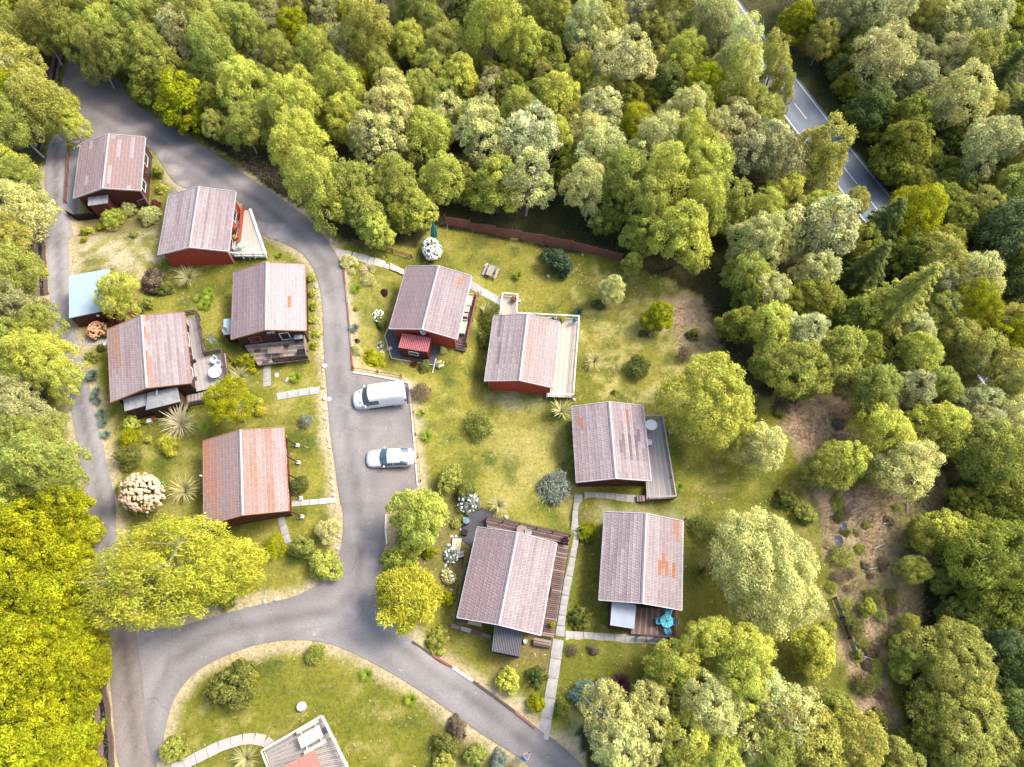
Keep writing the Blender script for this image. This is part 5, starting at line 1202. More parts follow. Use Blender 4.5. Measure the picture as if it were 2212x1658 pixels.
# garden beside the road, above the hut
S(751, 562, 18, 'fine', 'cream', 'cream shrub at the head of the stepped path'); S(760, 585, 9, 'fine', 'cream', 'small cream ball under the shrub at the stepped path'); S(795, 582, 18, 'pampas', 'straw', 'pale spiky clump beside the stepped path', name='grass_tussock', cat='tussock'); S(795, 604, 15, 'fine', 'cream', 'cream dome below the pale spiky clump'); S(770, 623, 14, 'rush', 'lawn', 'green ball tuft beside the timber kerb', name='rush_clump', cat='rush')
S(829, 631, 10, 'bush', 'plum', 'plum coloured shrub on the lawn beside the pink grey roof'); S(815, 682, 14, 'bush', 'mid', 'white flowered bush on the lawn by the yard kerb', flower=('white', (.8, .8, .78), 45, .13)); S(824, 700, 14, 'bush', 'dark', 'dark green bush against the yard kerb'); S(766, 710, 12, 'rush', 'bgrey', 'grey green tuft by the timber kerb', name='rush_clump', cat='rush')
S(770, 667, 6, 'bush', 'yel', 'tiny yellow plant on the roadside lawn'); S(821, 745, 8, 'bush', 'mid', 'small white flowered plant near the corner of the yard', flower=('white', (.8, .8, .78), 30, .16)); S(771, 757, 14, 'fine', 'cream', 'cream shrub beside the round yellow bush'); S(805, 778, 26, 'bush', 'yel', 'round yellow bush above the parked van'); S(771, 736, 6, 'bush', 'plum', 'tiny dark plant by the timber kerb')
S(917, 794, 16, 'bush', 'moss', 'mossy shrub below the hut'); S(957, 757, 10, 'fine', 'cream', 'yellow green ball at the corner of the red gable'); S(951, 787, 9, 'bush', 'lime', 'white flowered plant by the leaning pole', flower=('white', (.8, .8, .78), 26, .16)); S(895, 785, 9, 'bush', 'rdark', 'reddish twigs below the hut window')
S(910, 846, 22, 'twiggy', 'brown', 'brown twiggy bush behind the parked van'); S(910, 894, 12, 'spiky', 'lawn', 'spiky tuft beside the parking rail', name='grass_tussock', cat='tussock'); S(922, 943, 14, 'rush', 'lawn', 'green ball tuft beside the parking rail', name='rush_clump', cat='rush'); S(1030, 917, 32, 'twiggy', 'moss', 'loose twiggy bush on the open lawn', .9); S(1038, 922, 20, 'spray', 'mid', 'green heart of the loose twiggy bush')
S(1060, 690, 24, 'twiggy', 'moss', 'leafy shrub between the sofa deck and the balustraded deck'); S(1045, 730, 18, 'bush', 'mid', 'green shrub below the leafy shrub at the sofa deck'); S(1048, 665, 16, 'spiky', 'straw2', 'yellowish sword leaved plant below the pale slabs', name='grass_tussock', cat='tussock')
# long lawn
S(933, 540, 24, 'bush', 'mid', 'snow white rhododendron beside the green folded parasol', 1.1, flower=('white', (.82, .82, .82), 220, .12)); S(1201, 562, 36, 'bush', 'rhodo', 'dark glossy rhododendron in front of the long red fence'); S(1119, 597, 13, 'rush', 'lawn', 'green ball tuft on the lawn near the picnic table', name='rush_clump', cat='rush')
S(1293, 657, 13, 'bush', 'dark', 'dark plant at the foot of the small pale tree'); S(1390, 719, 10, 'bush', 'dark', 'dark plant beside the leaning log'); S(1249, 674, 16, 'spiky', 'rhodo', 'dark strap leaved clump behind the balustrade', name='strap_leaf_plant', cat='plant'); S(1284, 780, 26, 'pampas', 'straw2', 'spiky straw tussock beside the balustraded deck', name='grass_tussock', cat='tussock')
S(1378, 793, 25, 'spray', 'moss', 'round green bush alone on the tufted lawn'); S(1328, 847, 8, 'bush', 'mid', 'tiny green bush above the dark and orange roof'); S(1213, 887, 25, 'spiky', 'straw2', 'yellow sword leaved clump between two cabins', name='grass_tussock', cat='tussock'); S(1198, 1053, 30, 'spray', 'bgrey', 'grey green bush on the dry lawn'); S(1466, 1053, 12, 'rush', 'lawn', 'green ball tuft at the corner of the grey slatted deck', name='rush_clump', cat='rush')
S(1466, 905, 16, 'bush', 'mid', 'green bush under the large lime tree by the deck rail')
S(1268, 1152, 20, 'bush', 'yel', 'round yellow bush beside the slab path'); S(1253, 1332, 30, 'bush', 'moss', 'broad olive bush at the corner of the slab paths'); S(1236, 1405, 13, 'twiggy', 'brown', 'brown twiggy plant below the slab path'); S(1283, 1405, 14, 'fine', 'brown', 'grey brown dome plant on the lower lawn'); S(1340, 1475, 20, 'rush', 'plum', 'purplish tussock at the edge of the lower trees', name='grass_tussock', cat='tussock')
S(1268, 1500, 28, 'spray', 'blueg', 'blue green shrub by the lower gravel'); S(1303, 1489, 20, 'spray', 'bgrey', 'grey green shrub beside the purplish tussock'); S(1216, 1532, 20, 'bush', 'deep', 'dark green shrub beside the foot of the slab path'); S(1523, 1142, 32, 'twiggy', 'moss', 'dark feathery shrub behind the blue table cabin'); S(1513, 1238, 22, 'spiky', 'moss', 'dark sword leaved clump under the pale dome tree', name='grass_tussock', cat='tussock')
S(1480, 765, 18, 'twiggy', 'brown', 'brown twiggy shrub at the edge of the bracken'); S(1500, 720, 16, 'bush', 'moss', 'mossy shrub in the small bracken patch'); S(1700, 1075, 24, 'bush', 'moss', 'mossy shrub at the top of the bracken bank'); S(1740, 1110, 22, 'bush', 'mid', 'green shrub beside the satellite dishes'); S(1822, 1200, 24, 'twiggy', 'mid', 'leafy shrub under the lower satellite dish'); S(1845, 1350, 22, 'twiggy', 'moss', 'mossy shrub beyond the dark three rail fence'); S(1795, 1355, 16, 'bush', 'lime', 'small lime shrub beside the dark three rail fence')
S(1890, 1290, 20, 'twiggy', 'moss', 'low green growth in the middle of the bracken'); S(1930, 1380, 22, 'twiggy', 'moss', 'low green growth at the foot of the bracken'); S(1870, 1480, 24, 'twiggy', 'moss', 'scrubby bush below the end of the dark fence'); S(1900, 1560, 24, 'bush', 'moss', 'scrubby bush beside the olive trees')
# below cabin 9 and round the junction
S(870, 1205, 44, 'bush', 'lime', 'broad lime bush above the golden conifer', 1.1); S(930, 1193, 18, 'bush', 'yel', 'yellow bush beside the rockery'); S(969, 1292, 18, 'bush', 'yel', 'round yellow green bush by the dark yard'); S(943, 1382, 28, 'bush', 'mid', 'green bush below the golden conifer'); S(1095, 1470, 32, 'bush', 'lime', 'lime green bush below the corrugated lean-to'); S(1159, 1464, 27, 'bush', 'dark', 'dark green bush beside the slab path'); S(1158, 1520, 19, 'bush', 'yel', 'golden bush at the foot of the slab path')
S(970, 1030, 30, 'bush', 'mid', 'green bush beside the car park trees'); S(1002, 1062, 24, 'bush', 'moss', 'mossy shrub above the rockery'); S(1010, 1085, 22, 'bush', 'bgrey', 'grey white flowered shrub in the rockery', flower=('pale', (.6, .62, .6), 40, .11)); S(1077, 1092, 26, 'pampas', 'straw2', 'fountain of straw green grass beside the timber deck', name='grass_tussock', cat='tussock'); S(975, 1200, 17, 'bush', 'bgrey', 'silvery rockery plant beside the dark yard', flower=('pale', (.6, .62, .6), 30, .14)); S(968, 1245, 17, 'bush', 'cream', 'pale rockery plant beside the dark yard', flower=('pale', (.6, .62, .6), 20, .14)); S(985, 1130, 14, 'bush', 'mid', 'green rockery plant beside the timber platform')
S(880, 1168, 30, 'bush', 'mid', 'green hedge bush between the car park tree and the lime bush'); S(850, 1240, 24, 'bush', 'deep', 'dark hedge bush at the edge of the tarmac')
# lower green
S(500, 1478, 54, 'bush', 'moss', 'large dark shrub on the island lawn'); S(545, 1470, 14, 'bush', 'yel', 'yellow sprig at the edge of the large dark shrub'); S(377, 1617, 30, 'bush', 'mid', 'green shrub at the end of the curved slab path'); S(530, 1640, 32, 'pampas', 'straw2', 'grass tussock beside the curved slab path', name='grass_tussock', cat='tussock'); S(680, 1415, 23, 'spray', 'mid', 'green bush on the sandy verge of the island lawn'); S(793, 1458, 14, 'rush', 'lawn', 'dark green ball tuft by the sandy verge', name='rush_clump', cat='rush'); S(888, 1511, 15, 'rush', 'lawn', 'green ball tuft farther down the sandy verge', name='rush_clump', cat='rush')
S(987, 1572, 24, 'bush', 'brown', 'brownish shrub at the roadside corner'); S(968, 1608, 26, 'bush', 'moss', 'mossy shrub beside the brownish shrub at the corner'); S(1030, 1628, 28, 'bush', 'mid', 'broad green shrub at the roadside corner'); S(955, 1648, 28, 'bush', 'olive', 'olive shrub at the bottom corner of the island lawn'); S(1078, 1645, 22, 'bush', 'bgrey', 'grey leaved shrub nearest the walking person'); S(1000, 1590, 13, 'spiky', 'brown', 'brown tussock among the roadside shrubs', name='grass_tussock', cat='tussock')
S(198, 1352, 8, 'rush', 'lawn', 'small tuft at the edge of the drain', name='rush_clump', cat='rush', group='tufts at the drain'); S(228, 1560, 9, 'rush', 'lawn', 'small tuft at the edge of the drain', name='rush_clump', cat='rush', group='tufts at the drain'); S(93, 680, 20, 'bush', 'mid', 'green bush at the drain beside the shed'); S(94, 588, 10, 'bush', 'lime', 'lime bush in the drain'); 

gq = random.Random(12); n_s = 0
for k in range(400):
    x, y = gq.uniform(1680, 2040), gq.uniform(860, 1620); p = P(x, y); q = (np.array([p.x]), np.array([p.y]))
    if n_s < 46 and any(inpoly(*q, b_)[0] for b_ in BRACK[1:3]) and vnoise(q[0], q[1], 4, 77)[0] > .45:
        n_s += 1; S(x, y, gq.uniform(7, 17), gq.choice(('twiggy', 'twiggy', 'bush', 'spray')), gq.choice(('brown', 'moss', 'mid', 'brown')), 'small straggly scrub plant growing through the dead bracken', .7, 'scrub_plant', 'scrub', 'scrub plants in the dead bracken')
for k in range(9):
    x, y = [(1800, 1190), (1880, 1230), (1920, 1130), (1850, 1100), (1820, 1330), (1870, 1420), (1760, 930), (1960, 1090), (1900, 1180)][k]; a = P(x, y, .12); an_ = gq.uniform(0, 3.1); d = Vector((math.cos(an_), math.sin(an_), 0)); L_ = gq.uniform(1.0, 2.2)
    def gp(v): return Vector((v.x, v.y, T(v.x, v.y) + .12))
    b = MB().tube([gp(a - d * L_ / 2), gp(a) + Vector((0, 0, .1)), gp(a + d * L_ / 2)], [.07, .05, .02], 6); b.tube([gp(a) + Vector((0, 0, .1)), gp(a + Vector((-d.y, d.x, 0)) * .6 + d * .4)], [.035, .012], 5)
    tag(obj('fallen_branch', b, M_BIRCH), 'pale fallen branch lying on the dead bracken', 'branch', 'fallen branches on the bracken bank')

# ================================================================== FENCES AND EDGINGS
def rail_fence(name, pts, h, rails, m, label, post=2.4, bh=.12, base=.1, cat='fence', step=False, gap=None):
    L, at = along(pts); n = max(1, round(L / post)); e = empty(name, at(L / 2), 0, label, cat)
    w_ = [at(L * k / n) for k in range(n + 1)]
    for p in w_: bar('post', p - Vector((0, 0, .2)), p + Vector((0, 0, h + .06)), .09, .09, m, e)
    for a, b in zip(w_, w_[1:]):
        if step: z = (a.z + b.z) / 2 + random.uniform(-.04, .04); a = Vector((a.x, a.y, z)); b = Vector((b.x, b.y, z))
        for k in range(rails):
            zz = base + (h - base) * (k + .5) / rails; bar('board' if step else 'rail', a + Vector((0, -.06, zz)), b + Vector((0, -.06, zz)), .03, bh, m, e)
    return e
rail_fence('timber_fence', [(962, 484), (1000, 495), (1064, 508), (1157, 524), (1236, 540), (1342, 566)], 1.75, 6, M_FENCE, 'long red brown board fence along the foot of the wood', 3.2, .2, .1, step=True)
rail_fence('timber_fence', [(764, 525), (800, 533), (845, 545), (890, 558)], .85, 3, M_FENCE, 'low red brown fence beside the stepped path', 2.2, .13)
rail_fence('post_and_rail_fence', [(1798, 1294), (1815, 1335), (1847, 1425)], 1.0, 4, M_BLACK, 'dark three rail fence between the pale dome tree and the bracken', 2.2, .12)
rail_fence('post_and_rail_fence', [(764, 797), (820, 806), (886, 818), (897, 925), (909, 1040)], .6, 1, M_FENCE, 'single brown rail behind the parking edge', 2.6, .1)
rail_fence('post_and_rail_fence', [(152, 334), (149, 380), (145, 440)], .7, 2, M_FENCE, 'low brown board rail between the track and the blue gravel', 2.4, .2)
rail_fence('post_and_rail_fence', [(1478, 1124), (1502, 1131)], .8, 2, M_DTIMB, 'short dark rail behind the blue table cabin', 1.6, .12)
rail_fence('post_and_rail_fence', [(293, 214), (370, 258), (460, 312), (553, 376), (640, 440), (712, 508)], .4, 1, M_DTIMB, 'low dark rail along the outer bank of the access road', 3.0, .1)
def edging(name, pts, wd, ht, seg, mats, label, lift=.06):
    L, at = along(pts); n = max(1, round(L / seg)); e = empty(name, at(L / 2), 0, label, 'edging')
    for k in range(n): bar('edging_board', at(L * (k + .02) / n) + Vector((0, 0, lift)), at(L * (k + .98) / n) + Vector((0, 0, lift)), wd, ht, mats[k % len(mats)], e)
edging('timber_edging', [(741, 572), (748, 630), (753, 686), (759, 760), (762, 803)], .14, .26, 2.6, [M_FENCE, M_TIMB], 'timber edging between the access road and the roadside garden')
edging('timber_edging', [(762, 806), (820, 815), (884, 829)], .16, .24, 2.0, [M_CREAM], 'pale timber edging along the head of the car park')
edging('timber_edging', [(884, 830), (889, 890), (895, 960), (902, 1050)], .13, .22, 2.2, [M_CREAM], 'pale timber edging behind the two parked vehicles')
edging('timber_edging', [(890, 1386), (920, 1408), (955, 1428), (1005, 1460), (1060, 1499), (1110, 1536), (1156, 1573)], .2, .26, 2.3, [M_DTIMB, M_FENCE, M_WHITE, M_DTIMB], 'patchy dark and white board edging along the lower road')
edging('timber_edging', [(834, 1112), (833, 1145), (836, 1178)], .14, .24, 1.6, [M_CREAM], 'pale edging under the lime tree beside the tarmac')
edging('timber_edging', [(974, 1352), (1018, 1364), (1062, 1378)], .35, .4, 1.1, [M_TIMB, M_GDK2, M_BDK3], 'row of stacked boards below the dark yard')
edging('timber_edging', [(1044, 1098), (1034, 1112), (1010, 1104), (1004, 1135), (992, 1160)], .08, .35, 1.6, [M_DTIMB], 'dark boards round the rockery')
edging('timber_edging', [(1003, 1195), (996, 1235), (984, 1300)], .07, .3, 1.6, [M_DTIMB, M_GREYT], 'long board holding the rockery bed beside the dark yard')

# ================================================================== FURNITURE AND SMALL THINGS
def slat_table(pts_c, z, wd, ln, rz, m, label, bench=True):
    c = Vector((pts_c.x, pts_c.y, z)); e = empty('picnic_table', c, rz, label, 'picnic table'); R = Matrix.Rotation(rz, 3, 'Z')
    def q(x, y, zz): return c + R @ Vector((x, y, zz))
    for k in range(6): x = -wd / 2 + wd * (k + .5) / 6; bar('table_slat', q(x, -ln / 2, .72), q(x, ln / 2, .72), wd / 6 * .86, .04, m, e)
    if bench:
        for s_ in (-1, 1):
            for k in range(2): x = s_ * (wd / 2 + .3 + k * .14); bar('seat_slat', q(x, -ln / 2, .44), q(x, ln / 2, .44), .125, .04, m, e)
    for s_ in (-1, 1):
        y = s_ * ln * .33
        for t in (-1, 1): bar('leg', q(t * wd * .62, y, -.02), q(t * wd * .25, y, .7), .07, .07, m, e)
        bar('crossbeam', q(-wd / 2 - .5, y, .4), q(wd / 2 + .5, y, .4), .07, .06, m, e)
    return e
slat_table(P(1060, 592), P(1060, 592).z, .75, 1.5, -.32, M_GREYT, 'weathered slatted picnic table on the lawn below the red fence')
slat_table(atz(675, 1592, CAB11Z), CAB11Z, .95, 1.9, .52 + math.pi / 2, M_CREAM, 'cream slatted picnic table on the railed timber deck')
slat_table(atz(600, 764, CAB[2]['base'].z + .4), CAB[2]['base'].z + .4, .75, 1.6, .1 + math.pi / 2, M_TIMB, 'brown slatted table on the porch deck', bench=False)
def round_table(c, r, m, label, n=28, legs=4, splay=.7):
    e = empty('round_table', c, 0, label, 'table'); c = Vector(c)
    obj('table_top', MB().lathe(c + Vector((0, 0, .7)), [(r * .98, 0), (r, .012), (r, .03), (r * .98, .04)], n), m, e)
    for k in range(legs):
        a = 2 * math.pi * (k + .5) / legs; bar('leg', c + Vector((math.cos(a) * r * splay, math.sin(a) * r * splay, 0)), c + Vector((math.cos(a) * r * .45, math.sin(a) * r * .45, .7)), .05, .05, m, e)
    return e
def chair(c, rz, m, label, w_=.5, arms=True, slats=0, name='garden_chair', cat='chair', group=None):
    c = Vector(c); e = empty(name, c, rz, label, cat, group); R = Matrix.Rotation(rz, 3, 'Z')
    def q(x, y, z): return c + R @ Vector((x, y, z))
    if slats:
        for k in range(slats): y = -.24 + .48 * (k + .5) / slats; bar('seat_slat', q(-w_ / 2, y, .44), q(w_ / 2, y, .44), .48 / slats * .8, .03, m, e)
        for k in range(slats): x = -w_ / 2 + w_ * (k + .5) / slats; bar('back_slat', q(x, -.25, .48), q(x, -.36, .92), w_ / slats * .7, .03, m, e)
    else:
        obj('seat', MB().hexa([q(-w_ / 2, -.25, .44), q(w_ / 2, -.25, .44), q(w_ / 2, .27, .46), q(-w_ / 2, .27, .46)], .06), m, e)
        obj('backrest', MB().bar(q(0, -.25, .46), q(0, -.37, .88), w_, .05), m, e)
    for sx in (-1, 1):
        for y in (-.23, .24): bar('leg', q(sx * (w_ / 2 - .03), y, 0), q(sx * (w_ / 2 - .03), y, .44), .05, .05, m, e)
        if arms:
            bar('armrest', q(sx * w_ / 2, -.3, .65), q(sx * w_ / 2, .22, .65), .06, .035, m, e); bar('arm_post', q(sx * w_ / 2, .2, .42), q(sx * w_ / 2, .2, .64), .04, .04, m, e)
    return e
def pot(c, r, h, m, label, plant=None, name='plant_pot'):
    c = Vector(c); e = empty(name, c, 0, label, 'pot')
    obj('pot_body', MB().lathe(c, [(r * .7, 0), (r, h * .85), (r * 1.1, h * .86), (r * 1.1, h), (r * .9, h), (r * .85, h * .8)], 12), m, e)
    if plant:
        me = BUSH['bush'][0][0]; o = bpy.data.objects.new('plant', me); col.objects.link(o); o.parent = e; o.location = (0, 0, h * .7); o.scale = (r * 1.4,) * 3; o.color = (*TC[plant], 1)
    return e
z4d = CAB[4]['base'].z + .355
round_table(atz(470, 811, z4d), .64, M_PLASTIC, 'round white table on the wide grey deck')
chair(atz(465, 784, z4d), 2.5, M_PLASTIC, 'white plastic chair nearest the deck corner rail'); chair(atz(475, 795, z4d), 2.9, M_PLASTIC, 'white plastic chair tucked beside the round white table'); chair(atz(481, 831, z4d), .4, M_PLASTIC, 'white plastic chair beside the yellow feathery tree')
tag(obj('bucket', MB().lathe(atz(422, 782, z4d), [(.11, 0), (.15, .28), (.15, .3), (.12, .28)], 10), M_TYRE), 'small black bucket on the wide grey deck', 'bucket')
z3d = CAB[3]['base'].z + .505
round_table(atz(525, 538, z3d), .38, mat('pale_teal_paint', (.33, .52, .50), .5, .06, 4), 'small round teal table on the pale three cornered deck', legs=3, splay=1.2)
chair(atz(507, 552, z3d), -2.2, mat('slate_blue_plastic', (.07, .1, .13), .5, .1, 4), 'slate blue chair in the corner of the pale deck')
pot(atz(510, 517, z3d), .2, .3, M_GREYT, 'grey pot with a yellow plant on the pale deck', 'cream')
tag(obj('door_mat', MB().box(atz(515, 484.5, z3d + .01), .75, 1.0, .03, .09), M_TIMB), 'brown mat on the pale three cornered deck', 'mat')
z2d = CAB[2]['base'].z + .40
for i, (x, y, lb) in enumerate(((556, 758, 'dark mat at the left of the porch deck'), (617, 748, 'dark mat beside the cabin door on the porch'), (590, 753, 'dark mat behind the brown slatted table'), (573, 783, 'dark mat at the head of the porch path'))):
    tag(obj('door_mat', MB().box(atz(x, y, z2d + .012), .62, .42, .024, .1), M_DTIMB), ['dark mat at the bush end of the porch deck', 'dark mat under the porch window', 'dark mat behind the brown slatted table', 'dark mat at the head of the porch path'][i], 'mat')
g = empty('barbecue', atz(649, 738, z2d), .15, 'black barbecue with a pale lid in the porch corner', 'barbecue'); c = atz(649, 738, z2d)
obj('firebox', MB().box(c + Vector((0, 0, .62)), .9, .5, .35, .15), M_BLACK, g); obj('lid', MB().box(c + Vector((0, .02, .86)), .82, .46, .14, .15), M_METAL, g)
for sx in (-.35, .35):
    for sy in (-.18, .18): bar('leg', c + Vector((sx, sy, 0)), c + Vector((sx, sy, .5)), .05, .05, M_BLACK, g)
chair(atz(634, 734, z2d), 1.2, M_GREYT, 'grey bench chair under the porch eave', .6)
tag(obj('storage_box', MB().box(atz(653, 762, z2d + .25), .95, .55, .5, .1).box(atz(653, 762, z2d + .52), 1.0, .6, .05, .1), M_BLACK), 'black storage box at the end of the porch deck', 'box')
z6d = CAB[6]['base'].z + .295
def sofa(c, rz, w_, m, label):
    c = Vector(c); e = empty('garden_sofa', c, rz, label, 'sofa'); R = Matrix.Rotation(rz, 3, 'Z')
    def q(x, y, z): return c + R @ Vector((x, y, z))
    obj('seat', MB().hexa([q(-w_ / 2, -.35, .42), q(w_ / 2, -.35, .42), q(w_ / 2, .4, .42), q(-w_ / 2, .4, .42)], .16), m, e)
    obj('backrest', MB().bar(q(0, -.34, .35), q(0, -.44, .85), w_, .1), m, e)
    for sx in (-1, 1):
        bar('armrest', q(sx * w_ / 2, -.4, .6), q(sx * w_ / 2, .4, .6), .1, .08, m, e)
        for y in (-.33, .36): bar('leg', q(sx * (w_ / 2 - .02), y, 0), q(sx * (w_ / 2 - .02), y, .58), .07, .07, m, e)
M_CUSH = mat('cream_cushion', (.50, .42, .34), .85, .08, 6)
sofa(atz(1013, 653, z6d), -.15 - math.pi / 2, 1.5, M_CUSH, 'cream sofa at the top of the narrow brown deck'); sofa(atz(1000, 711, z6d), -.15 - math.pi / 2, 1.7, M_CUSH, 'long cream slatted bench on the narrow brown deck')
chair(atz(1005, 686, z6d), -.15, M_CUSH, 'cream chair between the sofas on the narrow brown deck', .65)
c = atz(1009, 669, z6d); e = empty('coffee_table', c, -.15, 'low cream coffee table on the narrow brown deck', 'table')
obj('table_top', MB().box(c + Vector((0, 0, .5)), .7, 1.25, .05, -.15), M_CUSH, e)
for sx in (-.28, .28):
    for sy in (-.5, .5): bar('leg', c + Vector((sx, sy, 0)), c + Vector((sx, sy, .48)), .06, .06, M_CUSH, e)
z7d = CAB[7]['base'].z + .36
pot(atz(1110, 651, z7d), .26, .3, M_METAL, 'blue grey pot with red flowers on the small pale deck', 'coral'); pot(P(1121, 652), .22, .3, M_CREAM, 'cream pot on the grass beside the small pale deck')
pot(atz(1214, 694, z7d), .28, .35, M_TIMB, 'round timber tub with a leafy plant on the pale deck', 'lime'); pot(atz(1122, 693, z7d), .25, .3, M_TERRA, 'terracotta pot behind the pale cabin ridge', 'coral')
tag(obj('bucket', MB().lathe(atz(1194, 692, z7d), [(.13, 0), (.17, .3), (.17, .33), (.13, .3)], 10), M_TYRE), 'black bucket behind the pale cabin roof', 'bucket')
def parasol(base, h, m, label, lean=(0, 0), r=.24):
    base = Vector(base); e = empty('folded_parasol', base, 0, label, 'parasol'); top = base + Vector((lean[0], lean[1], h))
    obj('pole', MB().tube([base, top + Vector((0, 0, .08))], .025, 6), M_GREYT, e); ax = (top - base).normalized(); b = MB(); n = 16; prof = [(.05, h * .98), (.12, h * .86), (r * .85, h * .6), (r, h * .42), (r * .8, h * .3), (.05, h * .3)]
    o = len(b.v); Rm = Vector((0, 0, 1)).rotation_difference(ax).to_matrix()
    for rr, z in prof:
        for k in range(n): q_ = rr * (1 if k % 2 else .62); b.v.append(base + Rm @ Vector((q_ * math.cos(6.2832 * k / n), q_ * math.sin(6.2832 * k / n), z)))
    for i in range(len(prof) - 1):
        for k in range(n): b.f.append((i * n + k, i * n + (k + 1) % n, (i + 1) * n + (k + 1) % n, (i + 1) * n + k))
    obj('canopy', b, m, e); obj('base_weight', MB().lathe(base, [(.24, 0), (.24, .06), (.05, .1)], 14), M_METAL, e)
parasol(P(939, 527), 4.2, M_TEAL, 'tall green folded parasol beside the white rhododendron', (.15, .2), .42)
parasol(atz(1242, 697, z7d), 1.5, M_BLUE, 'blue folded parasol leaning in the deck corner', (-.25, -.3), .25)
z8d = CAB[8]['base'].z + .455
round_table(atz(1404, 924, z8d), .62, M_PLASTIC, 'round white table on the grey slatted deck'); chair(atz(1401, 960, z8d), -1.5, M_PLASTIC, 'white chair under the eave of the grey slatted deck'); chair(P(1447, 936), 1.9, M_GREYT, 'grey chair on the grass beyond the deck rail')
z9d = CAB[9]['base'].z + .31
round_table(atz(1127, 1149, z9d), .5, M_BDK2, 'round brown slatted table behind the pink grey roof'); chair(atz(1142, 1153, z9d), -1.6, M_GREYT, 'grey chair beside the round brown table', .45); pot(atz(1220, 1170, z9d), .26, .36, M_CREAM, 'white pot with dark red plant at the deck corner', 'plum')
pot(atz(1172, 1230, z9d), .16, .3, M_TYRE, 'black pot with pale flowers against the upper deck wall', 'cream'); pot(atz(1157, 1312, z9d), .16, .3, M_TYRE, 'black pot with pale flowers farther along the deck wall', 'cream'); pot(atz(1192, 1350, z9d), .2, .3, M_TIMB, 'timber tub with a yellow plant by the deck edge', 'yel')
tag(obj('bench', MB().box(atz(1189, 1280, z9d + .2), .12, .8, .4, -.18), M_BLACK), 'narrow black planter box against the deck wall', 'planter')
z10d = CAB[10]['base'].z + .255
c = atz(1437, 1344, z10d); e = empty('round_table', c, .2, 'bright cyan octagonal table with slatted top on the brown porch deck', 'table')
for k in range(8):
    a0, a1 = 2 * math.pi * (k + .04) / 8 + .2, 2 * math.pi * (k + .96) / 8 + .2
    hexobj('table_slat', [c + Vector((.06 * math.cos((a0 + a1) / 2), .06 * math.sin((a0 + a1) / 2), .72)), c + Vector((.62 * math.cos(a0), .62 * math.sin(a0), .72)), c + Vector((.62 * math.cos(a1), .62 * math.sin(a1), .72)), c + Vector((.061 * math.cos((a0 + a1) / 2), .059 * math.sin((a0 + a1) / 2), .7201))], .03, M_CYAN, e)
for k in range(4): a = k * 1.57 + .6; bar('leg', c + Vector((.4 * math.cos(a), .4 * math.sin(a), 0)), c + Vector((.4 * math.cos(a), .4 * math.sin(a), .69)), .06, .06, M_CYAN, e)
obj('centre_cap', MB().lathe(c + Vector((0, 0, .715)), [(.08, 0), (.07, .05), (.02, .07)], 10), M_TIMB, e)
chair(atz(1441, 1326, z10d), math.pi - .3, M_BLUE, 'blue slatted chair between the cyan table and the red wall', .5, True, 5); chair(atz(1421, 1344, z10d), -math.pi / 2, M_BLUE, 'blue slatted chair facing the porch boards at the cyan table', .5, True, 5); chair(atz(1439, 1364, z10d), .3, M_BLUE, 'blue slatted chair between the cyan table and the porch rail', .5, True, 5); chair(atz(1452, 1346, z10d), math.pi / 2, M_BLUE, 'blue slatted chair half hidden against the side rail', .5, True, 5)
pot(atz(706, 1577, CAB11Z), .24, .34, mat('purple_glaze', (.10, .085, .2), .4, .1, 4), 'purple glazed pot on the railed timber deck')
# satellite dishes that stand on the ground
for x, y, r, ln, lb in ((459, 733, .48, (-.6, -.35, .5), 'white satellite dish on a pole beside the grey deck rail'), (1823, 1136, .42, (-.9, -.2, .5), 'upper blue grey satellite dish on the bracken bank'), (1814, 1168, .5, (-.9, -.2, .5), 'lower blue grey satellite dish on the bracken bank'), (1691, 838, .38, (-.3, -.8, .4), 'small pale satellite dish at the edge of the wood')):
    p = P(x, y, 1.2); e = empty('satellite_dish', (p.x, p.y, T(p.x, p.y)), 0, lb, 'satellite dish'); dish(e, p, ln, r, T(p.x, p.y) - .1, M_PLASTIC if x in (459,) else M_METAL, 'reflector')
# stones, stumps, markers
def rock_mesh(seed):
    g = random.Random(seed); bm = bmesh.new(); bmesh.ops.create_icosphere(bm, subdivisions=2, radius=1)
    L = [(Vector((g.gauss(0, 1), g.gauss(0, 1), g.gauss(0, 1))).normalized(), g.uniform(.55, .95)) for _ in range(9)]
    for v in bm.verts:
        for n_, d in L:
            k = v.co.dot(n_)
            if k > d: v.co -= n_ * (k - d)
        v.co *= g.uniform(.96, 1.04)
    me = bpy.data.meshes.new('stone'); bm.to_mesh(me); bm.free(); me.materials.append(M_ROCK); return me
ROCKS = [rock_mesh(k) for k in range(5)]
def stone(px, py, r, label, group=None, name='stone'):
    p = P(px, py); o = bpy.data.objects.new(name, random.choice(ROCKS)); col.objects.link(o); o.location = p + Vector((0, 0, r * .2)); o.scale = (r * random.uniform(.8, 1.2), r * random.uniform(.7, 1.1), r * random.uniform(.5, .7)); o.rotation_euler = (0, 0, random.uniform(0, 6)); BLKP.append((p.x, p.y))
    return tag(o, label, 'stone', group)
BLKP = []
g = random.Random(4)
for x, y in ((693, 640), (695, 700), (697, 745), (699, 775), (701, 800), (703, 838), (704, 862), (707, 885), (708, 905), (711, 925), (713, 950), (716, 968), (718, 980), (721, 1000), (719, 1012), (722, 1030), (720, 1045), (724, 1058), (726, 1072), (730, 1105), (736, 1130), (737, 1160), (733, 1185), (722, 1210), (688, 620), (669, 1268), (640, 1280), (600, 1296), (576, 1300)):
    stone(x - 4, y, g.uniform(.14, .27), 'small white stone in the line along the road verge', 'white stones along the road verge')
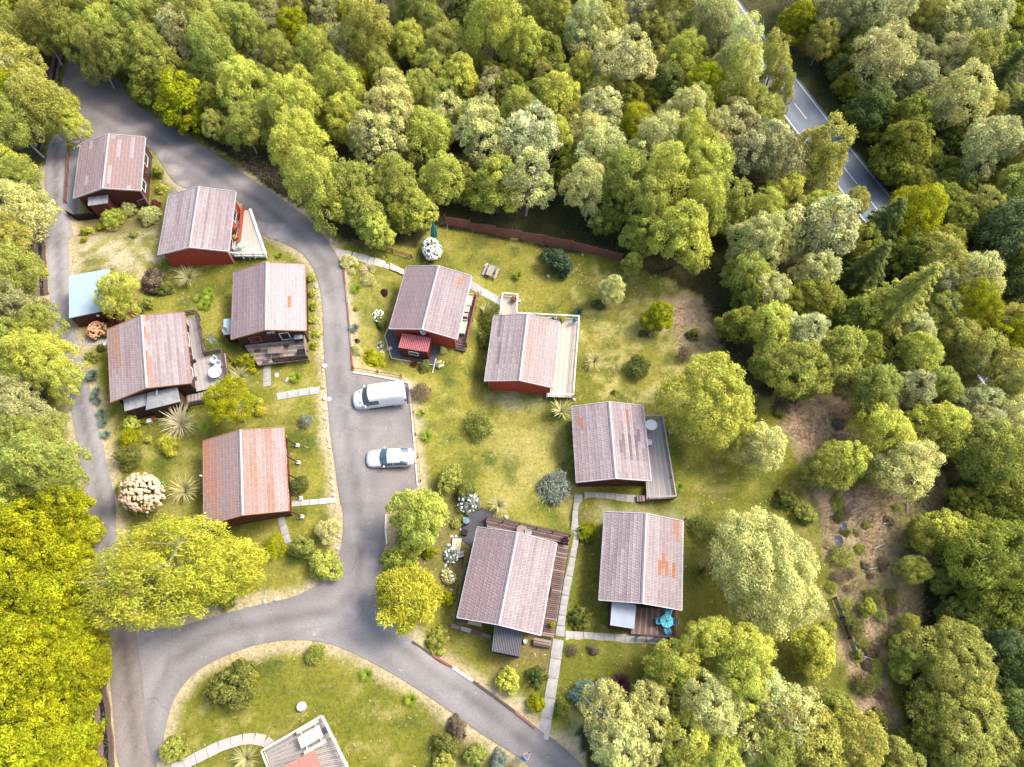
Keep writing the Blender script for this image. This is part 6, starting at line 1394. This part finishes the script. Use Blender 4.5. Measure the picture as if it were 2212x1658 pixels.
for x, y, r, lb in ((1050, 574, .3, 'brown upright stone beside the picnic table'), (1258, 500 + 52, .2, 'pale stone behind the glossy rhododendron'), (825, 765, .5, 'broad pale boulder beside the round yellow bush'), (842, 755, .3, 'smaller boulder beside the broad pale boulder'), (1184, 598, .3, 'flat pale stone at the foot of the glossy rhododendron'), (1240, 864, .25, 'white stone between the balustraded deck and the sword leaved clump'), (1022, 498, .22, 'pale block at the foot of the long red fence'), (715, 520, .3, 'pale block at the end of the low road rail'), (620, 822, .28, 'white stone beside the spiky ball tuft'), (598, 812, .3, 'pale flat stone on the porch lawn'), (881, 618, .35, 'pale stone at the corner of the pink grey roof'), (1012, 1100, .2, 'white stone among the rockery boards'), (1093, 1118, .28, 'white stone beside the timber deck rail'), (1090, 1090, .22, 'white stone behind the grass fountain')): stone(x, y, r, lb)
for x, y in ((1003, 1120), (1008, 1128), (1000, 1132), (996, 1146), (975, 1160), (969, 1178), (972, 1215), (962, 1222), (958, 1235), (965, 1260), (975, 1275), (985, 1160), (160, 322), (166, 319), (170, 316)): stone(x, y, g.uniform(.13, .24), 'small whitish rockery stone beside a cabin', 'rockery stones')
for x, y, r, h, lb in ((1430, 850, .3, .25, 'round sawn stump on the tufted lawn'), (652, 1527, .38, .35, 'ringed stone bird bath on the island lawn')):
    p = P(x, y); b = MB().lathe(p - Vector((0, 0, .05)), [(r * 1.1, 0), (r, h), (r * .92, h + .04), (r * .6, h + .02), (r * .3, h - .02)], 14); tag(obj('tree_stump' if r < .35 else 'bird_bath', b, M_TIMB if r < .35 else M_ROCK), lb, 'stump' if r < .35 else 'bird bath')
a = P(1401, 728); tag(obj('log', MB().tube([a + Vector((0, 0, .12)), P(1411, 715) + Vector((0, 0, .35))], [.2, .17], 9), M_TIMB), 'short pale log leaning beside the small yellow tree', 'log')
for x, y in ((702, 791), (711, 863)):
    p = P(x, y); tag(obj('manhole_cover', MB().lathe((p.x, p.y, p.z + .05), [(.27, 0), (.27, .03), (.2, .035), (.19, .02), (.02, .02)], 16), M_METAL), 'upper round drain cover at the road edge' if y < 800 else 'lower round drain cover at the road edge', 'drain cover')
p = P(449, 277); tag(obj('marker_post', MB().box(p + Vector((0, 0, .35)), .35, .25, .75).box(p + Vector((0, 0, .75)), .42, .32, .08), M_WHITE), 'short white marker post at the foot of the bright yellow tree', 'post')
tag(obj('pole', MB().tube([P(934, 806), P(942, 775, .8)], .05, 7), M_WHITE), 'thin white pole leaning beside the white flowered plant', 'pole')
tag(obj('pole', MB().tube([P(1022, 512), P(968, 482, 1.4)], .035, 6) if False else MB().tube([P(963, 512), P(967, 484, .9)], .035, 6), M_TIMB), 'thin brown pole leaning beside the folded green parasol', 'pole')
pot(P(334, 907), .22, .34, M_TERRA, 'orange pot below the wide grey deck'); tag(obj('storage_box', MB().box(P(325, 912) + Vector((0, 0, .17)), .4, .35, .34, .3).box(P(325, 912) + Vector((0, 0, .36)), .44, .39, .05, .3), M_WHITE), 'white box beside the orange pot', 'box')
# yard 9 things
p = P(983, 1178); e = empty('timber_platform', p, -.2, 'pale board platform beside the rockery', 'platform')
for k in range(6): x0, x1 = 974 + k * 3.3, 976.4 + k * 3.3; hexobj('platform_board', [P(x0 + 4, 1163, .3), P(x1 + 4.2, 1164, .3), P(x1, 1198, .3), P(x0, 1197, .3)], .06, M_PALEDK, e)
for k in range(2): hexobj('platform_board', [P(977, 1189 + k * 7 + 6, .34), P(1003, 1190 + k * 7, .34), P(1002, 1196 + k * 7, .34), P(975, 1196 + k * 7 + 6, .34)], .06, M_GDK2, e)
for x, y in ((979, 1168), (993, 1170), (976, 1194), (990, 1196)): bar('leg', P(x, y) - Vector((0, 0, .1)), P(x, y, .27), .1, .1, M_TIMB, e)
tag(obj('water_butt', MB().lathe(P(1008, 1129), [(.3, 0), (.33, .3), (.3, .62), (.32, .63), (.32, .68), (.05, .7)], 14), mat('teal_plastic', (.12, .2, .2), .5, .1, 4)), 'round teal water butt in the dark yard', 'barrel'); tag(obj('storage_box', MB().box(P(1004, 1152) + Vector((0, 0, .2)), .5, .5, .4, -.2).box(P(1004, 1152) + Vector((0, 0, .42)), .54, .54, .05, -.2), M_BLACK), 'black box in the dark yard', 'box')
p = P(1026, 1348, .5); e = empty('garden_bench', P(1026, 1350), -.2, 'pale slatted bench under the eave of the lean-to cabin', 'bench')
for k in range(3): bar('seat_slat', P(1011, 1342 + k * 2.4, .42), P(1040, 1348 + k * 2.4, .42), .1, .04, M_PALEDK, e)
for x, y in ((1013, 1346), (1038, 1351)): bar('leg', P(x, y) - Vector((0, 0, .05)), P(x, y, .42), .3, .06, M_PALEDK, e)
p = atz(1159, 1386, CAB[9]['base'].z + .1); pot((p.x - 1.0, p.y, T(p.x - 1, p.y)), .18, .4, M_WHITE, 'white bucket at the foot of the deck steps')

# ================================================================== VEHICLES
def loft(stations, glass):
    """body skin from cross-sections; glass(i, j) names the part a face belongs to (None = body)"""
    parts = {}
    def face(nm, q): parts.setdefault(nm, MB()).add(q, [tuple(range(len(q)))])
    for sgn in (1, -1):
        S_ = [[Vector((st[0] + (st[2] if len(st) > 2 else 0) * (1 - min(1, y / .98) ** 2), sgn * y, z)) for y, z in st[1]] for st in stations]
        for i in range(len(S_) - 1):
            for j in range(len(S_[i]) - 1):
                nm = glass(i, j); nm = (nm, sgn) if nm in ('side_window', 'rear_side_window') else (nm, 0)
                face(nm, [S_[i][j], S_[i + 1][j], S_[i + 1][j + 1], S_[i][j + 1]])
        for k in (0, -1):
            c = S_[k]; face(('body', 0), c + [Vector((c[0].x, 0, c[-1].z)), Vector((c[0].x, 0, c[0].z))][1:])
        for i in range(len(S_) - 1): face(('body', 0), [S_[i][0], S_[i + 1][0], Vector((S_[i + 1][0].x, 0, S_[i + 1][0].z)), Vector((S_[i][0].x, 0, S_[i][0].z))])
    return parts
def vehicle(name, c, yaw, label, cat, stations, glass, paint, wheels, wr, extra):
    e = empty(name, c, yaw, label, cat); M = wm(e)
    for (nm, s_), mb in loft(stations, glass).items():
        mb.v = [M @ v for v in mb.v]
        if nm == 'body':
            o = obj('body', mb, paint, e, True); bm = bmesh.new(); bm.from_mesh(o.data); bmesh.ops.remove_doubles(bm, verts=bm.verts[:], dist=.002); bmesh.ops.recalc_face_normals(bm, faces=bm.faces[:]); bm.to_mesh(o.data); bm.free()
            bv = o.modifiers.new('soft', 'BEVEL'); bv.width = .03; bv.segments = 2; bv.limit_method = 'ANGLE'; bv.angle_limit = math.radians(28)
        else: obj(nm, mb, M_CARGLASS, e)
    for x, y in wheels:
        s_ = 1 if y > 0 else -1; cc = M @ Vector((x, y, wr)); ax = M.to_3x3() @ Vector((0, s_, 0))
        wl = obj('wheel', MB().lathe(cc, [(wr * .62, -.19), (wr * .95, -.19), (wr, -.15), (wr, -.02), (wr * .95, .02), (wr * .66, .02), (wr * .62, -.03)], 20, ax), M_TYRE, e)
        obj('rim', MB().lathe(cc, [(wr * .64, -.04), (wr * .63, .012), (wr * .5, -.02), (wr * .2, -.01), (.02, .005)], 14, ax), M_RIM, wl)
        obj('wheel_arch', MB().lathe(cc - ax * .02, [(wr * 1.02, -.2), (wr * 1.2, -.2), (wr * 1.2, .012), (wr * 1.02, .012)], 20, ax), M_DKPL, e)
    for nm, mb, m in extra: mb.v = [M @ v for v in mb.v]; obj(nm, mb, m, e)
    return e
M_VANW = mat('van_white_paint', (.78, .78, .78), .28, .03, 2, spec=.5); M_SILV = mat('silver_car_paint', (.60, .61, .62), .3, .03, 2, metal=.15, spec=.5)
M_CARGLASS = mat('car_glass', (.05, .09, .11), .05, .1, 2, spec=.9); M_RIM = mat('alloy_rim', (.55, .55, .56), .35, .05, 5, metal=.6); M_DKPL = mat('dark_plastic', (.02, .02, .022), .6, .1, 5)
M_LAMP = mat('lamp_glass', (.7, .72, .74), .15, .05, 5); M_TAIL = mat('tail_lamp', (.35, .02, .02), .25, .05, 5)
vst = [(2.50, [(.62, .36), (.70, .6), (.70, .85), (.64, .93), (.52, .97), (.28, .99), (0, .99)], .22), (2.42, [(.80, .32), (.87, .6), (.87, .9), (.80, 1.02), (.66, 1.07), (.33, 1.10), (0, 1.10)], .22), (2.2, [(.90, .3), (.95, .6), (.95, 1.0), (.89, 1.13), (.74, 1.2), (.38, 1.23), (0, 1.24)], .2), (1.95, [(.93, .3), (.97, .6), (.97, 1.06), (.92, 1.22), (.79, 1.3), (.4, 1.34), (0, 1.35)], .18),
    (1.56, [(.94, .3), (.98, .6), (.98, 1.16), (.95, 1.3), (.84, 1.39), (.42, 1.44), (0, 1.45)], .16), (.92, [(.95, .3), (.98, .6), (.98, 1.2), (.93, 1.95), (.81, 2.20), (.4, 2.28), (0, 2.29)], .14), (.74, [(.95, .3), (.98, .6), (.98, 1.2), (.93, 2.0), (.82, 2.31), (.4, 2.38), (0, 2.39)], .1),
    (.05, [(.95, .3), (.98, .6), (.98, 1.2), (.93, 2.0), (.82, 2.35), (.4, 2.42), (0, 2.43)]), (-1.2, [(.95, .3), (.98, .6), (.98, 1.2), (.93, 2.0), (.82, 2.35), (.4, 2.43), (0, 2.44)]), (-2.45, [(.95, .32), (.97, .6), (.97, 1.2), (.92, 2.0), (.81, 2.34), (.4, 2.41), (0, 2.42)]), (-2.62, [(.91, .34), (.93, .6), (.93, 1.2), (.88, 1.98), (.74, 2.27), (.38, 2.32), (0, 2.33)])]
def vg(i, j): return 'windscreen' if i == 4 and j >= 3 else 'side_window' if i in (4, 5, 6) and j == 2 else 'body'
def ground_pose(f, r, half):
    a = P(*f); b = P(*r); d = (a - b); yaw = math.atan2(d.y, d.x); n_ = Vector((-math.sin(yaw), math.cos(yaw), 0)); m = (a + b) / 2
    m = m + (n_ if n_.y > 0 else -n_) * half; return Vector((m.x, m.y, T(m.x, m.y) + .06)), yaw
c, yw = ground_pose((788.4, 884.8), (860.8, 881.6), .9)
V3 = Vector
ex = [('headlight', MB().box((2.45, .72, .84), .22, .2, .18), M_LAMP), ('headlight', MB().box((2.45, -.72, .84), .22, .2, .18), M_LAMP), ('front_bumper', MB().box((2.62, 0, .42), .2, 1.1, .2), M_DKPL), ('rear_bumper', MB().box((-2.72, 0, .45), .2, 1.8, .16), M_DKPL), ('sill_strip', MB().box((-.1, .975, .42), 2.5, .05, .12), M_DKPL), ('sill_strip', MB().box((-.1, -.975, .42), 2.5, .05, .12), M_DKPL),
    ('bonnet_vent', MB().box((1.95, .55, 1.345), .1, .34, .05), M_DKPL), ('bonnet_vent', MB().box((1.95, -.55, 1.345), .1, .34, .05), M_DKPL), ('wiper', MB().bar((1.72, -.35, 1.44), (1.5, .35, 1.62), .03, .03), M_DKPL), ('door_mirror', MB().box((1.42, 1.12, 1.35), .12, .24, .34), M_VANW), ('door_mirror', MB().box((1.42, -1.12, 1.35), .12, .24, .34), M_VANW), ('side_moulding', MB().box((-1.2, .985, 1.12), 2.4, .03, .06), M_VANW), ('side_moulding', MB().box((-1.2, -.985, 1.12), 2.4, .03, .06), M_VANW),
    ('tail_light', MB().box((-2.6, .93, 1.3), .14, .1, .5), M_TAIL), ('tail_light', MB().box((-2.6, -.93, 1.3), .14, .1, .5), M_TAIL), ('roof_aerial', MB().box((.7, .3, 2.44), .07, .05, .08), M_DKPL), ('door_handle', MB().box((.2, -.99, 1.12), .16, .03, .05), M_DKPL), ('grille', MB().box((2.7, 0, .74), .08, .7, .14), M_DKPL)]
vehicle('parked_van', c, yw, 'white panel van parked against the pale timber edging', 'van', vst, vg, M_VANW, [(1.68, .84), (1.68, -.84), (-1.62, .84), (-1.62, -.84)], .34, ex)
cst = [(2.12, [(.42, .3), (.48, .5), (.48, .6), (.44, .65), (.36, .67), (.2, .68), (0, .68)], .25), (2.05, [(.62, .27), (.68, .5), (.68, .63), (.62, .69), (.52, .72), (.27, .74), (0, .74)], .27), (1.9, [(.78, .24), (.83, .5), (.83, .67), (.77, .76), (.65, .81), (.33, .84), (0, .84)], .27), (1.62, [(.84, .22), (.88, .5), (.88, .72), (.82, .81), (.7, .87), (.36, .90), (0, .91)], .22), (1.2, [(.86, .22), (.89, .5), (.89, .77), (.84, .87), (.73, .93), (.37, .97), (0, .98)], .2), (.78, [(.87, .22), (.89, .5), (.89, .83), (.86, .94), (.78, .99), (.39, 1.03), (0, 1.04)], .26),
    (.12, [(.87, .22), (.89, .5), (.89, .86), (.76, 1.26), (.64, 1.37), (.3, 1.43), (0, 1.44)], .14), (-.3, [(.87, .22), (.89, .5), (.89, .87), (.76, 1.30), (.63, 1.42), (.3, 1.46), (0, 1.47)]), (-.38, [(.87, .22), (.89, .5), (.89, .87), (.76, 1.30), (.63, 1.42), (.3, 1.46), (0, 1.47)]), (-1.0, [(.87, .22), (.89, .5), (.89, .88), (.75, 1.27), (.61, 1.39), (.3, 1.43), (0, 1.44)], -.1), (-1.66, [(.86, .24), (.89, .5), (.88, .89), (.82, .98), (.68, 1.03), (.34, 1.06), (0, 1.07)], -.22),
    (-1.98, [(.83, .26), (.86, .5), (.85, .86), (.79, .93), (.67, .97), (.34, 1.0), (0, 1.0)], -.24), (-2.12, [(.66, .29), (.72, .5), (.71, .78), (.66, .85), (.55, .88), (.3, .9), (0, .9)], -.22), (-2.16, [(.45, .32), (.5, .5), (.49, .7), (.45, .75), (.38, .77), (.2, .78), (0, .78)], -.2)]
def cg(i, j): return 'windscreen' if i == 5 and j >= 3 else 'rear_window' if i == 9 and j >= 3 else 'side_window' if j == 2 and i in (5, 6) else 'rear_side_window' if j == 2 and i in (8, 9) else 'body'
c, yw = ground_pose((815.4, 1011.3), (874.6, 1012.0), .8)
ex = [('headlight', MB().box((2.02, .66, .66), .22, .2, .1), M_LAMP), ('headlight', MB().box((2.02, -.66, .66), .22, .2, .1), M_LAMP), ('grille', MB().box((2.34, 0, .55), .06, .5, .12), M_DKPL), ('tail_light', MB().box((-2.1, .68, .78), .16, .2, .12), M_TAIL), ('tail_light', MB().box((-2.1, -.68, .78), .16, .2, .12), M_TAIL), ('door_mirror', MB().box((.55, .98, .98), .12, .2, .14), M_SILV), ('door_mirror', MB().box((.55, -.98, .98), .12, .2, .14), M_SILV),
    ('sill_strip', MB().box((0, .89, .3), 2.2, .04, .08), M_DKPL), ('sill_strip', MB().box((0, -.89, .3), 2.2, .04, .08), M_DKPL), ('door_handle', MB().box((-.12, -.9, .8), .18, .03, .04), M_RIM), ('door_handle', MB().box((-1.0, -.9, .82), .18, .03, .04), M_RIM), ('door_handle', MB().box((-.12, .9, .8), .18, .03, .04), M_RIM)]
vehicle('parked_car', c, yw, 'silver saloon car parked beside the white van', 'car', cst, cg, M_SILV, [(1.38, .76), (1.38, -.76), (-1.3, .76), (-1.3, -.76)], .315, ex)

# ================================================================== PERSON on the lower road, holding a controller in both hands
def skin(name, joints, edges, m, parent, M, sub=2):
    me = bpy.data.meshes.new(name); me.from_pydata([p for p, _ in joints], edges, []); me.update(); me.materials.append(m)
    o = bpy.data.objects.new(name, me); col.objects.link(o); o.parent = parent
    md = o.modifiers.new('skin', 'SKIN'); lay = me.skin_vertices[0] if me.skin_vertices else None
    if lay is None:
        bm = bmesh.new(); bm.from_mesh(me); bm.verts.layers.skin.verify(); bm.to_mesh(me); bm.free(); lay = me.skin_vertices[0]
    for k, (_, r) in enumerate(joints): lay.data[k].radius = (r, r) if not isinstance(r, tuple) else r; lay.data[k].use_root = (k == 0)
    s_ = o.modifiers.new('smooth', 'SUBSURF'); s_.levels = sub; s_.render_levels = sub; md.use_smooth_shade = True
    return o
M_SKIN = mat('skin_tone', (.50, .30, .22), .55, .06, 6); M_SHIRT = mat('blue_shirt', (.01, .22, .52), .8, .1, 8); M_TROU = mat('grey_trousers', (.06, .06, .075), .85, .15, 8); M_HAIR = mat('light_hair', (.32, .24, .17), .7, .2, 20)
pp = P(1133, 1637); pp.z += .05
pe = empty('person', pp, math.radians(-40), 'person in a blue shirt standing on the lower road with both hands held forward', 'person')
# local frame: +y is forward
J = [((0, 0, .98), (.15, .11)), ((0, 0, 1.18), (.14, .10)), ((0, .0, 1.38), (.17, .11)), ((0, .0, 1.47), (.10, .08)), ((0, .02, 1.54), .055), ((0, .035, 1.62), (.075, .09)), ((0, .035, 1.72), (.07, .085)), ((0, .03, 1.775), (.03, .04))]
E_ = [(0, 1), (1, 2), (2, 3), (3, 4), (4, 5), (5, 6), (6, 7)]
for s_ in (-1, 1):
    b0 = len(J); J += [((s_ * .19, 0, 1.42), .07), ((s_ * .25, .06, 1.17), .05), ((s_ * .21, .28, 1.12), .04), ((s_ * .11, .42, 1.15), .032), ((s_ * .09, .48, 1.15), (.042, .028))]
    E_ += [(2, b0), (b0, b0 + 1), (b0 + 1, b0 + 2), (b0 + 2, b0 + 3), (b0 + 3, b0 + 4)]
    for q in range(4):
        f0 = len(J); x = s_ * (.115 - .02 * q); J += [((x, .53, 1.155 - .004 * q), .010), ((x - s_ * .012, .56 + .004 * (1.5 - abs(q - 1.5)), 1.14), .009), ((x - s_ * .02, .555, 1.115), .008)]; E_ += [(b0 + 4, f0), (f0, f0 + 1), (f0 + 1, f0 + 2)]
    f0 = len(J); J += [((s_ * .055, .47, 1.18), .011), ((s_ * .04, .51, 1.19), .009)]; E_ += [(b0 + 4, f0), (f0, f0 + 1)]
    l0 = len(J); J += [((s_ * .10, 0, .90), .095), ((s_ * .11, .02, .50), .06), ((s_ * .12, -.02, .09), .042), ((s_ * .125, .06, .045), .042), ((s_ * .13, .17, .035), .035)]; E_ += [(0, l0), (l0, l0 + 1), (l0 + 1, l0 + 2), (l0 + 2, l0 + 3), (l0 + 3, l0 + 4)]
skin('body', J, E_, M_SKIN, pe, None)
J = [((0, 0, 1.0), (.165, .13)), ((0, 0, 1.18), (.155, .12)), ((0, 0, 1.38), (.185, .13)), ((0, 0, 1.46), (.12, .10))]; E_ = [(0, 1), (1, 2), (2, 3)]
for s_ in (-1, 1): b0 = len(J); J += [((s_ * .195, 0, 1.425), .088), ((s_ * .235, .03, 1.27), .075)]; E_ += [(2, b0), (b0, b0 + 1)]
skin('shirt', J, E_, M_SHIRT, pe, None)
J = [((0, 0, .97), (.165, .125))]; E_ = []
for s_ in (-1, 1): b0 = len(J); J += [((s_ * .10, 0, .88), .108), ((s_ * .11, .02, .5), .08), ((s_ * .12, -.02, .12), .07)]; E_ += [(0, b0), (b0, b0 + 1), (b0 + 1, b0 + 2)]
skin('trousers', J, E_, M_TROU, pe, None)
b = MB(); b.lathe((0, .015, 1.665), [(.092, -.04), (.098, .03), (.085, .09), (.05, .125), (.012, .135)], 14); b.v = [wm(pe) @ v for v in b.v]; obj('hair', b, M_HAIR, pe, True)
for s_ in (-1, 1):
    b = MB().lathe((s_ * .032, .118, 1.665), [(.004, -.012), (.012, 0), (.004, .012)], 8); b.v = [wm(pe) @ v for v in b.v]; obj('eye', b, M_WHITE, pe)
    b = MB().box((s_ * .085, .03, 1.655), .02, .035, .06); b.v = [wm(pe) @ v for v in b.v]; obj('ear', b, M_SKIN, pe)
b = MB().tube([(0, .115, 1.66), (0, .145, 1.625), (0, .12, 1.615)], [.008, .014, .01], 6); b.v = [wm(pe) @ v for v in b.v]; obj('nose', b, M_SKIN, pe)
b = MB().bar((-.025, .122, 1.585), (.025, .122, 1.585), .01, .01); b.v = [wm(pe) @ v for v in b.v]; obj('mouth', b, M_DRED, pe)
pc = wm(pe) @ Vector((0, .535, 1.145)); tag(obj('remote_control', MB().box(pc, .17, .1, .05, math.radians(-40)).box(pc + Vector((0, 0, .04)), .09, .06, .03, math.radians(-40)), M_DKPL), 'small dark handheld controller held by the person in blue', 'controller')
grow_grass()
